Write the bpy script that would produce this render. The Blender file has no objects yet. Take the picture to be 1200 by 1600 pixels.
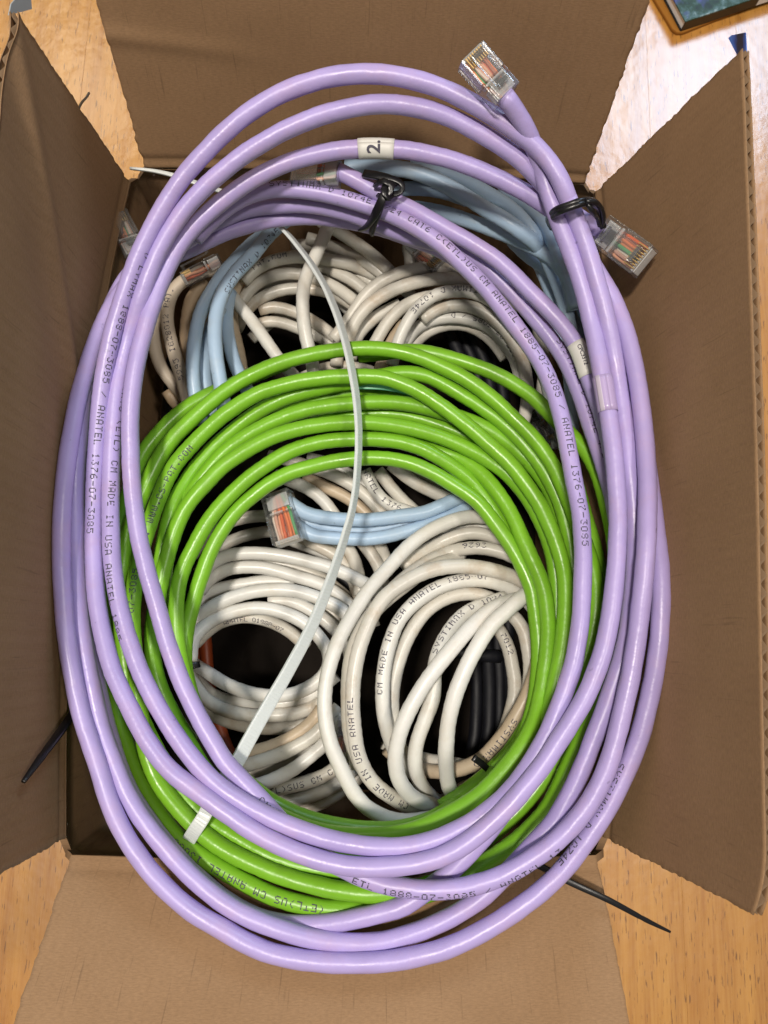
import bpy, bmesh, math, random
from mathutils import Vector, Matrix, noise
random.seed(7)
sc = bpy.context.scene
MM = 0.001
PI = math.pi
# ------------------------------------------------------------ camera, world, lamps, exposure
cam = bpy.data.objects.new('camera', bpy.data.cameras.new('camera'))
sc.collection.objects.link(cam)
CM, CC = [[[0.9991247810784856,-0.03162245567003661,-0.027380506428203173],[0.026265082880177697,0.9837315292364153,-0.17771444456622368],[0.03255483460510439,0.1768397542510749,0.9837011152073855]],[4.8,-57.0,269.3]]
cam.matrix_world = Matrix([[CM[i][0], CM[i][1], CM[i][2], CC[i] * MM] for i in range(3)] + [[0, 0, 0, 1]])
cam.data.sensor_fit = 'VERTICAL'; cam.data.sensor_height = 24.0; cam.data.lens = 17.4
cam.data.clip_start = 0.005; cam.data.clip_end = 50
cam.data.dof.use_dof = True; cam.data.dof.focus_distance = 0.25; cam.data.dof.aperture_fstop = 22
sc.camera = cam
w = bpy.data.worlds.new('World'); sc.world = w; w.use_nodes = True
w.node_tree.nodes['Background'].inputs[0].default_value = (1.0, 0.93, 0.84, 1)
w.node_tree.nodes['Background'].inputs[1].default_value = 0.21
def lamp(name, loc, target, energy, size, col, shape='DISK', size_y=None):
    l = bpy.data.lights.new(name, 'AREA'); l.energy = energy; l.shape = shape; l.size = size; l.color = col
    if size_y: l.size_y = size_y
    o = bpy.data.objects.new(name, l); sc.collection.objects.link(o); o.location = loc
    o.rotation_euler = (Vector(target) - Vector(loc)).to_track_quat('-Z', 'Y').to_euler(); return o
lamp('ceiling_lamp', (-0.30, -0.14, 1.65), (0, 0, 0), 26, 0.17, (1.0, 0.92, 0.82))
lamp('ceiling_lamp', (0.66, -0.16, 1.72), (0, 0, 0), 10, 0.22, (1.0, 0.93, 0.84))
lamp('ceiling_lamp', (-0.95, 1.70, 1.70), (-.2, .2, -.1), 3, 0.30, (1.0, 0.86, 0.66))  # added warm lamp, placed to put a sheen on the table at back left
lamp('window_light', (0.80, 1.35, 1.15), (0.15, 0.25, -0.1), 11, 0.40, (0.58, 0.76, 1.0), 'RECTANGLE', 0.50)
sc.view_settings.view_transform = 'Standard'; sc.view_settings.look = 'None'
sc.view_settings.exposure = 0.0; sc.view_settings.gamma = 1.0

# ------------------------------------------------------------ materials
def new_mat(name):
    m = bpy.data.materials.new(name); m.use_nodes = True
    return m, m.node_tree, m.node_tree.nodes['Principled BSDF']
def nd(t, kind, **kw):
    n = t.nodes.new(kind)
    for k, v in kw.items(): setattr(n, k, v)
    return n
def mapping(t, scale, src='Object'):
    tc = nd(t, 'ShaderNodeTexCoord'); mp = nd(t, 'ShaderNodeMapping'); mp.inputs['Scale'].default_value = scale
    t.links.new(tc.outputs[src], mp.inputs[0]); return mp.outputs[0]
def noise_n(t, vec, scale, detail=3, rough=.55):
    n = nd(t, 'ShaderNodeTexNoise'); n.inputs['Scale'].default_value = scale
    n.inputs['Detail'].default_value = detail; n.inputs['Roughness'].default_value = rough
    t.links.new(vec, n.inputs['Vector']); return n.outputs['Fac']
def ramp(t, fac, stops):
    r = nd(t, 'ShaderNodeValToRGB'); e = r.color_ramp.elements
    while len(e) < len(stops): e.new(.5)
    for k, (p, c) in enumerate(stops):
        e[k].position = p; e[k].color = (*c, 1) if len(c) == 3 else c
    t.links.new(fac, r.inputs[0]); return r.outputs[0]
def mix(t, fac, a, b, mode='MIX'):
    m = nd(t, 'ShaderNodeMix', data_type='RGBA', blend_type=mode)
    for sock, v in ((m.inputs[0], fac), (m.inputs[6], a), (m.inputs[7], b)):
        if hasattr(v, 'links'): t.links.new(v, sock)
        elif isinstance(v, (int, float)): sock.default_value = v
        else: sock.default_value = (*v, 1)
    return m.outputs[2]
def bump(t, h, strength, dist, bsdf, prev=None):
    b = nd(t, 'ShaderNodeBump'); b.inputs['Strength'].default_value = strength; b.inputs['Distance'].default_value = dist
    t.links.new(h, b.inputs['Height'])
    if prev: t.links.new(prev, b.inputs['Normal'])
    t.links.new(b.outputs[0], bsdf.inputs['Normal']); return b.outputs[0]
def g(v): return (v, v, v)
def jacket(name, col, rough=.42, grime=None, gfac=.35, sss=0.0):
    m, t, b = new_mat(name)
    v = mapping(t, (1, 1, 1))
    n1 = noise_n(t, v, 45, 3); n2 = noise_n(t, v, 900, 3)
    c = mix(t, ramp(t, n1, [(.35, g(0)), (.7, g(1))]), [x * .93 for x in col], [min(1, x * 1.05) for x in col])
    if grime:
        n3 = noise_n(t, v, 70, 5, .7)
        f = ramp(t, n3, [(.5, g(0)), (.72, g(gfac))]); c = mix(t, f, c, grime)
    n4 = noise_n(t, v, 260, 2); sp = ramp(t, n4, [(.73, g(0)), (.78, g(.5))])
    c = mix(t, sp, c, [x * .45 for x in col])
    t.links.new(c, b.inputs['Base Color'])
    rr = ramp(t, n1, [(.3, g(rough - .07)), (.75, g(rough + .1))]); t.links.new(rr, b.inputs['Roughness'])
    b.inputs['Specular IOR Level'].default_value = .45
    h = noise_n(t, v, 330, 2); p = bump(t, h, .22, .0006, b); bump(t, n2, .12, .0001, b, p)
    return m
MATS = {
 'lilac': jacket('lilac_pvc', (.395, .32, .61), .37, (.50, .32, .44), .28),
 'green': jacket('green_pvc', (.185, .44, .022), .33, (.12, .22, .03), .3),
 'white': jacket('white_pvc', (.67, .66, .61), .36, (.45, .36, .24), .35),
 'white2': jacket('cream_pvc', (.60, .575, .51), .36, (.42, .30, .18), .6),
 'white3': jacket('clean_white_pvc', (.68, .67, .63), .34, (.60, .50, .36), .35),
 'tan': jacket('dirty_cream_pvc', (.52, .42, .30), .4, (.33, .23, .14), .6),
 'tan2': jacket('tan_pvc', (.46, .34, .22), .42, (.33, .23, .14), .5),
 'beige': jacket('beige_pvc', (.62, .53, .42), .4, (.42, .30, .18), .45),
 'blue': jacket('light_blue_pvc', (.38, .52, .68), .38, (.45, .5, .5), .35),
 'grey': jacket('grey_blue_pvc', (.45, .48, .48), .4, (.35, .33, .3), .4),
 'navy': jacket('navy_pvc', (.003, .0035, .007), .6),
 'black': jacket('black_pvc', (.008, .008, .010), .40),
 'red': jacket('red_orange_pvc', (.26, .045, .010), .5),
}
def plain(name, col, rough=.5, spec=.5, metal=0):
    m, t, b = new_mat(name); b.inputs['Base Color'].default_value = (*col, 1); b.inputs['Roughness'].default_value = rough
    b.inputs['Specular IOR Level'].default_value = spec; b.inputs['Metallic'].default_value = metal
    v = mapping(t, (1, 1, 1)); bump(t, noise_n(t, v, 700, 2), .1, .0002, b); return m
M_INK = plain('print_ink', (.075, .07, .095), .6, .2)
M_BLK = plain('black_nylon', (.006, .006, .007), .32)
M_TIE = plain('natural_nylon', (.62, .66, .65), .36)
b_ = M_TIE.node_tree.nodes['Principled BSDF']; b_.inputs['Subsurface Weight'].default_value = .5; b_.inputs['Subsurface Radius'].default_value = (.002, .002, .002); b_.inputs['Subsurface Scale'].default_value = 1
M_MINT = plain('tinted_nylon', (.42, .66, .50), .34)
M_GREENLIT = plain('green_lit_nylon', (.16, .50, .30), .34)  # translucent white tie; green light from the cables put into its colour
M_LABEL = plain('label_paper', (.64, .63, .59), .5)
M_TAPE = plain('clear_tape_on_lilac', (.42, .33, .55), .28)
M_TAPE2 = plain('tape_white_edge', (.52, .46, .56), .3)
M_GOLD = plain('gold_contact', (.62, .42, .16), .5, .5, 1)
WIRE = [plain('wire_' + n, c, .45) for n, c in (('orange', (.75, .17, .03)), ('pale_orange', (.78, .36, .20)), ('green', (.08, .34, .12)),
        ('brown', (.42, .11, .04)), ('pale_brown', (.66, .36, .26)), ('copper', (.74, .22, .06)), ('red_orange', (.68, .12, .03)), ('white', (.75, .62, .52)))]
def clear_mat(name, dif, rg):
    m, t, b = new_mat(name)
    out = t.nodes['Material Output']
    tr = nd(t, 'ShaderNodeBsdfTransparent'); tr.inputs[0].default_value = (.985, .988, .988, 1)
    gl = nd(t, 'ShaderNodeBsdfGlossy'); gl.inputs['Roughness'].default_value = rg
    df = nd(t, 'ShaderNodeBsdfDiffuse'); df.inputs[0].default_value = (.78, .80, .80, 1)
    fr = nd(t, 'ShaderNodeFresnel'); fr.inputs[0].default_value = 1.58
    m1 = nd(t, 'ShaderNodeMixShader'); m2 = nd(t, 'ShaderNodeMixShader')
    m1.inputs[0].default_value = dif
    t.links.new(tr.outputs[0], m1.inputs[1]); t.links.new(df.outputs[0], m1.inputs[2])
    ad = nd(t, 'ShaderNodeMath', operation='MULTIPLY_ADD'); ad.inputs[1].default_value = .8; ad.inputs[2].default_value = .0
    t.links.new(fr.outputs[0], ad.inputs[0])
    t.links.new(ad.outputs[0], m2.inputs[0]); t.links.new(m1.outputs[0], m2.inputs[1]); t.links.new(gl.outputs[0], m2.inputs[2])
    v = mapping(t, (1, 1, 1)); bp = nd(t, 'ShaderNodeBump'); bp.inputs['Strength'].default_value = .14; bp.inputs['Distance'].default_value = .0004
    t.links.new(noise_n(t, v, 420, 2), bp.inputs['Height']); t.links.new(bp.outputs[0], gl.inputs['Normal'])
    t.links.new(m2.outputs[0], out.inputs['Surface']); return m
M_CLEAR = clear_mat('clear_polycarbonate', .025, .17); M_FROST = clear_mat('frosted_polycarbonate', .42, .2)
def card_mat():
    m, t, b = new_mat('kraft_cardboard')
    fib = noise_n(t, mapping(t, (.6, 2.4, 1), 'UV'), 1.0, 4, .65)
    blot = noise_n(t, mapping(t, (.02, .03, 1), 'UV'), 1.0, 4, .6)
    crk = noise_n(t, mapping(t, (.85, .04, 1), 'UV'), 1.0, 3, .6)
    lf = noise_n(t, mapping(t, (.5, .9, 1), 'UV'), 1.0, 5, .75)
    c = mix(t, blot, (.240, .140, .070), (.345, .212, .114))
    c = mix(t, ramp(t, fib, [(.30, g(.76)), (.66, g(1.0))]), (0, 0, 0), c, 'MIX')
    t.nodes[-1].blend_type = 'MIX'
    c = mix(t, ramp(t, crk, [(.62, g(0)), (.72, g(.36))]), c, (.075, .045, .025))
    c = mix(t, ramp(t, lf, [(.70, g(0)), (.80, g(.45))]), c, (.34, .235, .14))
    t.links.new(c, b.inputs['Base Color']); b.inputs['Roughness'].default_value = .82; b.inputs['Specular IOR Level'].default_value = .25
    wv = nd(t, 'ShaderNodeTexWave', wave_type='BANDS', bands_direction='X'); wv.inputs['Scale'].default_value = .068
    wv.inputs['Distortion'].default_value = .8; wv.inputs['Detail'].default_value = 2
    t.links.new(mapping(t, (1, 1, 1), 'UV'), wv.inputs[0])
    p = bump(t, wv.outputs['Fac'], .24, .0005, b); p = bump(t, fib, .30, .00018, b, p); bump(t, crk, .30, .0005, b, p)
    return m
M_CARD = card_mat()
M_CARDOUT = plain('printed_outer_liner', (.30, .33, .34), .55)
M_FLUTE = plain('fluted_medium', (.19, .125, .075), .9, .1)
def wood_mat():
    m, t, b = new_mat('varnished_oak')
    oi = nd(t, 'ShaderNodeObjectInfo')
    tc = nd(t, 'ShaderNodeTexCoord'); of = nd(t, 'ShaderNodeVectorMath', operation='MULTIPLY_ADD')
    cmb = nd(t, 'ShaderNodeCombineXYZ')
    for k in range(2): t.links.new(oi.outputs['Random'], cmb.inputs[k])
    of.inputs[1].default_value = (3.7, 5.1, 0)
    t.links.new(cmb.outputs[0], of.inputs[0]); t.links.new(tc.outputs['Object'], of.inputs[2])
    def mp(s):
        q = nd(t, 'ShaderNodeMapping'); q.inputs['Scale'].default_value = s; t.links.new(of.outputs[0], q.inputs[0]); return q.outputs[0]
    grain = noise_n(t, mp((160, 9, 1)), 1.0, 4, .6); fine = noise_n(t, mp((900, 40, 1)), 1.0, 3, .6)
    pore = noise_n(t, mp((1300, 110, 1)), 1.0, 2, .5); big = noise_n(t, mp((12, 5, 1)), 1.0, 3, .5)
    c = mix(t, ramp(t, grain, [(.3, g(0)), (.7, g(1))]), (.29, .115, .016), (.54, .275, .055))
    c = mix(t, ramp(t, fine, [(.35, g(.0)), (.7, g(.5))]), c, (.54, .30, .075))
    c = mix(t, big, c, mix(t, .6, c, (.42, .16, .025)))
    hv = nd(t, 'ShaderNodeHueSaturation'); vm = nd(t, 'ShaderNodeMapRange'); vm.inputs[3].default_value = .94; vm.inputs[4].default_value = 1.07
    t.links.new(oi.outputs['Random'], vm.inputs[0]); t.links.new(vm.outputs[0], hv.inputs['Value']); t.links.new(c, hv.inputs['Color'])
    c = mix(t, ramp(t, pore, [(.635, g(0)), (.67, g(.85))]), hv.outputs[0], (.13, .050, .010))
    t.links.new(c, b.inputs['Base Color']); b.inputs['Roughness'].default_value = .45; b.inputs['Specular IOR Level'].default_value = .5
    b.inputs['Coat Weight'].default_value = 1.0; b.inputs['Coat Roughness'].default_value = .23; b.inputs['Coat IOR'].default_value = 1.6
    peel = noise_n(t, mp((150, 110, 1)), 1.0, 2, .5)
    p = bump(t, peel, .17, .0012, b); t.links.new(p, b.inputs['Coat Normal']); bump(t, pore, .3, .0002, b, p)
    return m
M_WOOD = wood_mat()
def cover_mat():
    m, t, b = new_mat('photo_cover')
    v = mapping(t, (1, 1, 1)); n1 = noise_n(t, v, 95, 5, .7); n2 = noise_n(t, mapping(t, (1, .6, 1)), 60, 3)
    c = ramp(t, n1, [(.34, (.005, .012, .010)), (.48, (.015, .045, .020)), (.58, (.06, .12, .12)), (.70, (.34, .44, .46))])
    c = mix(t, ramp(t, n2, [(.55, g(0)), (.68, g(1))]), c, (.07, .07, .35))
    t.links.new(c, b.inputs['Base Color']); b.inputs['Roughness'].default_value = .4; b.inputs['Specular IOR Level'].default_value = .2; return m
M_COVER = cover_mat()
M_MAT = plain('brown_leather', (.30, .125, .02), .75, .15)
M_PAGES = plain('white_paper_edge', (.80, .80, .80), .6)
M_TAG = None
def tag_mat():
    m, t, b = new_mat('blue_printed_liner')
    n = noise_n(t, mapping(t, (60, 60, 200)), 1.0, 3)
    t.links.new(ramp(t, n, [(.4, (.01, .02, .05)), (.55, (.03, .10, .42)), (.7, (.08, .22, .62))]), b.inputs['Base Color'])
    b.inputs['Roughness'].default_value = .35; return m
M_TAG = tag_mat()

# ------------------------------------------------------------ object helpers
COL = sc.collection
def link(name, me, parent=None, mat=None, smooth=True):
    o = bpy.data.objects.new(name, me); COL.objects.link(o)
    if parent is not None: o.parent = parent
    if mat is not None: me.materials.append(mat)
    if smooth and len(me.polygons): me.polygons.foreach_set('use_smooth', [True] * len(me.polygons))
    return o
def mesh(name, V, F, parent=None, mat=None, smooth=True, uv=None):
    me = bpy.data.meshes.new(name); me.from_pydata([(a[0] * MM, a[1] * MM, a[2] * MM) for a in V], [], F); me.update()
    if uv:
        l = me.uv_layers.new(name='uv')
        for lp in me.loops: l.data[lp.index].uv = uv[lp.vertex_index]
    return link(name, me, parent, mat, smooth)
def thing(name, label, cat, group=None, loc=(0, 0, 0)):
    o = bpy.data.objects.new(name, None); COL.objects.link(o); o.empty_display_size = .01
    o['label'] = label; o['category'] = cat
    if group: o['group'] = group
    return o
def catmull(P, step):
    Q = [2 * P[0] - P[1]] + P + [2 * P[-1] - P[-2]]; out = []
    for i in range(1, len(Q) - 2):
        a, b, c, d = Q[i - 1:i + 3]; n = max(1, int((c - b).length / step))
        for k in range(n):
            t = k / n
            out.append(.5 * ((2 * b) + (c - a) * t + (2 * a - 5 * b + 4 * c - d) * t * t + (3 * b - a - 3 * c + d) * t ** 3))
    out.append(P[-1]); return out
UP = Vector((0, 0, 1))
def frames(C):
    fr = []; last = None
    for i in range(len(C)):
        T = (C[min(i + 1, len(C) - 1)] - C[max(i - 1, 0)]).normalized()
        N = UP - T * UP.dot(T)
        if N.length < .25 and last is not None: N = last - T * last.dot(T)
        N.normalize(); last = N; fr.append((T, N, N.cross(T)))     # B = to the right of travel seen from above is -B
    return fr
def lobe(L, a, wob, seed):      # the twisted pairs showing through the jacket
    return 1 + wob * .55 * math.sin(4 * (a + L * .36)) + wob * 1.5 * noise.noise(Vector((L * .085, seed, math.sin(a) * .6)))
def tube_mesh(C, r, sides=14, wob=0.0, seed=0.0, caps=True):
    fr = frames(C); V = []; F = []; UVs = []; L = 0
    for i, (p, (T, N, B)) in enumerate(zip(C, fr)):
        if i: L += (p - C[i - 1]).length
        rr = r(i) if callable(r) else r
        for k in range(sides):
            a = 2 * PI * k / sides
            q = rr
            if wob:
                q *= lobe(L, a, wob, seed)
            V.append(p + N * (math.cos(a) * q) + B * (math.sin(a) * q)); UVs.append((L, a))
        if i:
            o = (i - 1) * sides
            for k in range(sides):
                k2 = (k + 1) % sides; F.append((o + k, o + k2, o + sides + k2, o + sides + k))
    if caps:
        n = len(C) - 1; F.append(tuple(range(sides))[::-1]); F.append(tuple(n * sides + k for k in range(sides)))
    return V, F
# ------------------------------------------------------------ dot-matrix print on the cable jackets
FONT = {'A':'7E1111117E','B':'7F49494936','C':'3E41414122','D':'7F4141221C','E':'7F49494941','F':'7F09090901','G':'3E4149497A','H':'7F0808087F','I':'00417F4100',
'K':'7F08142241','L':'7F40404040','M':'7F020C027F','N':'7F0408107F','O':'3E4141413E','P':'7F09090906','R':'7F09192946','S':'4649494931','T':'01017F0101','U':'3F4040403F',
'V':'1F2040201F','W':'3F4038403F','X':'6314081463','Y':'0708700807','Z':'6151494543','0':'3E4141413E','1':'00427F4000','2':'4261514946','3':'2141454B31','4':'1814127F10',
'5':'2745454539','6':'3C4A494930','7':'0171090503','8':'3649494936','9':'064949291E','-':'0808080808','/':'2010080402','(':'001C224100',')':'0041221C00','.':'0060600000'}
def print_on(loop, C, r, wob, seed, text, anchor, direc, phi0, phi1, mat, h=2.35, cw=1.72, pitch=2.42):
    if direc < 0: C = C[::-1]
    fr = frames(C); S = [0]
    for i in range(1, len(C)): S.append(S[-1] + (C[i] - C[i - 1]).length)
    a = Vector(anchor); i0 = min(range(len(C)), key=lambda i: (C[i] - a).length); s0 = S[i0]
    tot = len(text) * pitch; V = []; F = []; j = i0
    ch, cwid = h / 7, cw / 5
    def at(s, y, phi):
        nonlocal j
        while j < len(S) - 2 and S[j + 1] < s: j += 1
        while j > 0 and S[j] > s: j -= 1
        t = (s - S[j]) / max(1e-6, S[j + 1] - S[j]); p = C[j].lerp(C[j + 1], t); T, N, B = fr[j]
        ang = phi + y / r                    # positive towards the left of travel
        q = r * lobe(s, ang, wob, seed) if direc > 0 else r * lobe(S[-1] - s, -ang, wob, seed)
        return p + (N * math.cos(ang) + B * math.sin(ang)) * (q + .045)
    rnd = random.Random(len(text) * 7 + i0)
    for n, chh in enumerate(text):
        gl = FONT.get(chh)
        if not gl: continue
        s = s0 + n * pitch
        if s + cw > S[-1]: break
        phi = math.radians(phi0 + (phi1 - phi0) * n / max(1, len(text) - 1))
        for c in range(5):
            bits = int(gl[2 * c:2 * c + 2], 16)
            for row in range(7):
                if bits >> row & 1 and rnd.random() > .05:
                    y = (3 - row) * ch; x = s + c * cwid; e = .10
                    dx, dy = cwid * .51, ch * .50
                    b = len(V)
                    V += [at(x - dx, y - dy, phi), at(x + dx, y - dy, phi), at(x + dx, y + dy, phi), at(x - dx, y + dy, phi)]
                    F.append((b, b + 1, b + 2, b + 3))
    if V: mesh('print', V, F, loop, mat, False)
# ------------------------------------------------------------ ribbons (cable ties)
def ribbon(name, pts, parent, mat, thick=1.1, teeth=False, tilt=0.0, step=1.2):
    P = catmull([Vector(p[:3]) for p in pts], step)
    W = []; ip = [Vector(p[:3]) for p in pts]
    for p in P:
        ds = sorted((((p - q).length, k) for k, q in enumerate(ip)))[:2]
        (d0, k0), (d1, k1) = ds; t = d0 / max(1e-6, d0 + d1); W.append(pts[k0][3] * (1 - t) + pts[k1][3] * t)
    fr = frames(P); V = []; F = []
    for i, (p, (T, N, B)) in enumerate(zip(P, fr)):
        if callable(tilt): a = tilt(W[i])
        else: a = tilt
        full = W[i] if not callable(tilt) else 4.9
        b = B * math.cos(a) + N * math.sin(a); n = N * math.cos(a) - B * math.sin(a)
        tt = thick * (1 - (.12 if teeth and i % 2 else 0))
        for u, v in ((-.5, -.5), (-.5, .35), (-.40, .5), (.40, .5), (.5, .35), (.5, -.5)):
            V.append(p + b * (u * full) + n * (v * (tt if abs(u) < .45 else thick)))
        if i:
            o = (i - 1) * 6
            for k in range(6):
                k2 = (k + 1) % 6; F.append((o + k, o + k2, o + 6 + k2, o + 6 + k))
    n = len(P) - 1; F.append((5, 4, 3, 2, 1, 0)); F.append(tuple(n * 6 + k for k in range(6)))
    return mesh(name, V, F, parent, mat, not teeth)
# ------------------------------------------------------------ modular plugs
def box_bm(bm, x0, x1, y0, y1, z0, z1):
    vs = [bm.verts.new((x * MM, y * MM, z * MM)) for x in (x0, x1) for y in (y0, y1) for z in (z0, z1)]
    for f in ((0, 1, 3, 2), (4, 6, 7, 5), (0, 4, 5, 1), (2, 3, 7, 6), (0, 2, 6, 4), (1, 5, 7, 3)): bm.faces.new([vs[i] for i in f])
def bm_obj(name, bm, parent, mat, bev=.35, smooth=False):
    if bev: bmesh.ops.bevel(bm, geom=bm.edges[:], offset=bev * MM, segments=2, affect='EDGES', profile=.6)
    bmesh.ops.recalc_face_normals(bm, faces=bm.faces[:])
    me = bpy.data.meshes.new(name); bm.to_mesh(me); bm.free(); return link(name, me, parent, mat, smooth)
def make_plug(owner, d, scale=1.0, wires=True):
    A, B_ = Vector(d['a']), Vector(d['b']); X = (B_ - A).normalized(); Z = UP - X * UP.dot(X); Z.normalize(); Y = Z.cross(X)
    q = Matrix.Rotation(math.radians(d['roll']), 3, X); Z = q @ Z; Y = q @ Y
    bm = bmesh.new()                       # shell: a hollow nose around the wires and a solid strain-relief back
    box_bm(bm, 9, 21, -5.85, 5.85, 3.0, 4.0); box_bm(bm, 9, 21, -5.85, 5.85, -4.0, -3.0)
    box_bm(bm, 9, 21, 5.0, 5.85, -3.0, 3.0); box_bm(bm, 9, 21, -5.85, -5.0, -3.0, 3.0)
    box_bm(bm, 0, 9, -5.85, 5.85, -4.0, 4.0); box_bm(bm, 1.5, 7.5, -4.2, 4.2, 4.0, 4.5)
    root = bm_obj('plug', bm, owner, M_CLEAR, .42)
    root.matrix_world = Matrix(((X.x * scale, Y.x * scale, Z.x * scale, A.x * MM), (X.y * scale, Y.y * scale, Z.y * scale, A.y * MM), (X.z * scale, Y.z * scale, Z.z * scale, A.z * MM), (0, 0, 0, 1)))
    bm = bmesh.new(); box_bm(bm, 4, 19, -3.1, 3.1, 5.6, 6.5); box_bm(bm, 17.4, 19, -3.1, 3.1, 3.8, 6.2); box_bm(bm, 3.2, 5.2, -2.6, 2.6, 6.2, 7.0)
    bm_obj('latch', bm, root, M_CLEAR, .25)
    bm = bmesh.new(); box_bm(bm, .8, 6.5, -4.6, 4.6, -2.2, 3.2); box_bm(bm, 7.2, 8.4, -4.9, 4.9, -1.0, 3.6); bm_obj('strain_relief', bm, root, M_FROST, .5)
    bm = bmesh.new(); box_bm(bm, 19.5, 21.2, -4.9, 4.9, -2.6, 2.8); bm_obj('nose', bm, root, M_FROST, .3)
    for k in range(8):
        y = -3.9 + k * 1.115; z = .55 if k % 2 else -.45
        C = [Vector((x, y * (.45 + .55 * min(1, x / 9)) , z + .5 * math.sin(x * .4 + k))) for x in (1, 4, 7, 10, 13, 16, 19.4)]
        V, F = tube_mesh(catmull(C, 2), .72, 8); mesh('wire', V, F, root, WIRE[(k * 3 + int(d['roll'])) % 8])
    for k in range(8):
        y = -3.9 + k * 1.115; bm = bmesh.new(); box_bm(bm, 15.8, 20.4, y - .2, y + .2, 1.5, 3.6); bm_obj('contact', bm, root, M_GOLD, 0)
    return root
# ------------------------------------------------------------ table top
table = bpy.data.objects.new('table_top', None); COL.objects.link(table); table['kind'] = 'structure'
TZ = -120.0
bw = 56.0
rnd = random.Random(3)
for i in range(-9, 9):
    y = -620 - rnd.random() * 200
    while y < 560:
        ln = 260 + rnd.random() * 200; x0, x1 = i * bw + .02, (i + 1) * bw - .02; y0, y1 = y + .02, y + ln - .02; e = .07
        V = [(x0, y0, TZ - 22), (x1, y0, TZ - 22), (x1, y1, TZ - 22), (x0, y1, TZ - 22), (x0, y0, TZ - e), (x1, y0, TZ - e), (x1, y1, TZ - e), (x0, y1, TZ - e),
             (x0 + e, y0 + e, TZ), (x1 - e, y0 + e, TZ), (x1 - e, y1 - e, TZ), (x0 + e, y1 - e, TZ)]
        F = [(3, 2, 1, 0)] + [(a, (a + 1) % 4, 4 + (a + 1) % 4, 4 + a) for a in range(4)] + [(4 + a, 4 + (a + 1) % 4, 8 + (a + 1) % 4, 8 + a) for a in range(4)] + [(8, 9, 10, 11)]
        mesh('board', V, F, table, M_WOOD, False); y += ln
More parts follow.
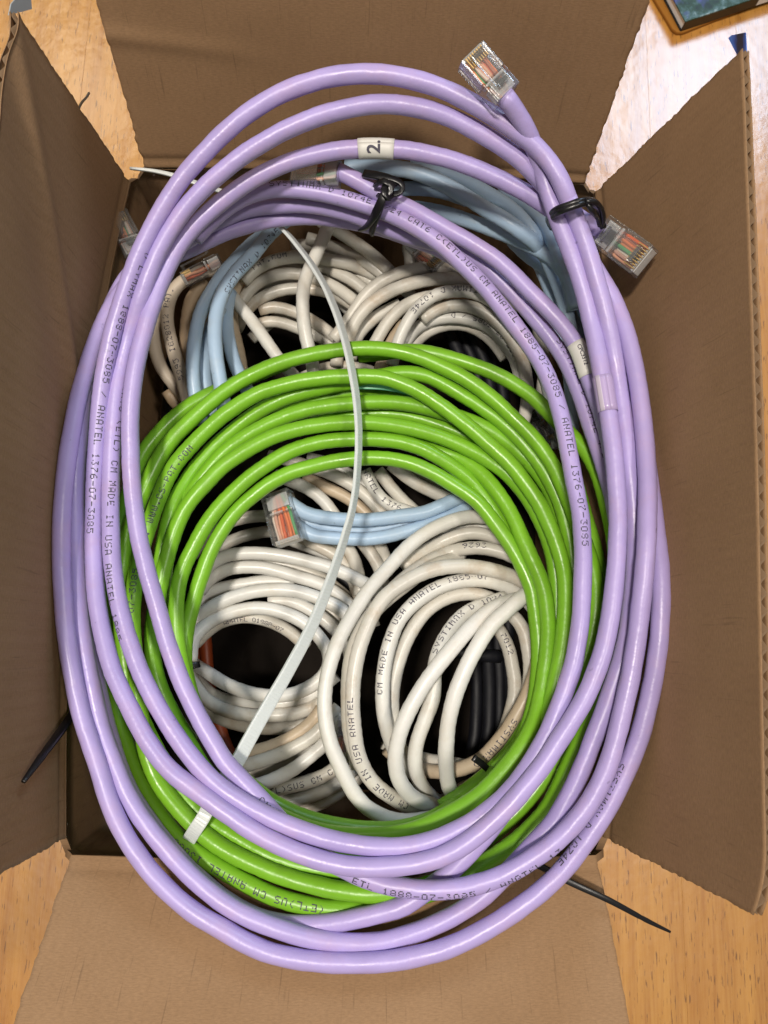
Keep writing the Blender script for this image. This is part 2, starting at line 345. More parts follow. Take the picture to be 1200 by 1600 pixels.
# ------------------------------------------------------------ cardboard box
FL = {"back":[[-86.5,127.1,0.0],[89.7,128.8,0.0],[-86.5,149.8,75.7],[89.7,147.2,76.8]],"front":[[-89.6,-128.8,0.0],[88.4,-125.7,0.0],[-102.3,-202.7,24.8],[97.3,-201.3,21.1]],"left":[[-91.6,121.2,0.0],[-92.1,-123.4,0.0],[-100.4,121.2,79.9],[-97.2,-123.4,77.9]],"right":[[93.6,125.0,0.0],[90.3,-119.6,0.0],[115.5,125.0,75.4],[104.5,-119.6,79.6]]}
box = thing('cardboard_box', 'open brown corrugated cardboard box with raised torn flaps, full of coiled cables', 'box')
TH = 2.6
def flap(key, bulge, torn0, torn1, crease=None, corner=None, nu=120, nv=64):
    a, b, c, d = [Vector(p) for p in FL[key]]
    inner = Vector((0, 0, 0)); n = (b - a).cross(c - a).normalized()
    if n.dot(Vector((0, 0, 60)) - a) < 0: n = -n
    out = Vector((-n.x, -n.y, 0)).normalized(); U = (b - a).length; H = (c - a).length
    sd = {'back': 1.3, 'front': 4.1, 'left': 7.7, 'right': 9.2}[key]
    def pos(u, v):
        # torn side edges
        e0 = (torn0 * (.55 * noise.noise(Vector((v * 9, sd, 0))) + .6 * noise.noise(Vector((v * 34, sd, 2))) + .5 * noise.noise(Vector((v * 90, sd, 5))))) / U
        e1 = (torn1 * (.55 * noise.noise(Vector((v * 9, sd, 8))) + .6 * noise.noise(Vector((v * 34, sd, 9))) + .5 * noise.noise(Vector((v * 90, sd, 7))))) / U
        uu = e0 + u * (1 - e0 - e1); vv = v
        if corner: uu, vv = corner(uu, vv)
        p = a.lerp(b, uu).lerp(c.lerp(d, uu), vv)
        p = p + out * (bulge * math.sin(PI * min(1, max(0, uu))) * (1 - .85 * vv))
        p = p + n * (.55 * noise.noise(Vector((uu * 3, vv * 2, sd))) + .12 * noise.noise(Vector((uu * 40, vv * 3, sd))))
        # scored fold: a shallow valley just above the rim
        p = p - n * (.7 * math.exp(-((vv * H - 4) / 1.3) ** 2))
        if crease: p = p + n * crease(uu, vv)
        return p, (uu * U, vv * H)
    V = []; UVs = []; F = []
    for i in range(nu + 1):
        for j in range(nv + 1):
            p, q = pos(i / nu, j / nv); V.append(p); UVs.append(q)
    N1 = len(V)
    def nrm(i, j):
        i0, i1, j0, j1 = max(0, i - 1), min(nu, i + 1), max(0, j - 1), min(nv, j + 1)
        m = (V[i1 * (nv + 1) + j] - V[i0 * (nv + 1) + j]).cross(V[i * (nv + 1) + j1] - V[i * (nv + 1) + j0]).normalized()
        return m if m.dot(n) > 0 else -m
    NR = [nrm(i, j) for i in range(nu + 1) for j in range(nv + 1)]
    V += [V[k] - NR[k] * .35 for k in range(N1)]; UVs += UVs[:N1]
    flip = (V[nv + 1] - V[0]).cross(V[1] - V[0]).dot(n) < 0
    def quad(o, f):
        for i in range(nu):
            for j in range(nv):
                q = (o + i * (nv + 1) + j, o + (i + 1) * (nv + 1) + j, o + (i + 1) * (nv + 1) + j + 1, o + i * (nv + 1) + j + 1)
                F.append(q if f else q[::-1])
    quad(0, flip); quad(N1, not flip)
    ring = [i * (nv + 1) for i in range(nu + 1)] + [nu * (nv + 1) + j for j in range(1, nv + 1)] + [i * (nv + 1) + nv for i in range(nu - 1, -1, -1)] + [j for j in range(nv - 1, 0, -1)]
    for k in range(len(ring)):
        x, y = ring[k], ring[(k + 1) % len(ring)]; F.append((x, y, y + N1, x + N1))
    fl = mesh('flap', V, F, box, M_CARD, True, UVs)
    fl['label'] = {'back': 'box flap leaning out behind the cables', 'front': 'box flap folded out in front', 'left': 'upright box flap at the left with creased corner', 'right': 'upright box flap at the right with fluted top edge'}[key]
    # outer liner sheet
    V2 = [V[k] - NR[k] * (TH - .4) for k in range(N1)] + [V[k] - NR[k] * TH for k in range(N1)]; F = []
    quad(0, flip); quad(N1, not flip)
    for k in range(len(ring)):
        x, y = ring[k], ring[(k + 1) % len(ring)]; F.append((x, y, y + N1, x + N1))
    mesh('outer_liner', V2, F, fl, M_CARD, True, UVs)
    # fluted medium between the liners, running from the fold to the free edge
    V3 = []; F3 = []; per = 4.7; n3 = int(U / per * 10); js = [0, nv // 2, nv]
    for i in range(n3 + 1):
        u = i / n3; t = .5 + .5 * math.sin(2 * PI * u * U / per); off = .45 + (TH - 1.0) * t
        for j in (.80, .90, .9985):
            p, q = pos(min(.9995, max(.0005, u)), j); k = min(nu, int(u * nu)) * (nv + 1) + min(nv, int(j * nv)); V3.append(p - NR[k] * off)
        if i:
            o = (i - 1) * 3
            for m_ in range(2): F3.append((o + m_, o + 3 + m_, o + 4 + m_, o + 1 + m_))
    o = mesh('fluting', V3, F3, fl, M_FLUTE, True)
    md = o.modifiers.new('paper', 'SOLIDIFY'); md.thickness = .16 * MM; md.offset = 0
    return fl
def left_crease(u, v):
    # long diagonal kink from the outer back corner down to the fold, and a softened corner
    d = (u - (.02 + .42 * (1 - v))) * 120
    return 1.5 * math.exp(-(d / 3) ** 2) - .8 * math.exp(-((d - 9) / 6) ** 2)
def right_corner(u, v):
    # front outer corner worn round
    k = max(0, (u - .93) / .07); lim = 1 - .06 * k * k; return u, min(v, 1) * lim
def back_crease(u, v): return .8 * math.exp(-((v * 79 - 52 + 18 * u) / 3) ** 2) * max(0, 1 - u * 3)
flap('back', 2, .8, .8, back_crease)
flap('front', 2, .8, .6)
fl_left = flap('left', 8, .9, .8, left_crease)
fl_right = flap('right', 6, .9, .8, None, right_corner)
# walls (inside face and outside face), bulging a little, and the base
def wall(k0, bulge):
    a, b = Vector(FL[k0][0]), Vector(FL[k0][1]); nrm = (b - a).cross(UP).normalized()
    if nrm.dot(a) < 0: nrm = -nrm
    V = []; F = []; UVs = []; nu, nv = 40, 16
    for s in (0, TH):
        for i in range(nu + 1):
            for j in range(nv + 1):
                u, v = i / nu, j / nv
                ue = u + (-.028 if i == 0 else .028 if i == nu else 0) * (1 if j > 0 else 0)
                p = a.lerp(b, ue) + nrm * (bulge * math.sin(PI * u) * (1 - v * .8) + s) - UP * (v * 117.5 + .4)
                p += nrm * .5 * noise.noise(Vector((u * 4, v * 3, bulge))); V.append(p); UVs.append((u * (b - a).length, -v * 118))
    N1 = (nu + 1) * (nv + 1)
    for o in (0, N1):
        for i in range(nu):
            for j in range(nv):
                q = o + i * (nv + 1) + j; F.append((q, q + nv + 1, q + nv + 2, q + 1))
    ring = [i * (nv + 1) for i in range(nu + 1)] + [nu * (nv + 1) + j for j in range(1, nv + 1)] + [i * (nv + 1) + nv for i in range(nu - 1, -1, -1)] + [j for j in range(nv - 1, 0, -1)]
    for k in range(len(ring)):
        x, y = ring[k], ring[(k + 1) % len(ring)]; F.append((x, y, y + N1, x + N1))
    mesh('wall', V, F, box, M_CARD, True, UVs)
for k0, bu in (('back', 2), ('front', 2), ('left', 8), ('right', 6)): wall(k0, bu)
V = [(-100, -126, -118), (96, -126, -118), (96, 130, -118), (-100, 130, -118), (-100, -126, -119.6), (96, -126, -119.6), (96, 130, -119.6), (-100, 130, -119.6)]
mesh('base', V, [(0, 1, 2, 3), (7, 6, 5, 4), (0, 4, 5, 1), (1, 5, 6, 2), (2, 6, 7, 3), (3, 7, 4, 0)], box, M_CARD, False, [(p[0], p[1]) for p in V])
def sheet(name, pts, parent, mat, th=.4):
    P = [Vector(p) for p in pts]; n = (P[1] - P[0]).cross(P[2] - P[0]).normalized(); k = len(P)
    V = P + [p - n * th for p in P]; F = [tuple(range(k)), tuple(range(2 * k - 1, k - 1, -1))] + [(i, i + k, (i + 1) % k + k, (i + 1) % k) for i in range(k)]
    return mesh(name, V, F, parent, mat, False)
t_ = sheet('torn_liner', [[116.1,135.8,67.4],[116.5,135.8,68.5],[118.0,132.0,73.8],[117.8,119.2,73.8],[117.3,119.8,72.1],[116.8,127.9,70.1]], fl_right, M_TAG); t_['label'] = 'blue printed torn liner at the corner'
t_ = sheet('torn_liner', [[-103.0,120.3,79.2],[-103.0,124.5,78.8],[-102.6,131.3,75.5],[-102.1,136.3,71.0],[-101.9,132.0,69.4]], fl_left, M_CARDOUT); t_['label'] = 'pale grey torn liner at the corner'
bag = thing('plastic_bag', 'crumpled black plastic bag at the bottom of the box, seen through the cable rings', 'plastic bag')
V = []; F = []; nx, ny = 90, 120
for i in range(nx + 1):
    for j in range(ny + 1):
        x, y = -93 + 184 * i / nx, -123 + 246 * j / ny
        z = -96 + 7 * noise.noise(Vector((x * .015, y * .015, 3))) + 3 * abs(noise.noise(Vector((x * .04, y * .03, 9)))) + .6 * abs(noise.noise(Vector((x * .2, y * .17, 1))))
        V.append((x, y, z))
for i in range(nx):
    for j in range(ny):
        q = i * (ny + 1) + j; F.append((q, q + ny + 1, q + ny + 2, q + 1))
mesh('film', V, F, bag, plain('black_polythene', (.010, .007, .005), .75, .1))
# ------------------------------------------------------------ cables
STR = """
lx|x1|lilac|3.02|44.2,114.1,65.2;46.5,112.9,63.2;48.8,111.7,61.1;51,110.5,58.9;53.2,109.3,56.4;55.2,108.1,53.7;57.1,106.8,50.9;58.7,105,48.5;60.2,102.9,46.5;61.6,100.3,45;62.9,97.5,43.9;64.1,94.5,43.2;65.4,91.3,42.5;66.7,88.3,41.8;68.1,85.3,41;69.6,82.4,40;71.1,79.5,39.1;72.5,76.6,38.1;73.9,73.6,37.2;75.3,70.5,36.4;76.5,67.4,35.6;77.7,64.2,34.9;78.7,60.9,34.3;79.6,57.6,33.7;80.4,54.2,33.2;81.2,50.7,33;81.9,47.1,32.9;82.5,43.5,32.9;83.1,39.9,33;83.6,36.3,32.9;84.2,32.8,32.8;84.7,29.3,32.7;85.2,25.8,32.6;85.7,22.3,32.5;86.1,18.8,32.4;86.5,15.3,32.4;86.9,11.8,32.4;87.2,8.3,32.4;87.5,4.9,32.3;87.7,1.4,32.3;87.9,-2,32.2;88.1,-5.5,32.1;88.2,-8.9,32;88.2,-12.3,31.9;88.2,-15.7,31.9;88,-19.1,31.8;87.8,-22.4,31.7;87.6,-25.8,31.7;87.3,-29.1,31.6;86.9,-32.5,31.6;86.5,-35.8,31.5;86.1,-39,31.5;85.6,-42.3,31.4;85,-45.6,31.4;84.3,-48.8,31.3;83.6,-52,31.2;82.8,-55.1,31.2;81.9,-58.2,31.1;80.8,-61.3,31;79.6,-64.3,30.9;78.4,-67.3,30.8;77,-70.2,30.7;75.5,-73,30.6;73.8,-75.8,30.5;72.1,-78.5,30.3;70.4,-81.2,30.2;68.6,-83.8,30;66.8,-86.5,29.9;65.1,-89.1,29.7;63.3,-91.7,29.5;61.4,-94.2,29.3;59.4,-96.7,29.1;57.4,-99.1,28.8;55.4,-101.5,28.6;53.3,-103.9,28.3;51.2,-106.1,28.1;49,-108.3,27.8;46.7,-110.4,27.5;44.3,-112.5,27.2;41.8,-114.5,26.9;39.3,-116.3,26.6;36.7,-118,26.3;33.9,-119.5,26;31.1,-120.8,25.7;28.1,-121.8,25.4;25.1,-122.6,25.2;22,-123.2,24.9;18.9,-123.7,24.6;15.7,-124,24.4;12.6,-124.3,24.1;9.4,-124.4,23.9;6.3,-124.4,23.7;3.1,-124.2,23.5;-0,-123.8,23.2;-3.2,-123.3,23;-6.3,-122.6,22.8;-9.3,-121.8,22.6;-12.4,-120.9,22.4;-15.4,-119.8,22.3;-18.4,-118.7,22.1;-21.3,-117.5,21.9;-24.2,-116.2,21.7;-27.1,-114.7,21.6;-29.9,-113.2,21.4;-32.6,-111.5,21.2;-35.4,-109.9,21;-38.2,-108.2,20.8;-40.9,-106.5,20.5;-43.7,-104.8,20.3;-46.5,-103.1,19.9;-49.3,-101.4,19.6;-52.1,-99.6,19.3;-54.7,-97.6,19;-57.2,-95.4,18.6;-59.4,-93,18.3;-61.5,-90.5,17.9;-63.6,-87.9,17.6;-65.5,-85.2,17.2;-67.4,-82.4,16.9;-69.2,-79.6,16.5;-71.1,-76.7,16.1;-72.9,-73.8,15.8;-74.6,-70.9,15.4;-76.3,-67.9,15.1;-77.7,-64.8,14.8;-79.1,-61.6,14.4;-80.3,-58.4,14.1;-81.5,-55.1,13.9;-82.6,-51.8,13.6;-83.6,-48.4,13.3;-84.5,-45.1,13.1;-85.3,-41.6,12.8;-86,-38.2,12.6;-86.6,-34.7,12.4;-87.2,-31.1,12.2;-87.7,-27.6,12.1;-88.2,-24,11.9;-88.5,-20.4,11.8;-88.8,-16.8,11.7;-89,-13.2,11.8;-89.2,-9.7,12;-89.4,-6.1,12.4;-89.4,-2.5,12.8;-89.4,1,13.3;-89.4,4.6,13.7;-89.3,8.2,14.3;-89.2,11.7,14.9;-89,15.2,15.6;-88.8,18.7,16.4;-88.5,22.1,17.2;-88.2,25.6,18;-87.8,29,18.8;-87.4,32.5,19.6;-86.9,35.9,20.3;-86.3,39.4,21.1;-85.6,42.8,21.8;-84.9,46.1,22.7;-84.1,49.5,23.5;-83.1,52.8,24.4;-82.1,56,25.4;-81,59.2,26.4;-79.8,62.3,27.4;-78.6,65.5,28.4;-77.3,68.5,29.4;-76,71.6,30.5;-74.6,74.5,31.5;-73,77.5,32.6;-71.4,80.3,33.7;-69.8,83.1,34.8;-68,85.9,35.9;-66.2,88.6,37;-64.3,91.2,38.1;-62.3,93.7,39.3;-60.2,96.2,40.4;-58,98.5,41.5;-55.7,100.7,42.6;-53.3,102.9,43.7;-50.9,105,44.7;-48.5,107.1,45.8;-46,109.1,46.8;-43.4,111,47.8;-40.8,112.9,48.7;-38.1,114.6,49.7;-35.3,116.3,50.5;-32.4,117.8,51.4;-29.5,119.2,52.2;-26.5,120.5,52.9;-23.4,121.6,53.6;-20.3,122.6,54.3;-17.1,123.4,54.8;-13.9,124.2,55.4;-10.7,124.7,55.9;-7.4,125.2,56.3;-4.1,125.5,56.6;-0.8,125.7,56.9;2.6,125.7,57.1;5.9,125.6,57.3;9.2,125.3,57.4;12.5,124.8,57.5;15.7,124.2,57.5;19,123.5,57.4;22.2,122.6,57.3;25.3,121.6,57.2;28.5,120.5,57;31.5,119.2,56.8;34.5,117.9,56.5;37.5,116.4,56.3;40.4,114.9,56;43.4,113.4,55.7;46.3,111.8,55.3;49.1,110.3,54.8;52,108.7,54.2;54.8,107.2,53.3;57.5,105.5,52.5;60,103.5,51.7;62.3,101.2,51;64.3,98.7,50.3;66.1,96.1,49.5;67.8,93.5,48.3;69.4,91.1,46.7;71.1,89,44.8
lx|x2|lilac|3.02|69.4,91,47;71.2,88.8,45.1;72.8,86.4,43.4;74.3,83.7,42.2;75.8,80.8,41.3;77.1,77.8,40.5;78.4,74.7,39.7;79.6,71.6,39;80.7,68.4,38.3;81.8,65.2,37.6;82.9,62,36.9;84,58.8,36.1;85,55.6,35.3;85.9,52.5,34.4;86.9,49.3,33.4;87.8,46.2,32.3;88.6,42.9,31.3;89.4,39.6,30.6;90,36.2,30.2;90.6,32.7,29.9;91.1,29.2,29.6;91.6,25.6,29.4;92,22.1,29.3;92.4,18.5,29.2;92.8,15,29.2;93.1,11.5,29.2;93.4,7.9,29.1;93.7,4.4,29;94,1,28.8;94.3,-2.4,28.5;94.6,-5.9,28.2;94.9,-9.3,27.8;95.1,-12.7,27.5;95.2,-16.1,27.2;95.3,-19.5,26.9;95.4,-22.9,26.6;95.3,-26.3,26.3;95.2,-29.7,26.1;95,-33.1,25.8;94.8,-36.4,25.6;94.5,-39.8,25.4;94.1,-43.1,25.1;93.6,-46.5,24.9;93.1,-49.8,24.7;92.5,-53,24.4;91.7,-56.3,24.2;90.8,-59.5,24;89.7,-62.6,23.7;88.6,-65.8,23.5;87.6,-68.9,23.2;86.5,-72,22.9;85.4,-75.1,22.6;84.2,-78.2,22.4;83,-81.2,22.1;81.7,-84.3,21.7;80.5,-87.3,21.4;79.4,-90.4,21.1;78.2,-93.4,20.7;77,-96.4,20.3;75.7,-99.4,19.9;74.3,-102.3,19.5;72.8,-105.2,19.1;71.2,-108,18.7;69.5,-110.8,18.3;67.5,-113.4,17.8;65.4,-115.8,17.4;63.2,-118.2,17;61,-120.6,16.6;58.8,-123,16.2;56.7,-125.4,15.8;54.4,-127.8,15.4;52.2,-130.1,15.1;49.9,-132.4,14.8;47.5,-134.6,14.5;44.9,-136.6,14.2;42.3,-138.4,14;39.5,-140.1,13.8;36.7,-141.7,13.7;33.8,-143.1,13.5;30.8,-144.4,13.4;27.8,-145.6,13.4;24.8,-146.7,13.3;21.7,-147.7,13.3;18.6,-148.6,13.3;15.4,-149.3,13.4;12.2,-149.7,13.4;9,-149.9,13.5;5.8,-149.9,13.6;2.5,-149.8,13.7;-0.7,-149.4,13.9;-3.9,-149,14;-7.1,-148.4,14.2;-10.2,-147.7,14.3;-13.3,-146.9,14.4;-16.5,-146,14.4;-19.6,-145.1,14.4;-22.6,-144.2,14.2;-25.7,-143.1,14.1;-28.7,-142,13.8;-31.7,-140.7,13.6;-34.6,-139.2,13.4;-37.4,-137.7,13.1;-40.1,-135.9,12.9;-42.8,-134.1,12.7;-45.4,-132.1,12.6;-48,-130.1,12.4;-50.5,-128,12.2;-52.9,-125.9,12.1;-55.3,-123.6,11.9;-57.6,-121.3,11.8;-59.9,-119,11.7;-62.1,-116.5,11.5;-64.3,-114.1,11.4;-66.4,-111.5,11.3;-68.3,-108.8,11.1;-70.1,-106.1,11;-71.8,-103.2,10.8;-73.3,-100.3,10.7;-74.9,-97.3,10.5;-76.4,-94.4,10.3;-78,-91.4,10.2;-79.4,-88.3,10;-80.7,-85.2,9.9;-81.8,-82,9.8;-82.9,-78.8,9.7;-84,-75.6,9.6;-85,-72.4,9.5;-86.1,-69.1,9.4;-87.1,-65.8,9.3;-88.1,-62.4,9.2;-89,-59.1,9.1;-89.9,-55.7,9.1;-90.7,-52.3,9.1;-91.4,-48.9,9.1;-92,-45.4,9.1;-92.6,-41.9,9.1;-93.1,-38.4,9.2;-93.6,-34.9,9.3;-94,-31.4,9.4;-94.5,-27.8,9.6;-94.9,-24.3,9.7;-95.2,-20.7,9.9;-95.6,-17.1,10.2;-95.9,-13.6,10.5;-96.2,-10,10.8;-96.4,-6.4,11.1;-96.6,-2.8,11.5;-96.7,0.8,11.8;-96.7,4.4,12.1;-96.6,8.1,12.3;-96.5,11.7,12.4;-96.5,15.5,12.4;-96.4,19.2,12.3;-96.3,23,12.2;-96.2,26.9,12;-96.1,30.7,11.7;-95.8,34.6,11.4;-95.5,38.5,11.1;-95,42.4,10.9;-94.4,46.3,10.7;-93.8,50.2,10.5;-93,54.1,10.4;-92.1,57.9,10.3;-91.1,61.7,10.3;-89.9,65.4,10.2;-88.6,69.1,10.2;-87,72.7,10.3;-85.1,76.1,10.3;-82.9,79.2,10.3;-80.4,82.1,10.3;-77.6,84.8,10.3;-74.6,87.2,10.3;-71.5,89.5,10.3;-68.3,91.5,10.2;-64.9,93.4,10.2;-61.6,95.3,10.1;-58.2,97.2,10.1;-54.8,99.1,10.1;-51.4,100.9,10.2;-47.9,102.7,10.4;-44.4,104.1,10.6;-40.7,105.2,10.7;-36.9,105.9,10.9;-33,106.4,11;-29.2,106.8,11.1;-25.3,107.1,11.2;-21.4,107.2,11.2;-17.5,107,11.2;-13.7,106.6,11.2;-9.9,105.8,11.2;-6.1,104.9,11.2;-2.3,103.9,11.1;1.4,102.7,11;5,101.4,10.9;8.7,100,10.8;12.3,98.6,10.7;16,97.4,10.6;19.7,96.3,10.4;23.5,95.5,10.3;27.4,94.7,10.1;31.2,93.9,10;34.9,92.8,9.8;38.6,91.6,9.6;42.1,90,9.5;45.5,88.1,9.3;48.6,85.7,9.2;51.4,83,9.1;54.2,80.3,8.9;57,77.5,8.8;59.6,74.6,8.7;62.2,71.6,8.6;64.8,68.6,8.5;67.2,65.6,8.4;69.7,62.6,8.3;72.1,59.5,8.3;74.4,56.3,8.2;76.5,53,8.2;78.4,49.6,8.2;80.1,46.1,8.2;81.6,42.5,8.2;82.9,38.8,8.2;84.1,35.1,8.3;85.2,31.4,8.3;86.3,27.6,8.4;87.4,23.9,8.5;88.5,20.3,8.6;89.6,16.6,8.7;90.7,13,8.8;91.7,9.3,8.8;92.7,5.7,8.9;93.6,2,9;94.4,-1.6,9.1;94.9,-5.3,9.3;95.4,-9,9.5;95.6,-10.9,9.6
lx|x3|lilac|3.02|94,1,13.9;94.2,-2.7,14.1;94.3,-6.4,14.3;94.3,-10.1,14.4;94.2,-13.8,14.6;94,-17.5,14.7;93.7,-21.1,14.8;93.3,-24.7,14.9;92.9,-28.3,15;92.3,-31.9,15.1;91.8,-35.4,15.2;91.2,-38.9,15.3;90.5,-42.4,15.4;89.9,-45.9,15.5;89.1,-49.3,15.6;88.3,-52.7,15.7;87.3,-56,15.7;86.2,-59.3,15.8;85,-62.6,15.9;83.7,-65.8,15.9;82.3,-68.9,16;80.8,-72,16;79.1,-75,16;77.4,-77.9,16;75.5,-80.8,16;73.7,-83.6,16;71.8,-86.4,15.9;69.9,-89.2,15.8;67.9,-91.9,15.7;65.9,-94.6,15.6;63.7,-97.1,15.4;61.6,-99.7,15.3;59.4,-102.2,15.1;57.3,-104.7,14.9;55.2,-107.3,14.7;53.1,-109.8,14.6;51.1,-112.4,14.4;49,-115,14.2;46.9,-117.5,14.1;44.7,-119.9,13.9;42.5,-122.3,13.8;40.2,-124.6,13.7;37.9,-126.8,13.7;35.4,-128.9,13.7;32.9,-130.9,13.7;30.3,-132.8,13.8;27.7,-134.7,13.8;25,-136.5,13.8;22.3,-138.1,13.7;19.3,-139.4,13.5;16.2,-140.4,13.1;13.1,-141.3,12.8;9.9,-142.2,12.4;6.8,-143,12;3.6,-143.8,11.7;0.3,-144.5,11.2;-2.9,-145.1,10.8;-6.2,-145.6,10.3;-9.5,-146,9.9;-12.8,-146.2,9.5;-16.1,-146.2,9.2;-19.4,-145.9,8.9;-22.6,-145.3,8.7;-25.8,-144.4,8.4;-28.9,-143.3,8.1;-32,-142.1,7.8;-34.9,-140.6,7.4;-37.8,-139,7.1;-40.6,-137.2,6.8;-43.4,-135.3,6.6;-46.1,-133.3,6.3;-48.7,-131.3,6.1;-51.2,-129.1,5.9;-53.7,-126.9,5.7;-56.2,-124.6,5.5;-58.5,-122.2,5.3;-60.8,-119.8,5.1;-63.1,-117.2,4.9;-65.3,-114.7,4.7;-67.4,-112,4.6;-69.5,-109.3,4.4;-71.4,-106.5,4.2;-73.2,-103.6,4;-74.8,-100.6,3.9;-76.3,-97.5,3.7;-77.7,-94.4,3.5;-79,-91.2,3.3;-80.3,-88,3.2;-81.5,-84.8,3;-82.7,-81.5,2.8;-83.8,-78.2,2.7;-84.9,-74.9,2.5;-86,-71.5,2.4;-87,-68.2,2.2;-88,-64.7,2.1;-88.9,-61.3,2;-89.8,-57.8,1.8;-90.5,-54.3,1.8;-91.2,-50.8,1.7;-91.9,-47.2,1.6;-92.5,-43.6,1.5;-93,-40,1.5;-93.5,-36.4,1.5;-94,-32.7,1.5;-94.5,-29.1,1.5;-95,-25.4,1.6;-95.4,-21.7,1.6;-95.7,-18,1.7;-96.1,-14.3,1.8;-96.3,-10.6,2;-96.4,-6.8,2.1;-96.5,-3.1,2.2;-96.5,0.7,2.3;-96.5,4.5,2.4;-96.4,8.3,2.4;-96.3,12.2,2.4;-96.2,16,2.4;-96,19.9,2.4;-95.7,23.8,2.4;-95.4,27.7,2.5;-94.9,31.5,2.6;-94.4,35.4,2.7;-93.9,39.3,2.8;-93.2,43.2,2.9;-92.4,47,3;-91.6,50.9,3.2;-90.7,54.7,3.3;-89.7,58.5,3.5;-88.6,62.3,3.7;-87.4,66.1,3.8;-85.8,69.7,4;-84,73.2,4.2;-81.8,76.5,4.3;-79.4,79.6,4.5;-76.8,82.5,4.6;-73.9,85.1,4.7;-70.8,87.4,4.8;-67.4,89.3,4.9;-63.9,91.1,5;-60.5,93.1,5.1;-57.2,95.1,5.1;-53.7,97,5.1;-50.2,98.7,5.1;-46.5,100.2,5;-42.8,101.7,4.9;-39.1,103,4.8;-35.3,104.2,4.6;-31.5,105.2,4.4;-27.6,106,4.1;-23.7,106.7,3.8;-19.8,107.1,3.5;-15.8,107.4,3.1;-11.8,107.3,2.7;-7.9,107.1,2.2;-3.9,106.9,1.7;0,106.6,1.1;4,106.2,0.4;8,105.7,-0.3;11.9,105.1,-1.1;15.8,104.3,-2;19.7,103.5,-2.9;23.7,102.7,-3.9;27.6,102,-5;31.6,101.1,-6.1;35.4,99.8,-7.3;39,98.2,-8.5;42.4,96.1,-9.8;45.6,93.8,-11.1;48.7,91.4,-12.4;51.8,88.9,-13.8;54.8,86.3,-15.1;57.8,83.6,-16.5;60.7,80.8,-17.9;63.6,77.9,-19.2;66.4,75,-20.6;69.2,72,-22;70.6,70.5,-22.7
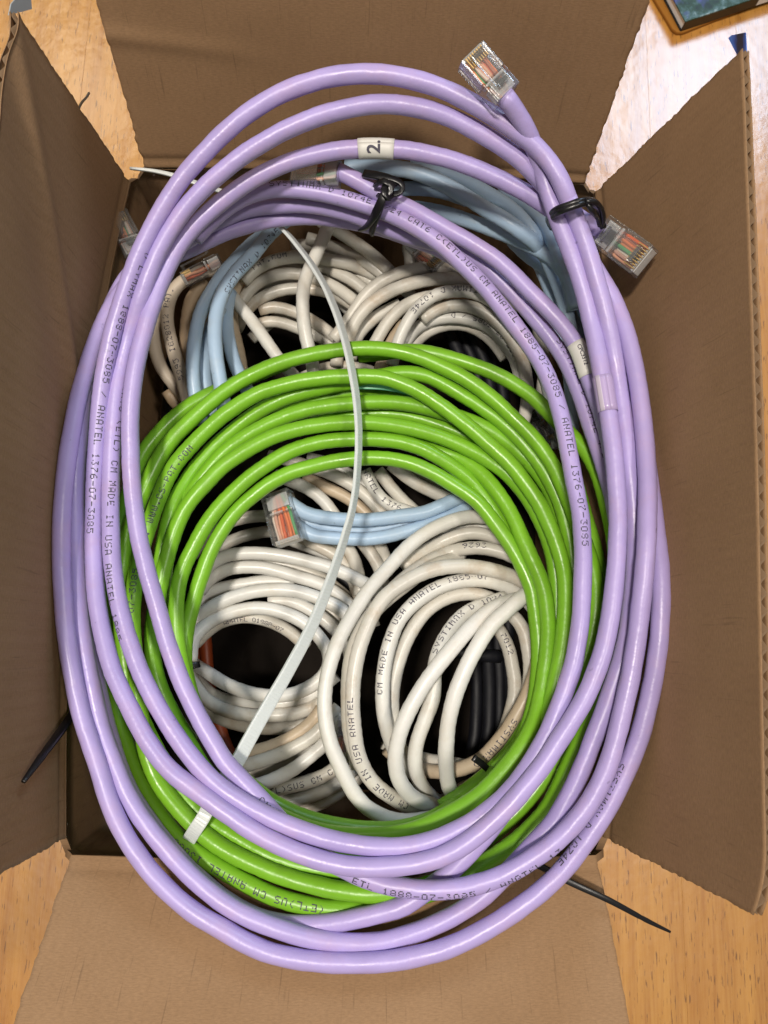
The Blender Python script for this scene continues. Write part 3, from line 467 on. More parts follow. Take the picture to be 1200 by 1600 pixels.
ly|y1|lilac|3.02|86.4,87.5,32.4;82.8,88.4,34.1;79.3,89.4,35.7;75.9,90.5,36.9;72.8,92.1,37.8;70,94.1,38.4;67.3,96.2,39.2;64.6,98.2,40.2;62,100,41.8;59.3,101.6,43.5;56.5,103.2,45;53.8,104.9,46.1;50.9,106.6,46.9;48,108.2,47.5;45,109.8,48.1;42,111.2,48.6;39,112.6,49.2;35.9,113.9,49.6;32.7,115.2,50;29.6,116.3,50.4;26.3,117.3,50.7;23.1,118.1,51;19.7,118.8,51.1;16.4,119.2,51.3;13,119.6,51.3;9.6,119.7,51.3;6.2,119.6,51.2;2.9,119.3,51.1;-0.5,118.8,50.8;-3.8,118.1,50.6;-7.1,117.4,50.2;-10.4,116.6,49.8;-13.6,115.7,49.4;-16.8,114.6,48.9;-20,113.5,48.3;-23.1,112.3,47.7;-26.2,111.1,47;-29.2,109.7,46.2;-32.2,108.2,45.4;-35.1,106.7,44.6;-38,105.1,43.7;-40.8,103.4,42.8;-43.6,101.6,41.8;-46.3,99.7,40.8;-49,97.8,39.8;-51.7,95.8,38.7;-54.2,93.7,37.7;-56.7,91.5,36.6;-59.1,89.2,35.5;-61.3,86.7,34.4;-63.3,84.1,33.3;-65.3,81.4,32.2;-67.1,78.6,31.1;-68.8,75.8,30.1;-70.3,72.8,29.1;-71.6,69.7,28.1;-72.9,66.6,27.1;-74.1,63.4,26;-75.3,60.3,24.8;-76.6,57.3,23.4;-77.8,54.3,21.9;-79,51.2,20.5;-80.1,48,19.2;-81,44.7,18.3;-81.8,41.2,17.7;-82.4,37.6,17.2;-82.9,34,16.9;-83.3,30.3,16.7;-83.6,26.7,16.4;-83.8,23,16;-83.9,19.4,15.6;-84,15.8,15.1;-84,12.2,14.7;-84,8.6,14.3;-84,5,13.9;-83.9,1.4,13.5;-83.8,-2.2,13.2;-83.6,-5.8,13;-83.3,-9.4,13;-82.9,-13,13;-82.5,-16.6,13.1;-82.1,-20.2,13.1;-81.7,-23.8,13.2;-81.2,-27.3,13.2;-80.6,-30.8,13.3;-79.9,-34.3,13.3;-79.1,-37.8,13.4;-78.2,-41.2,13.5;-77.2,-44.6,13.6;-76.1,-47.9,13.8;-74.9,-51.2,13.9;-73.7,-54.5,14.1;-72.3,-57.7,14.3;-70.9,-60.8,14.5;-69.4,-64,14.7;-67.9,-67,14.9;-66.2,-70,15.1;-64.4,-72.9,15.4;-62.6,-75.8,15.6;-60.7,-78.6,15.8;-58.7,-81.3,16.1;-56.7,-84,16.3;-54.6,-86.7,16.5;-52.5,-89.2,16.8;-50.3,-91.8,17;-48.1,-94.2,17.2;-45.8,-96.6,17.4;-43.4,-98.8,17.6;-40.9,-100.9,17.8;-38.2,-102.9,18;-35.5,-104.7,18.2;-32.6,-106.3,18.4;-29.7,-107.8,18.7;-26.7,-109.2,19;-23.8,-110.5,19.2;-20.8,-111.8,19.5;-17.7,-113,19.7;-14.7,-114.1,19.9;-11.6,-115.1,20;-8.5,-116,20.1;-5.4,-116.8,20.2;-2.2,-117.5,20.3;1,-118.1,20.4;4.2,-118.5,20.5;7.4,-118.9,20.7;10.6,-119.2,20.8;13.8,-119.3,21;17,-119.3,21.1;20.2,-119,21.3;23.4,-118.5,21.5;26.5,-117.8,21.6;29.6,-116.8,21.8;32.6,-115.7,22;35.5,-114.4,22.2;38.4,-113,22.4;41.2,-111.4,22.6;43.9,-109.7,22.8;46.5,-107.8,22.9;49,-105.8,23.1;51.4,-103.7,23.3;53.6,-101.4,23.5;55.8,-99,23.6;57.7,-96.4,23.8;59.6,-93.8,24;61.4,-91.2,24.1;63.1,-88.4,24.3;64.7,-85.6,24.4;66.2,-82.7,24.5;67.5,-79.8,24.6;68.8,-76.8,24.7;70,-73.8,24.8;71.2,-70.7,24.9;72.3,-67.6,24.9;73.4,-64.5,25;74.4,-61.4,25;75.2,-58.1,25;75.8,-54.9,25;76.4,-51.6,25;76.9,-48.3,25;77.4,-44.9,24.9;77.7,-41.6,24.8;78,-38.2,24.7;78.2,-34.8,24.6;78.4,-31.4,24.5;78.6,-27.9,24.4;78.7,-24.4,24.3;78.7,-20.9,24.1;78.6,-17.4,23.9;78.5,-13.9,23.7;78.2,-10.4,23.6;77.7,-6.9,23.3;77.2,-3.3,23.1;76.6,0.2,22.9;76.1,3.8,22.7;75.6,7.4,22.5;75,11,22.3;74.5,14.7,22;73.9,18.3,21.8;73.2,22,21.6;72.4,25.6,21.5;71.5,29.3,21.3;70.5,32.9,21.2;69.2,36.4,21;67.8,39.9,20.9;66.2,43.2,20.8;64.3,46.5,20.7;62.3,49.7,20.6;60.3,52.8,20.6;58.1,55.9,20.5;55.9,59,20.5;53.7,62,20.5;51.4,65.1,20.4;49.1,68,20.5;46.7,71,20.5;44.2,73.8,20.5;41.6,76.6,20.6;38.9,79.3,20.7;36.2,81.9,20.8;33.4,84.5,20.9;30.6,86.9,21.1;27.5,89.2,21.2;24.4,91.3,21.3;21.2,93.3,21.3;17.9,95.3,21.1;14.5,97.1,20.9;11.1,98.9,20.5;7.6,100.4,20.3;4,101.8,20.1;0.4,103,20;-3.3,104.1,20;-6.9,105.1,20;-10.6,106,19.9;-14.4,106.8,19.9;-18.1,107.3,19.9;-21.9,107.7,19.9;-25.6,107.8,19.9;-29.4,107.7,19.9;-33.1,107.2,20;-36.7,106.2,20;-40.2,104.8,20.1;-43.5,102.9,20.2;-46.5,100.7,20.4;-49.4,98.1,20.5;-52,95.3,20.6;-54.5,92.3,20.8;-56.8,89.2,20.9;-59.1,86,21
ly|y2|lilac|3.02|-50.3,101.6,15.1;-53.1,98.7,15.3;-55.7,95.8,15.5;-58.3,92.9,15.6;-60.9,90.1,15.7;-63.8,87.6,15.7;-66.8,85.2,15.7;-69.7,82.9,15.7;-72.6,80.5,15.7;-75.5,78,15.7;-78.2,75.4,15.7;-80.7,72.7,15.8;-83.1,69.7,15.8;-85.2,66.6,15.8;-87,63.3,15.8;-88.6,59.8,15.9;-90,56.3,15.9;-91.2,52.7,16;-92.2,49,16.1;-93,45.3,16.2;-93.8,41.5,16.4;-94.4,37.8,16.6;-95,34,16.9;-95.5,30.2,17.2;-95.9,26.5,17.5;-96.2,22.7,17.8;-96.4,18.9,18.2;-96.5,15.2,18.6;-96.6,11.4,19;-96.7,7.7,19.4;-96.8,4.1,19.7;-96.8,0.5,19.9;-96.8,-3.1,20.1;-96.8,-6.7,20.1;-96.8,-10.2,20;-96.8,-13.6,19.8;-96.7,-17.1,19.5;-96.6,-20.5,19;-96.5,-23.9,18.5;-96.4,-27.3,17.9;-96.3,-30.7,17.3;-96.1,-34.1,16.7;-95.8,-37.5,16.2;-95.5,-40.8,15.7;-95.1,-44.2,15.2;-94.7,-47.6,14.8;-94.2,-51,14.5;-93.6,-54.3,14.2;-92.9,-57.7,14;-92.2,-61,13.8;-91.4,-64.3,13.7;-90.5,-67.6,13.6;-89.6,-70.8,13.5;-88.7,-74,13.5;-87.6,-77.2,13.5;-86.5,-80.4,13.5;-85.3,-83.5,13.5;-84,-86.6,13.6;-82.6,-89.6,13.6;-81.3,-92.6,13.7;-79.9,-95.6,13.8;-78.6,-98.6,13.8;-77.3,-101.7,13.8;-76.1,-104.7,13.9;-74.8,-107.6,14;-73.4,-110.5,14;-71.8,-113.4,14.1;-70.2,-116.1,14.1;-68.4,-118.8,14.2;-66.5,-121.4,14.3;-64.4,-123.9,14.4;-62.3,-126.3,14.4;-60.1,-128.7,14.5;-57.8,-130.9,14.6;-55.5,-133.1,14.6;-53,-135.2,14.7;-50.5,-137.2,14.8;-47.9,-139.1,14.8;-45.2,-140.8,14.9;-42.4,-142.3,15;-39.5,-143.7,15.1;-36.6,-145.1,15.1;-33.7,-146.5,15.2;-30.8,-148,15.3;-28,-149.3,15.4;-25,-150.5,15.5;-22,-151.6,15.6;-18.9,-152.4,15.8;-15.8,-153,15.9;-12.6,-153.5,16;-9.5,-153.9,16.2;-6.3,-154.1,16.3;-3.1,-154.3,16.5;0.1,-154.4,16.6;3.3,-154.3,16.8;6.5,-154.3,16.9;9.6,-154.1,17.1;12.8,-153.9,17.2;16,-153.5,17.4;19.1,-153.1,17.5;22.3,-152.5,17.7;25.4,-151.8,17.8;28.4,-151,18;31.5,-150.2,18.2;34.5,-149.2,18.4;37.5,-148,18.5;40.4,-146.7,18.7;43.2,-145.3,18.9;46,-143.8,19.1;48.7,-142.2,19.4;51.4,-140.6,19.6;54.1,-138.8,19.8;56.7,-137,20.1;59.2,-135.1,20.4;61.8,-133.2,20.7;64.2,-131.2,21;66.6,-129,21.3;68.9,-126.8,21.7;71,-124.5,22;73.1,-122.1,22.4;75,-119.6,22.8;76.8,-117,23.3;78.6,-114.4,23.7;80.4,-111.7,24.1;82.1,-109.1,24.6;83.8,-106.4,25;85.3,-103.6,25.5;86.7,-100.8,26;88.1,-97.9,26.5;89.4,-95,27;90.6,-92.1,27.5;91.8,-89.1,28.1;92.9,-86.1,28.6;93.9,-83.1,29.1;94.7,-80,29.7;95.4,-77,30.2;96.1,-73.9,30.7;96.8,-70.7,31.3;97.3,-67.6,31.8;97.9,-64.5,32.3;98.3,-61.3,32.9;98.7,-58.2,33.4;99.1,-55,33.9;99.4,-51.8,34.4;99.6,-48.6,34.7;99.8,-45.4,35;100,-42.2,35.2;100.2,-39,35.2;100.3,-35.7,35.1;100.4,-32.4,34.9;100.5,-29.1,34.6;100.4,-25.8,34.1;100.4,-22.4,33.6;100.3,-19,33;100.3,-15.5,32.4;100.2,-12.1,31.8;100.2,-8.5,31.1;100.1,-5,30.4;100.1,-1.3,29.7;100,2.3,28.9;99.9,6,28.2;99.7,9.7,27.5;99.5,13.4,26.8;99.2,17.1,26.3;98.8,20.8,25.8;98.4,24.6,25.4;97.9,28.3,25;97.3,32,24.7;96.7,35.7,24.4;96,39.4,24.3;95.2,43.1,24.1;94.4,46.8,24;93.5,50.4,24;92.6,54.1,24;91.6,57.7,24;90.4,61.3,24.1;89.2,64.9,24.2;87.7,68.3,24.3;86.2,71.7,24.5;84.5,75.1,24.7;82.8,78.4,24.9;80.9,81.6,25.3;79,84.6,26;76.8,87.2,27.2;74.4,89.4,29.2;71.9,91.3,31.5
ly|y3|lilac|3.02|71.2,93.2,34.2;73,89.9,34.4;74.9,86.7,34.4;76.7,83.5,34.2;78.5,80.4,33.9;80.3,77.4,33.4;82.2,74.4,33;84.1,71.4,32.6;86,68.4,32.3;87.8,65.3,32.1;89.3,62,32;90.6,58.5,32;91.7,55,32.2;92.7,51.4,32.4;93.5,47.8,32.6;94.2,44.2,32.6;94.9,40.6,32.6;95.5,37,32.7;96,33.4,32.7;96.4,29.8,32.8;96.7,26.2,32.9;97,22.6,33.1;97.2,19,33.3;97.3,15.4,33.6;97.4,11.8,33.9;97.4,8.2,34.2;97.3,4.7,34.6;97.2,1.1,35.1;97,-2.5,35.6;96.7,-6,36.1;96.4,-9.5,36.6;96,-12.9,37;95.6,-16.4,37.4;95.3,-19.7,37.7;94.9,-23.1,37.9;94.6,-26.3,37.9;94.2,-29.6,37.7;94,-32.8,37.4;93.7,-36,36.9;93.5,-39.2,36.4;93.2,-42.3,35.8;93,-45.5,35.2;92.7,-48.7,34.7;92.4,-51.9,34.2;92,-55,33.7;91.5,-58.2,33.3;91,-61.3,32.9;90.5,-64.5,32.5;89.8,-67.6,32.1;89.1,-70.7,31.7;88.4,-73.8,31.4;87.7,-76.9,31;87,-80,30.7;86.2,-83,30.3;85.4,-86.1,30;84.5,-89.1,29.7;83.5,-92,29.3;82.3,-95,29;81.1,-97.8,28.6;79.6,-100.6,28.2;78,-103.3,27.8;76.2,-105.9,27.4;74.3,-108.4,26.9;72.3,-110.8,26.5;70.1,-113.1,26;67.9,-115.3,25.6;65.5,-117.4,25.1;63,-119.3,24.7;60.4,-121.1,24.2;57.8,-122.9,23.7;55.1,-124.5,23.3;52.3,-126,22.9;49.4,-127.3,22.4;46.5,-128.5,22;43.4,-129.5,21.6;40.4,-130.4,21.1;37.3,-131,20.7;34.1,-131.4,20.3;31,-131.7,19.9;27.8,-131.8,19.5;24.6,-131.8,19.1;21.4,-131.6,18.6;18.2,-131.4,18.2;15.1,-131,17.8;12,-130.4,17.4;8.9,-129.5,17;5.9,-128.5,16.7;2.9,-127.3,16.3;-0.1,-126.1,16;-3,-124.8,15.7;-5.9,-123.3,15.4;-8.6,-121.6,15.1;-11.3,-119.8,14.9;-13.8,-117.8,14.6;-16.4,-115.8,14.4;-18.8,-113.7,14.2;-21.2,-111.4,14.1;-23.5,-109.2,14.1;-25.9,-106.9,14;-28.3,-104.6,14;-30.8,-102.4,14;-33.3,-100.2,13.9;-35.7,-98,13.9;-38,-95.6,13.9;-40,-93,13.8;-41.9,-90.2,13.8;-43.8,-87.5,13.8;-45.7,-84.7,13.7;-47.5,-81.8,13.7;-49.2,-79,13.7;-50.9,-76.1,13.6;-52.6,-73.1,13.6;-54.2,-70.1,13.6;-55.7,-67,13.5;-57.1,-63.9,13.5;-58.5,-60.8,13.5;-59.9,-57.6,13.4;-61.1,-54.4,13.4;-62.3,-51.1,13.4;-63.5,-47.8,13.4;-64.7,-44.5,13.4;-65.9,-41.2,13.4;-67.1,-37.9,13.5;-68.3,-34.6,13.5;-69.4,-31.2,13.6;-70.5,-27.9,13.7;-71.6,-24.5,13.8;-72.5,-21,13.9;-73.3,-17.5,14.1;-74,-14,14.3;-74.7,-10.5,14.5;-75.3,-7,14.8;-75.8,-3.5,15;-76.2,0.1,15.4;-76.6,3.6,15.7;-76.8,7.2,16.1;-77.1,10.7,16.6;-77.3,14.3,17.1;-77.4,17.8,17.6;-77.4,21.4,18.2;-77.3,24.9,18.8;-77.1,28.4,19.3;-76.8,32,19.8;-76.4,35.5,20.3;-75.9,39.1,20.7;-75.4,42.7,21;-74.7,46.2,21.4;-73.9,49.8,21.7;-73.1,53.3,22.1;-72.2,56.9,22.4;-71.2,60.4,22.8;-70.2,63.9,23.2;-69,67.3,23.7;-67.7,70.6,24.2;-66.3,73.9,24.8;-64.7,77.1,25.4;-62.9,80.2,26;-61,83.1,26.6;-58.8,85.9,27.3;-56.4,88.5,27.9;-53.8,90.9,28.5;-51.1,93.3,29.2;-48.4,95.5,29.8;-45.6,97.7,30.4;-42.7,99.8,31;-39.8,101.7,31.6;-36.8,103.5,32.2;-33.6,105.2,32.8;-30.4,106.7,33.3;-27.1,108,33.9;-23.8,109.2,34.4;-20.4,110.2,34.8;-16.9,111.1,35.2;-13.5,111.8,35.6;-9.9,112.4,36;-6.4,112.9,36.3;-2.9,113.2,36.5;0.7,113.5,36.8;4.3,113.6,37;7.8,113.6,37.1;11.4,113.4,37.2;15,113.2,37.3;18.5,112.8,37.3;22,112.3,37.3;25.5,111.7,37.2;29,111,37.2;32.5,110.1,37.1;35.9,109.1,36.9;39.3,108,36.8;42.7,106.8,36.6;46,105.5,36.3;49.3,104.2,36.1;52.6,102.7,35.8;55.8,101.2,35.6;59,99.6,35.3;62.1,97.9,34.9;65.2,96.2,34.4;68.3,94.5,33.6;71.3,92.9,32.5;74,90.9,31.3;76.2,88.4,30.1;78.2,85.6,29.1
ly|y4|lilac|3.02|-8.5,112.4,25.3;-5.1,111.1,24.8;-1.8,109.6,24.4;1.5,108.1,23.9;4.8,106.5,23.4;8.1,105,22.9;11.6,103.7,22.2;15,102.7,21.3;18.5,101.7,20.4;22,100.4,19.6;25.3,98.9,19;28.7,97.2,18.7;32.1,95.4,18.4;35.4,93.7,18.2;38.8,91.9,18.1;42.1,90,17.9;45.4,88.1,17.7;48.6,86.1,17.6;51.7,83.9,17.4;54.6,81.4,17.3;57.4,78.8,17.2;60.1,76.1,17;62.7,73.4,16.9;65.4,70.7,16.8;68.1,68,16.7;70.7,65.2,16.7;73.2,62.4,16.6;75.6,59.4,16.6;77.8,56.4,16.5;79.8,53.2,16.5;81.4,49.7,16.5;82.6,46.1,16.6;83.7,42.4,16.6;84.8,38.7,16.7;86,35.1,16.8;87.2,31.5,16.9;88.3,27.9,17.1;89.2,24.2,17.3;90.1,20.5,17.5;90.8,16.8,17.8;91.4,13.1,18.1;91.9,9.4,18.4;92.2,5.7,18.7;92.4,1.9,19.1;92.5,-1.8,19.4;92.5,-5.5,19.7;92.4,-9.1,20;92.3,-12.8,20.3
green|g_a|green|2.95|0.6,58.1,-15;4.7,58.7,-14.7;8.8,59.2,-14.5;12.9,59.8,-14.2;17.1,60.2,-13.9;21.2,60.4,-13.6;25.3,60.2,-13.3;29.4,59.6,-13;33.4,58.7,-12.7;37.4,57.7,-12.4;41.4,56.6,-12.1;45.3,55.3,-11.8;49.1,53.8,-11.4;52.9,52.2,-11;56.5,50.4,-10.7;60.1,48.4,-10.2;63.5,46.2,-9.8;66.8,43.8,-9.3;69.9,41.2,-8.8;72.8,38.3,-8.3;75.5,35.2,-7.7;78,32.1,-7.1;80.7,29.1,-6.5;83.3,26.1,-5.8;85.9,23.1,-5;88.2,19.9,-4.2;90.1,16.4,-3.4;91.6,12.7,-2.4;92.8,8.8,-1.4;93.6,4.9,-0.4;94.3,0.9,0.8;94.8,-3,2;95.2,-7,3.3;95.4,-10.9,4.5;95.6,-14.9,5.7;95.7,-18.7,6.7;95.7,-22.5,7.7;95.7,-26.3,8.4;95.6,-30,9;95.6,-33.7,9.5;95.5,-37.3,9.8;95.4,-40.9,10;95.2,-44.5,10;95,-48,9.8;94.7,-51.5,9.3;94.3,-55,8.7;93.8,-58.5,8;93.3,-62,7.1;92.6,-65.4,6.3;91.6,-68.8,5.6;90.5,-72.2,4.9;89.1,-75.4,4.3;87.6,-78.6,3.8;86,-81.8,3.3;84.3,-84.9,2.9;82.7,-88.1,2.6;81.2,-91.3,2.4;79.7,-94.4,2.2;78.1,-97.6,2;76.6,-100.7,1.9;75.1,-103.9,1.9;73.5,-106.9,1.9;71.7,-109.9,1.9;69.6,-112.6,2;67.2,-115.1,2.1;64.6,-117.5,2.3;62,-119.7,2.5;59.2,-121.8,2.8;56.3,-123.7,3.1;53.4,-125.6,3.4;50.4,-127.3,3.8;47.4,-128.9,4.3;44.4,-130.6,4.7;41.4,-132.1,5.2;38.4,-133.6,5.6;35.3,-135,5.7;32.2,-136.3,5.7;29,-137.4,5.6;25.8,-138.4,5.7;22.5,-139.3,5.9;19.2,-140.1,6.2;16,-140.7,6.5;12.6,-141.2,6.8;9.3,-141.6,7;6,-141.8,7.1;2.6,-141.9,7.1;-0.7,-141.9,7.1;-4.1,-141.8,7.1;-7.4,-141.4,7;-10.7,-140.9,6.8;-14,-140.3,6.6;-17.3,-139.5,6.3;-20.6,-138.7,6;-23.8,-137.7,5.6;-27,-136.5,5.2;-30.1,-135.3,4.7;-33.2,-134,4.2;-36.4,-132.6,3.7;-39.5,-131.2,3.1;-42.6,-129.7,2.5;-45.6,-128.1,1.9;-48.7,-126.5,1.1;-51.7,-124.7,0.3;-54.6,-122.8,-0.6;-57.4,-120.7,-1.5;-60,-118.4,-2.4;-62.4,-115.9,-3.2;-64.7,-113.2,-4;-66.8,-110.4,-4.8;-68.8,-107.6,-5.5;-70.7,-104.6,-6.2;-72.6,-101.6,-6.8;-74.5,-98.5,-7.4;-76.3,-95.4,-8;-78,-92.2,-8.5;-79.6,-89,-9;-81,-85.6,-9.5;-82.3,-82.2,-10;-83.4,-78.7,-10.4;-84.5,-75.2,-10.8;-85.4,-71.6,-11.2;-86.2,-68,-11.6;-86.9,-64.4,-12;-87.5,-60.7,-12.3;-88,-56.9,-12.7;-88.4,-53.2,-13;-88.8,-49.4,-13.3;-89.1,-45.6,-13.6;-89.3,-41.8,-13.9;-89.4,-37.9,-14.2;-89.5,-34,-14.4;-89.5,-30.1,-14.7;-89.4,-26.2,-15;-89.2,-22.3,-15.2;-88.9,-18.4,-15.5;-88.6,-14.4,-15.7;-88.2,-10.4,-16;-87.7,-6.4,-16.2;-87.1,-2.5,-16.5;-86.4,1.5,-16.7;-85.6,5.5,-17;-84.5,9.4,-17.2;-83.3,13.3,-17.5;-81.7,17.1,-17.8;-79.7,20.6,-18;-77.4,23.9,-18.3;-75,27.2,-18.6;-72.4,30.3,-18.9;-69.6,33.3,-19.2;-66.6,36.1,-19.6;-63.4,38.7,-20.1;-60,41,-20.6;-56.5,43.2,-21;-52.9,45.2,-21.2;-49.1,47,-21.3;-45.4,48.8,-21.5;-41.6,50.6,-21.6;-37.8,52.4,-21.7;-34,54.2,-21.8;-30.2,56.1,-21.9;-28.3,57,-22
green|g_b|green|2.95|70.9,-96.2,-5.9;72.7,-93,-5.6;74.6,-89.9,-5.4;76.3,-86.7,-5;77.8,-83.4,-4.7;79.3,-80.1,-4.3;80.7,-76.7,-3.9;82,-73.3,-3.5;83.2,-69.9,-3;84.3,-66.4,-2.5;85.4,-62.9,-2;86.4,-59.4,-1.5;87.3,-55.9,-0.9;88.1,-52.3,-0.3;88.8,-48.7,0.2;89.4,-45.1,0.7;89.8,-41.4,1;90.1,-37.7,1.1;90.2,-34,1;89.9,-30.3,0.7;89.3,-26.6,0.3;88.5,-22.9,-0.1;87.5,-19.3,-0.5;86.4,-15.7,-0.8;85.2,-12.1,-1.2;83.9,-8.5,-1.5;82.7,-4.8,-1.7;81.4,-1.2,-2;80.1,2.5,-2.2;78.6,6.1,-2.4;77.1,9.7,-2.6;75.4,13.3,-2.8;73.4,16.6,-3;71.2,19.8,-3.1;68.7,22.9,-3.3;66.1,25.8,-3.4;63.3,28.7,-3.6;60.5,31.5,-3.7;57.7,34.3,-3.9;54.8,37,-4;51.7,39.5,-4.1;48.6,42,-4.2;45.3,44.3,-4.4;41.9,46.4,-4.5;38.4,48.4,-4.6;34.8,50.2,-4.7;31.2,51.9,-4.9;27.5,53.5,-5;23.7,54.8,-5.1;19.8,55.9,-5.2;15.9,56.8,-5.4;11.9,57.4,-5.5;7.9,57.6,-5.6;3.9,57.6,-5.7;-0.1,57.4,-5.9;-4.1,57,-6;-8.1,56.4,-6.1;-12,55.7,-6.3;-15.9,54.9,-6.4;-19.8,53.9,-6.5;-23.7,52.8,-6.7;-27.4,51.5,-6.8;-31.1,50,-7;-34.8,48.3,-7.1;-38.3,46.5,-7.2;-41.8,44.6,-7.4;-45.2,42.5,-7.5;-48.4,40.2,-7.7;-51.5,37.8,-7.8;-54.5,35.1,-7.9;-57.3,32.4,-8;-60.1,29.6,-8.2;-62.8,26.7,-8.3;-65.4,23.8,-8.4;-68,20.8,-8.5;-70.3,17.6,-8.6;-72.3,14.3,-8.7;-74.1,10.8,-8.8;-75.6,7.2,-8.9;-76.9,3.6,-9;-78.2,-0.1,-9.1;-79.4,-3.8,-9.1;-80.5,-7.5,-9.2;-81.6,-11.2,-9.3;-82.5,-15,-9.3;-83.2,-18.7,-9.3;-83.7,-22.5,-9.4;-84.1,-26.3,-9.4;-84.2,-30.1,-9.4;-84.2,-33.9,-9.4;-84.1,-37.7,-9.4;-83.8,-41.5,-9.4;-83.5,-45.3,-9.3;-83,-49,-9.3;-82.5,-52.7,-9.2;-81.8,-56.4,-9;-81.1,-60.1,-8.9;-80.3,-63.7,-8.7;-79.4,-67.3,-8.6;-78.4,-70.8,-8.4;-77.3,-74.3,-8.2;-75.9,-77.7,-8;-74.3,-81.1,-7.8;-72.7,-84.3,-7.5;-70.8,-87.5,-7.2;-68.9,-90.5,-6.7;-66.8,-93.5,-6.3;-64.7,-96.5,-5.8;-62.5,-99.3,-5.3;-60.4,-102.2,-4.9;-58.1,-104.9,-4.4;-55.8,-107.6,-3.9;-53.4,-110.2,-3.4;-50.8,-112.6,-2.9;-48.2,-114.9,-2.5;-45.4,-117,-2;-42.4,-118.8,-1.5;-39.2,-120.4,-1;-36,-121.9,-0.5;-32.9,-123.4,0;-29.7,-124.8,0.5;-26.5,-126.2,1;-23.3,-127.5,1.4;-20,-128.5,1.8;-16.7,-129.4,2.2;-13.3,-130.2,2.5;-9.9,-130.7,2.7;-6.5,-131.2,2.9;-3.1,-131.4,3.1;0.3,-131.6,3.1;3.7,-131.6,3.1;7.2,-131.4,3;10.6,-131.2,2.9;14,-130.8,2.7;17.4,-130.3,2.5;20.8,-129.8,2.3;24.2,-129,2.1;27.4,-127.9,1.8;30.7,-126.7,1.5;33.9,-125.4,1.1;37.1,-124.1,0.8
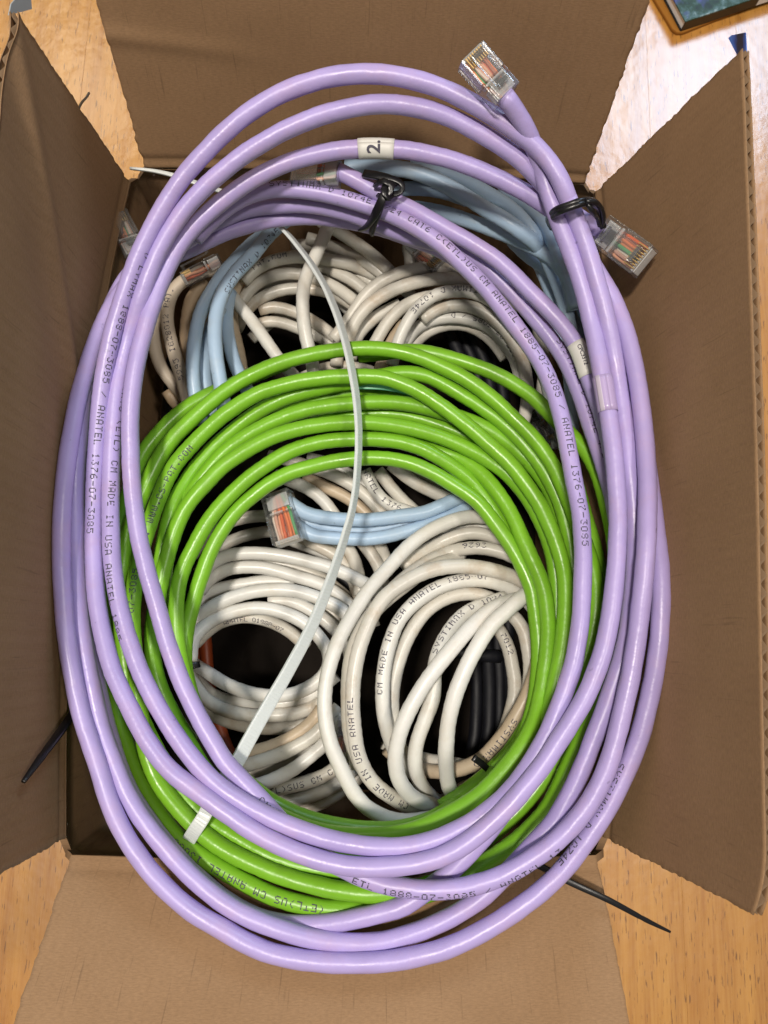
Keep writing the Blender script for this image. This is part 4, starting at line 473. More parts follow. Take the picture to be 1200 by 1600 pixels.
green|g_c|green|2.95|-65.2,-83.4,-21.9;-62.7,-86.5,-19.7;-60.3,-89.5,-17.6;-57.8,-92.4,-15.8;-55.4,-95.3,-14.4;-53.1,-98.2,-13.3;-50.7,-101,-12.2;-48.2,-103.6,-11.2;-45.3,-105.9,-10.2;-42.3,-108,-9.1;-39.3,-110,-7.8;-36.2,-111.9,-6.6;-33.1,-113.7,-5.6;-30,-115.4,-4.8;-26.8,-116.9,-4;-23.5,-118.3,-3.2;-20.3,-119.6,-2.4;-17,-120.9,-1.5;-13.7,-122.1,-0.8;-10.4,-123.1,-0.1;-7.1,-124.1,0.5;-3.7,-124.9,1.1;-0.3,-125.4,1.6;3.1,-125.6,2.2;6.6,-125.7,2.9;10,-125.5,3.6;13.4,-125.2,4.2;16.8,-124.8,4.6;20.2,-124.2,4.8;23.5,-123.4,4.8;26.8,-122.3,4.7;30,-121.2,4.5;33.2,-119.9,4.2;36.3,-118.6,3.9;39.5,-117.1,3.6;42.5,-115.5,3.3;45.5,-113.7,2.9;48.4,-111.8,2.6;51.2,-109.7,2.2;53.9,-107.5,1.9;56.4,-105.1,1.6;58.7,-102.5,1.2;60.8,-99.7,0.9;62.8,-96.8,0.5;64.6,-93.8,0.3;66.3,-90.7,0.2;68,-87.6,0.2;69.5,-84.4,0.4;70.9,-81.1,0.6;72.1,-77.8,0.8;73.1,-74.4,1;74,-70.9,1.1;74.8,-67.4,1.1;75.7,-63.9,1;76.5,-60.4,0.8;77.2,-56.8,0.7;77.9,-53.2,0.5;78.4,-49.6,0.4;78.8,-45.9,0.2;79.1,-42.2,0.1;79.3,-38.5,-0.1;79.4,-34.8,-0.2;79.3,-31.1,-0.3;78.8,-27.4,-0.5;78,-23.7,-0.6;77,-20.1,-0.7;75.9,-16.5,-0.9;74.6,-12.9,-1;73.1,-9.4,-1.1;71.6,-5.9,-1.3;69.8,-2.5,-1.4;67.8,0.7,-1.5;65.7,3.9,-1.6;63.4,7.1,-1.8;61.1,10.1,-1.9;58.5,13,-2;55.8,15.7,-2.1;52.9,18.4,-2.3;50,21,-2.4;47.1,23.6,-2.5;44.1,26.1,-2.6;41,28.6,-2.8;37.9,31,-2.9;34.7,33.4,-3;31.4,35.6,-3.2;28.1,37.8,-3.3;24.7,39.8,-3.4;21.1,41.6,-3.6;17.5,43.1,-3.7;13.7,44.4,-3.9;9.8,45.2,-4;5.9,45.5,-4.2;1.9,45.5,-4.3;-2,45.3,-4.5;-6,45.1,-4.6;-9.9,44.8,-4.8;-13.8,44.2,-5;-17.7,43.6,-5.1;-21.6,42.8,-5.3;-25.4,41.8,-5.4;-29.2,40.7,-5.6;-32.9,39.4,-5.7;-36.6,37.9,-5.8;-40,36,-6;-43.3,33.9,-6.1;-46.4,31.5,-6.2;-49.5,29.1,-6.4;-52.4,26.4,-6.5;-55.1,23.6,-6.6;-57.7,20.8,-6.7;-60.3,17.8,-6.8;-62.7,14.8,-6.8;-65.1,11.7,-6.9;-67.2,8.5,-6.9;-68.9,5,-7;-70.4,1.5,-7;-71.6,-2.2,-7;-72.8,-5.9,-7;-73.8,-9.6,-6.9;-74.7,-13.3,-6.9;-75.5,-17,-6.8;-76.2,-20.8,-6.7;-76.9,-24.5,-6.6;-77.5,-28.2,-6.4;-77.9,-31.9,-6.2;-78.2,-35.7,-6;-78.3,-39.4,-5.8;-78.2,-43.1,-5.6;-78,-46.8,-5.3;-77.6,-50.5,-5.1;-77.1,-54.2,-4.8;-76.5,-57.8,-4.6;-75.8,-61.4,-4.3;-75.1,-65,-4;-74.3,-68.5,-3.7;-73.6,-72,-3.3;-72.9,-75.5,-3;-72.2,-79,-2.6;-71.4,-82.4,-2.3;-70.5,-85.8,-2;-69.6,-89.1,-1.7;-68.6,-92.5,-1.5;-67.5,-95.7,-1.3;-66.1,-98.9,-1;-64.5,-101.9,-0.8;-62.6,-104.8,-0.5;-60.4,-107.6,-0.2;-58.1,-110.1,0.2;-55.6,-112.6,0.6;-53,-114.9,1;-50.4,-117.1,1.4;-47.7,-119.3,1.8;-44.9,-121.3,2.3;-42,-123.1,2.8;-39,-124.8,3.2;-35.9,-126.3,3.7;-32.8,-127.6,4.1;-29.6,-128.8,4.5;-26.3,-129.9,4.9;-23.1,-131,5.4;-19.8,-131.9,5.8;-16.6,-132.7,6.2;-13.3,-133.5,6.7;-10,-134.2,7.1;-6.7,-134.7,7.6;-3.4,-135.2,8.2;-0,-135.6,8.8;3.3,-135.8,9.4;6.6,-136,9.9;9.9,-136.1,10.3;13.2,-136.1,10.4;16.5,-136,10.4;19.9,-135.8,10;23.2,-135.5,9.2;26.6,-135.2,7.7;30,-134.8,5.5;33.5,-134.5,2.6;37.1,-134.2,-0.8;40.8,-133.9,-4.3;44.5,-133.6,-8
green|g_d|green|2.95|-56.4,-94.1,-20.1;-58.8,-91.2,-19.3;-61,-88.1,-18.4;-62.9,-84.9,-17.4;-64.6,-81.6,-16.4;-66.3,-78.3,-15.6;-67.9,-74.9,-14.9;-69.3,-71.4,-14.3;-70.4,-67.8,-13.7;-71.2,-64.1,-13.1;-71.7,-60.4,-12.6;-72,-56.7,-12.1;-72,-53,-11.6;-71.8,-49.2,-11.2;-71.3,-45.5,-10.7;-70.7,-41.8,-10.3;-70.1,-38.1,-9.9;-69.4,-34.4,-9.6;-68.8,-30.7,-9.3;-68,-26.9,-9;-67.3,-23.2,-8.7;-66.3,-19.5,-8.5;-65.3,-15.9,-8.2;-64,-12.2,-8;-62.5,-8.7,-7.7;-60.6,-5.4,-7.5;-58.4,-2.3,-7.3;-56,0.7,-7.1;-53.5,3.7,-7;-51,6.6,-6.9;-48.2,9.3,-6.8;-45.2,11.7,-6.8;-42.1,14,-6.8;-38.9,16.2,-6.8;-35.6,18.2,-6.8;-32.1,20.1,-6.8;-28.6,21.7,-6.8;-24.9,23.1,-6.8;-21.1,24.3,-6.8;-17.3,25.3,-6.8;-13.5,26,-6.8;-9.6,26.7,-6.8;-5.6,27.2,-6.9;-1.7,27.5,-6.9;2.3,27.7,-7;6.2,27.8,-7;10.2,27.6,-7.1;14.2,27.3,-7.1;18.1,26.8,-7.2;22,26.2,-7.3;25.9,25.3,-7.3;29.8,24.3,-7.4;33.6,23.2,-7.5;37.3,21.9,-7.6;41,20.4,-7.7;44.7,18.7,-7.8;48.2,17,-7.9;51.7,15,-8;55,12.9,-8.1;58.2,10.6,-8.2;61.2,8,-8.3;63.9,5.2,-8.4;66.4,2.2,-8.6;68.6,-1.1,-8.7;70.6,-4.5,-8.8;72.4,-7.9,-9;74.1,-11.5,-9.1;75.4,-15.1,-9.3;76.6,-18.9,-9.5;77.5,-22.6,-9.6;78.1,-26.5,-9.8;78.5,-30.3,-10;78.7,-34.2,-10.2;78.7,-38,-10.4;78.6,-41.9,-10.5;78.4,-45.7,-10.8;78,-49.5,-11;77.5,-53.3,-11.2;76.9,-57.1,-11.4;76.2,-60.8,-11.7;75.5,-64.5,-11.9;74.7,-68.2,-12.1;73.9,-71.9,-12.3
green|g_e|green|2.95|-73.3,-59.4,-18.1;-73.2,-55.6,-17.6;-73,-51.8,-17.1;-72.9,-48,-16.6;-72.7,-44.2,-16.2;-72.5,-40.4,-15.7;-72.2,-36.5,-15.3;-71.9,-32.7,-14.8;-71.7,-28.9,-14.4;-71.4,-25,-14;-71,-21.2,-13.7;-70.5,-17.4,-13.4;-70,-13.5,-13.2;-69.2,-9.7,-13.1;-68.3,-5.8,-13.2;-67.1,-2.1,-13.5;-65.5,1.6,-14;-63.8,5.1,-14.4;-61.8,8.6,-14.7;-59.5,11.8,-14.8;-57,15,-14.8;-54.5,18.1,-14.7;-51.8,21,-14.5;-48.9,23.8,-14.3;-45.9,26.5,-14.1;-42.9,29.1,-13.9;-39.7,31.6,-13.7;-36.4,33.9,-13.5;-33,35.9,-13.4;-29.4,37.8,-13.2;-25.7,39.4,-13;-21.9,40.7,-12.8;-18,41.8,-12.7;-14.1,42.8,-12.5;-10.1,43.8,-12.3;-6.2,44.7,-12.1;-2.2,45.6,-12;1.7,46.6,-11.8;5.7,47.6,-11.6;9.6,48.6,-11.4;13.6,49.4,-11.2;17.6,49.9,-11;21.7,50,-10.8;25.6,49.5,-10.6;29.5,48.4,-10.4;33.2,46.6,-10.2;36.7,44.6,-10;40.2,42.5,-9.8;43.6,40.3,-9.6;47.1,38.2,-9.4;50.4,35.9,-9.3;53.7,33.6,-9.1;56.9,31.1,-8.9;59.8,28.4,-8.7;62.7,25.6,-8.6;65.4,22.6,-8.4;67.9,19.6,-8.3;70.4,16.4,-8.2;72.7,13.2,-8.2;74.8,9.8,-8.1;76.7,6.4,-8.2;78.4,2.8,-8.2;79.9,-0.8,-8.3;81.1,-4.5,-8.3;82.1,-8.3,-8.4;82.9,-12.1,-8.5;83.6,-16,-8.6;84.1,-19.9,-8.7;84.5,-23.7,-8.7;84.8,-27.6,-8.8;84.9,-31.4,-8.9;84.9,-35.3,-9;84.7,-39.1,-9;84.3,-42.9,-9.1;83.8,-46.7,-9.1;83.2,-50.5,-9.2;82.5,-54.2,-9.2;81.7,-57.9,-9.2;80.8,-61.6,-9.3;79.9,-65.2,-9.3;79.4,-67,-9.3
green|g_f|green|2.95|-71,-47.2,-21.3;-71.1,-43.3,-20.9;-71.3,-39.4,-20.6;-71.3,-35.5,-20.3;-71.3,-31.6,-19.9;-71,-27.7,-19.5;-70.7,-23.8,-19.1;-70.1,-19.9,-18.6;-69.3,-16,-18.1;-68.3,-12.3,-17.5;-66.9,-8.6,-16.7;-65.1,-5.2,-15.6;-62.9,-2,-14.3;-60.6,1.2,-13.1;-58.3,4.3,-12.2;-56,7.4,-11.7;-53.7,10.6,-11.4;-51.1,13.6,-11.2;-48.4,16.4,-11.1;-45.4,18.9,-11;-42.3,21.4,-11;-39,23.7,-10.9;-35.7,25.8,-10.9;-32.2,27.8,-10.8;-28.6,29.5,-10.8;-25,31.1,-10.7;-21.2,32.4,-10.7;-17.4,33.6,-10.6;-13.5,34.5,-10.6;-9.5,35.3,-10.6;-5.6,36,-10.6;-1.6,36.5,-10.6;2.4,37,-10.6;6.4,37.3,-10.6;10.5,37.5,-10.6;14.5,37.5,-10.6;18.5,37.3,-10.7;22.6,36.9,-10.7;26.5,36.3,-10.8;30.5,35.5,-10.9;34.4,34.5,-11;38.3,33.5,-11.1;42.2,32.4,-11.3;46.1,31.1,-11.4;49.8,29.6,-11.6;53.4,27.8,-11.8;56.8,25.7,-12;60.2,23.4,-12.2;63.4,21,-12.5;66.4,18.4,-12.7;69.3,15.6,-12.9;72,12.6,-13;74.4,9.4,-13.2;76.6,6.1,-13.3;78.5,2.5,-13.4;80,-1.2,-13.5;81.2,-4.9,-13.6;82.2,-8.8,-13.7;82.9,-12.7,-13.8;83.4,-16.7,-13.9;83.6,-20.7,-13.9;83.7,-24.6,-14;83.8,-28.6,-14.1
green|g_g|green|2.75|-46.5,19.1,-19;-43.4,21.8,-19;-40.2,24.5,-19;-37,27.2,-19;-33.7,29.8,-19;-30.4,32.5,-19;-26.9,34.8,-19;-23.2,36.7,-19;-19.3,38.3,-19;-15.4,39.9,-19.1;-11.4,41.3,-19.1;-7.3,42.5,-19.1;-3.2,43.6,-19.2;0.9,44.5,-19.2;5.1,45.3,-19.3;9.4,45.8,-19.4;13.6,45.9,-19.4;17.9,45.6,-19.5;22,44.9,-19.6;26.1,43.7,-19.7;30.1,42.1,-19.8;33.9,40.3,-19.9;37.8,38.5,-20
green|g_h|green|2.75|-21.5,28.5,-19;-17.6,29.7,-18.8;-13.6,30.9,-18.6;-9.7,32.1,-18.4;-5.7,33.1,-18.2;-1.7,33.9,-18;2.4,34.5,-17.8;6.5,34.8,-17.6;10.7,35,-17.4;14.8,34.8,-17.2;18.9,34.4,-17.1;23,33.7,-16.9;27,32.8,-16.8;30.9,31.6,-16.7;34.8,30.3,-16.6;38.7,28.9,-16.5;42.5,27.4,-16.4;46.3,25.7,-16.4;49.9,23.8,-16.3;53.4,21.6,-16.3;56.7,19.3,-16.2;59.9,16.7,-16.2;62.9,14,-16.2;65.7,11,-16.2;68.2,7.9,-16.1;70.6,4.5,-16.1;72.7,1.1,-16.1;74.4,-2.6,-16.1;75.8,-6.3,-16;77,-10.2,-16;78,-14.1,-16;78.5,-16,-16
green|g_i|green|2.95|-26.4,-116.1,-17.5;-29.4,-113.9,-17.9;-32.3,-111.6,-18.2;-35.1,-109.1,-18.4;-37.8,-106.5,-18.5;-40.4,-103.9,-18.4;-42.9,-101.1,-18.2;-45.3,-98.2,-17.9;-47.5,-95.2,-17.6;-49.5,-92,-17.2;-51.3,-88.7,-16.6;-52.9,-85.4,-15.9;-54.5,-82,-15.2;-56,-78.6,-14.6;-57.4,-75.1,-14.2;-58.7,-71.6,-13.8;-59.9,-68,-13.5;-61,-64.4,-13.3;-62,-60.8,-13.1;-62.8,-57.1,-13;-63.4,-53.4,-12.8;-63.8,-49.7,-12.7;-64.1,-45.9,-12.6;-64.1,-42.1,-12.5;-63.9,-38.3,-12.3;-63.5,-34.5,-12.2;-62.6,-30.8,-12.1;-61.4,-27.2,-12;-59.9,-23.7,-11.9;-58.4,-20.2,-11.8;-56.8,-16.7,-11.6;-55,-13.3,-11.5;-53,-10,-11.4;-50.8,-6.8,-11.3;-48.4,-3.8,-11.2;-45.8,-0.9,-11.1;-43.1,1.9,-11;-40.3,4.7,-10.9;-37.4,7.3,-10.8;-34.3,9.7,-10.7;-31.2,12.1,-10.7;-27.9,14.3,-10.6;-24.5,16.2,-10.5;-20.9,17.8,-10.5;-17.1,19.1,-10.4;-13.3,20.1,-10.3;-9.4,20.9,-10.3;-5.5,21.4,-10.2;-1.5,21.8,-10.2;2.5,22.1,-10.1;6.5,22.2,-10.1;10.4,22.1,-10.1;14.4,21.7,-10;18.4,21.2,-10;22.2,20.3,-10;26,19.2,-10;29.7,17.6,-10;33.3,15.8,-10.3;36.7,13.9,-10.7;40.1,11.8,-11.3;43.3,9.5,-11.9;46.4,7,-12.6;49.2,4.2,-13.1;51.9,1.2,-13.4;54.4,-1.9,-13.7;56.6,-5.1,-13.9;58.8,-8.5,-14.1;60.8,-11.9,-14.3;62.7,-15.4,-14.5;64.5,-18.9,-14.7;66.2,-22.4,-15;67.8,-26,-15.2;69.3,-29.6,-15.5;70.7,-33.2,-15.7;71.9,-36.9,-15.9;72.8,-40.7,-16.1;73.6,-44.5,-16.1;74,-48.4,-16.2;74.3,-52.2,-16.3;74.3,-56.1,-16.4;74.1,-59.9,-16.6;73.7,-63.7,-16.8;73.2,-67.5,-17;72.6,-71.3,-17.3;72,-75,-17.6;71.2,-78.7,-18;70,-82.4,-18.4;68.5,-85.8,-18.9;66.7,-89.2,-19.5;64.7,-92.4,-20.2;62.5,-95.5,-20.9;60.1,-98.4,-21.8;57.4,-101.2,-22.8;54.7,-103.9,-23.9;51.9,-106.5,-24.9;48.9,-109,-25.6;45.8,-111.3,-25.9;42.6,-113.4,-25.7;39.3,-115.3,-25.3;37.6,-116.3,-25
green|g_j|green|2.95|9.4,23.4,-16;13.5,23.4,-15.8;17.5,23.4,-15.6;21.6,23.1,-15.4;25.5,22.3,-15.2;29.5,21.2,-15;33.3,19.9,-14.7;37.1,18.5,-14.1;40.8,16.9,-13.4;44.2,14.9,-12.4;47.3,12.4,-11.5;50.2,9.6,-10.6;52.9,6.6,-10;55.3,3.5,-9.4;57.6,0.2,-8.9;59.7,-3.1,-8.5;61.5,-6.6,-8;63.1,-10.2,-7.5;64.5,-13.9,-7;66,-17.5,-6.5;67.4,-21,-6.1;68.9,-24.6,-5.7;70.3,-28.1,-5.3;71.5,-31.6,-5;72.5,-35.3,-4.7;73.1,-39,-4.4;73.5,-42.7,-4.1;73.7,-46.4,-3.8;73.7,-50.1,-3.5;73.4,-53.8,-3.3;73,-57.5,-3;72.5,-61.1,-2.8;71.8,-64.7,-2.6;71.2,-68.3,-2.3;70.4,-71.8,-2;69.4,-75.3,-1.3;68.2,-78.7,-0.2;66.8,-81.9,1.2;65.1,-85,2.5;63.2,-88,3.5;61.2,-90.8,4.1;59,-93.6,4.5;56.7,-96.2,4.7;54.4,-98.8,5;52,-101.3,5.2;49.5,-103.7,5.4;46.9,-105.9,5.7;44.1,-107.9,5.9;41.1,-109.7,6.2;38.1,-111.3,6.5;35.1,-112.9,6.8;32,-114.4,7;28.9,-115.7,7.2;25.7,-116.8,7.3;22.4,-117.8,7.3;19.1,-118.5,7.1;15.7,-119.1,6.8;12.3,-119.4,6.4;8.9,-119.7,5.8;5.5,-119.9,5.2;2.1,-119.9,4.6;-1.3,-119.8,3.8;-4.8,-119.5,2.8;-8.2,-119.1,1.5;-11.7,-118.6,0.1;-15.1,-117.8,-1.4;-18.5,-116.9,-2.9;-21.9,-115.7,-4.5;-25.2,-114.4,-5.9;-28.3,-112.7,-7.2;-31.4,-110.8,-8.2;-34.3,-108.8,-9.1;-37.3,-106.7,-9.9
green|g_k|green|2.95|54.7,-99.7,-5.7;57.4,-97.3,-5.9;60,-94.7,-6.1;62.4,-92,-6.3;64.4,-89,-6.5;66,-85.7,-6.7;67.3,-82.3,-6.9;68.4,-78.9,-7.1;69.3,-75.4,-7.3;70,-71.8,-7.4;70.5,-68.1,-7.5;70.9,-64.5,-7.6;71,-60.8,-7.8;71.1,-57.1,-7.9;71,-53.3,-8;70.7,-49.6,-8.1;70.3,-45.9,-8.2;69.9,-42.1,-8.3;69.4,-38.3,-8.4;68.7,-34.6,-8.5;67.5,-31,-8.6;66,-27.5,-8.7;64.3,-24,-8.8;62.5,-20.7,-8.9;60.5,-17.3,-8.9;58.4,-14.1,-9;56.1,-11,-9;53.7,-7.9,-9;51.3,-4.8,-9.1;48.7,-1.9,-9.2;45.7,0.5,-9.4;42.4,2.7,-9.6;39.1,4.8,-9.8;35.7,6.9,-10.1;32.3,8.9,-10.3;28.7,10.6,-10.5;25.1,12.2,-10.7;21.3,13.5,-10.9;17.4,14.3,-11.1;13.5,14.8,-11.3;9.5,14.9,-11.5;5.5,14.9,-11.7;1.6,14.6,-11.9;-2.4,14.1,-12.1;-6.3,13.5,-12.3;-10.2,12.7,-12.5;-14.1,11.7,-12.7;-17.9,10.5,-12.8;-21.7,9.3,-13;-25.3,7.8,-13.2;-28.8,5.9,-13.4;-32.1,3.8,-13.6;-35.2,1.4,-13.8;-38.2,-1.2,-14;-41.1,-3.8,-14.2;-43.8,-6.7,-14.4;-46.2,-9.8,-14.6;-48.3,-13.1,-14.8;-50.2,-16.5,-15;-51.9,-19.9,-15.2;-53.5,-23.5,-15.5;-54.8,-27.1,-15.7;-55.8,-30.9,-15.9;-56.8,-34.6,-16.2;-57.7,-38.3,-16.4;-58.6,-42.1,-16.7;-59.5,-45.8,-17;-60.3,-49.5,-17.3;-60.8,-53.3,-17.6;-61.1,-57.1,-17.9;-61.1,-60.9,-18.3;-60.9,-64.7,-18.6;-60.3,-68.4,-18.9;-59.4,-72.1,-19.3;-58.3,-75.7,-19.6;-57,-79.3,-19.9;-55.5,-82.8,-20;-53.7,-86.1,-19.7;-51.6,-89.3,-18.8;-49.2,-92.2,-17.4;-46.7,-95,-15.8;-44.1,-97.7,-14.5;-41.4,-100.3,-13.8;-38.8,-102.8,-13.5;-36,-105.3,-13.4;-33.1,-107.6,-13.2;-30.1,-109.7,-13;-27.1,-111.7,-12.7;-23.9,-113.5,-12.5;-20.6,-115.1,-12.3;-17.2,-116.5,-12.1;-13.7,-117.7,-12;-10.2,-118.7,-12;-6.7,-119.6,-12.1;-3.1,-120.3,-12.2;0.5,-120.9,-12.4;4.2,-121.4,-12.7;7.8,-121.8,-13.1;11.5,-122,-13.6;15.2,-122.1,-14.1;18.9,-122,-14.8;22.6,-121.6,-15.5;26.3,-121,-16.4;29.9,-120.1,-17.4;33.5,-118.9,-18.5;36.9,-117.4,-19.8;40.4,-115.9,-21.6;43.9,-114.3,-23.8;47.5,-112.8,-26.5
green|g_n|green|2.95|16.1,-138.3,-14;19.8,-138.1,-13.8;23.4,-137.8,-13.5;27.1,-137.4,-13.3;30.6,-136.6,-13.1;34,-135.3,-12.8;37.3,-133.7,-12.6;40.4,-131.9,-12.4;43.6,-130.1,-12.2;46.6,-128.1,-11.9;49.6,-126,-11.7;52.5,-123.8,-11.5;55.3,-121.5,-11.3;58,-119.1,-11.1;60.7,-116.6,-10.9;63.3,-114,-10.6;65.8,-111.3,-10.4;68.2,-108.5,-10.2;70.5,-105.7,-10;72.7,-102.8,-9.8;74.8,-99.8,-9.6;76.9,-96.7,-9.4;78.8,-93.6,-9.2;80.6,-90.4,-8.9;82.3,-87.1,-8.7;84,-83.8,-8.4;85.5,-80.4,-8.2;86.8,-76.9,-7.9;88,-73.4,-7.6;89.1,-69.8,-7.2;90,-66.2,-6.9;90.7,-62.6,-6.5;91.3,-58.9,-6.1;91.8,-55.2,-5.6;92.2,-51.5,-5.2;92.6,-47.8,-4.7;92.9,-44,-4.4;93.2,-40.2,-4.2;93.4,-36.4,-4.2;93.6,-32.6,-4.6;93.6,-28.7,-5.1;93.4,-24.9,-5.9;92.9,-21,-6.7;92.4,-17.1,-7.6;91.7,-13.1,-8.4;90.9,-9.2,-9.2;90.1,-5.3,-9.9;89.3,-1.3,-10.6;88.5,2.8,-11.3;87.7,6.8,-12;86.9,11,-12.7;86.5,13,-13
wr|b1|white|2.85|66.6,-3.7,-34;62.2,-3.5,-33.1;57.8,-3.4,-32.3;53.4,-3.4,-31.4;49,-3.6,-30.5;44.7,-4.5,-29.6;40.6,-6,-28.8;36.6,-7.8,-28.1;32.8,-9.9,-27.3;29.2,-12.3,-26.5;25.9,-15,-25.7;22.8,-17.9,-24.9;19.9,-21,-24;17.2,-24.2,-23.2;14.5,-27.4,-22.4;11.9,-30.6,-21.5;9.3,-33.8,-20.7;6.9,-37,-20;4.8,-40.4,-19.2;2.7,-43.8,-18.6;0.8,-47.2,-18;-1,-50.6,-17.4;-2.7,-54.1,-17;-4.1,-57.7,-16.5;-5.2,-61.3,-16.2;-6.1,-64.9,-15.9;-6.8,-68.6,-15.6;-7.3,-72.3,-15.5;-7.5,-76,-15.3;-7.4,-79.7,-15.3;-7,-83.4,-15.4;-6.4,-87,-15.5;-5.4,-90.6,-15.7;-4.2,-94.1,-15.9;-2.6,-97.5,-16.3;-1,-100.8,-16.7;0.7,-104.1,-17.2;2.6,-107.4,-17.7;4.6,-110.6,-18.4;7,-113.5,-19.1;9.8,-116,-19.9;13.1,-118,-20.7;16.6,-119.6,-21.6;20.4,-120.6,-22.6;24.3,-121.1,-23.7;28.2,-121.1,-25.1;32.2,-120.8,-26.7;36.2,-120.5,-28.6;38.2,-120.2,-29.4
wr|b2|white2|2.9|78.2,-40.3,-28.3;76.5,-36.6,-29.1;74.2,-33.3,-29.3;70.9,-30.7,-28.1;67,-28.9,-26.6;62.9,-27.6,-25.4;58.8,-26.6,-24.2;54.6,-25.8,-23.2;50.4,-25.3,-22.3;46.2,-25.1,-21.5;42.1,-25.3,-20.8;38,-25.8,-20.2;33.9,-26.7,-19.6;30,-28,-19;26.3,-29.7,-18.5;22.8,-31.7,-18;19.4,-34,-17.6;16.2,-36.4,-17.2;13.4,-39.2,-16.8;11.1,-42.4,-16.5;9.2,-45.8,-16.3;7.7,-49.4,-16.1;6.3,-53,-16;5.1,-56.7,-15.9;4.2,-60.4,-15.9;3.6,-64.1,-15.9;3.2,-67.9,-16;2.9,-71.7,-16.2;2.9,-75.5,-16.4;2.9,-79.2,-16.6;3.2,-83,-17;3.6,-86.7,-17.4;4.2,-90.4,-17.9;4.9,-94.1,-18.5;6,-97.8,-19.2;7.5,-101.3,-20.1;9.4,-104.6,-21.1;11.9,-107.6,-22.4;14.9,-110.3,-23.8;18.2,-112.7,-25.5;21.6,-115,-27.4;25.3,-117.1,-29.8;29.2,-118.9,-32.1;33.2,-120.1,-33.7;37.3,-121,-35.2;41.2,-121.2,-34.2
wr|b3|white2|2.85|46.5,-18.4,-42.5;41.8,-20.6,-37.6;37.2,-22.8,-32.4;33.2,-24.9,-29.9;29.4,-27.2,-28.1;25.9,-29.8,-26.6;22.6,-32.5,-25.5;19.4,-35.1,-24.5;16.2,-37.8,-23.7;13.2,-40.6,-23.1;10.5,-43.5,-22.7;7.9,-46.7,-22.4;5.8,-50,-22.2;4.1,-53.5,-22.1;2.8,-57.2,-22.1;1.9,-61,-22.2;1.3,-64.9,-22.3;1.1,-68.7,-22.6;1,-72.6,-22.8;1,-76.5,-23.2;1.2,-80.3,-23.5;1.4,-84.2,-23.9;1.9,-88,-24.3;2.7,-91.8,-24.7;3.7,-95.5,-25.1;4.8,-99.2,-25.6;5.8,-102.8,-26
wr|b4|white|2.85|77.8,-45.3,-32;75.8,-41.7,-32.3;73.4,-38.4,-32.3;70.1,-35.9,-31.4;66.4,-33.8,-30.2;62.5,-32,-29.1;58.5,-30.7,-28.2;54.3,-30,-27.4;50.1,-29.9,-26.7;45.9,-30.3,-26.2;41.8,-31.2,-25.6;37.9,-32.5,-25.2;34.1,-34.2,-24.9;30.6,-36.4,-24.6;27.3,-38.8,-24.3;24.3,-41.6,-24.1;21.7,-44.6,-24;19.5,-48,-23.9;17.9,-51.6,-23.8;16.7,-55.4,-23.9;15.7,-59.2,-24;15,-63,-24.1;14.5,-66.9,-24.3;14.2,-70.8,-24.6;14.2,-74.7,-24.9;14.4,-78.5,-25.3;14.9,-82.4,-25.9;15.8,-86.2,-26.6;16.9,-89.9,-27.4;18.3,-93.7,-28.4;19.9,-97.3,-29.5;22.2,-100.6,-30.8;25.2,-103.4,-32.4;28.5,-106.1,-34.3
wr|b5|white2|2.85|63.4,-41,-31.8;60.2,-38.5,-31.7;56.6,-36.6,-31.6;52.5,-35.5,-31.4;48.4,-35.2,-31.2;44.2,-35.7,-31.1;40.2,-36.9,-31;36.4,-38.7,-30.8;33,-41,-30.7;30,-43.9,-30.7;27.5,-47.2,-30.6;25.4,-50.8,-30.6;23.6,-54.4,-30.6;22,-58.2,-30.7;20.8,-62,-30.8;19.8,-65.9,-30.9;19.1,-69.8,-31.2;18.6,-73.8,-31.4;18.4,-77.8,-31.8;18.5,-81.8,-32.2;19,-85.7,-32.8;19.8,-89.7,-33.5;20.9,-93.5,-34.4;22.5,-97.2,-35.4;24.8,-100.7,-36.7;27.5,-103.9,-38;28.8,-105.5,-38.6
wr|b6|white2|2.85|79.5,-30.9,-33;77.1,-27.5,-32.7;74.3,-24.5,-32.5;71,-22,-32.3;67.4,-20,-32.3;63.6,-18.3,-32.5;59.6,-17.1,-32.9;55.6,-16.3,-33.6;51.5,-16,-34.6;47.5,-16.2,-36.1;43.6,-16.8,-38.3;39.5,-18.2,-38.7;35.4,-20.3,-36.5;31.5,-22.6,-34.6;27.9,-25.2,-32.8;24.4,-27.8,-31.5;21.2,-30.7,-30.4;18.2,-33.6,-29.6;15.4,-36.7,-29;14,-38.2,-28.7
wr|b7|white2|2.85|75.5,-21.3,-38;72.7,-17.9,-37.5;69.4,-15.1,-37.1;65.5,-13.1,-36.8;61.4,-11.6,-36.6;57.2,-10.3,-36.6;53,-9.5,-36.8;48.7,-9.6,-37.2;44.5,-10.6,-37.9;40.5,-12,-39;36.6,-13.9,-39.8;32.7,-16.3,-39;28.9,-18.9,-37.6;25.2,-21.7,-36.2;21.7,-24.5,-34.9
wr|b8|white|2.85|73.7,-12.7,-42;70,-10.1,-41.8;66.1,-8,-41.6;61.8,-6.8,-41.5;57.3,-6.2,-41.5;52.8,-5.8,-41.6;48.3,-5.8,-41.7;44.1,-6.9,-42.4;40.3,-9,-43.8;38.4,-10.1,-44.5
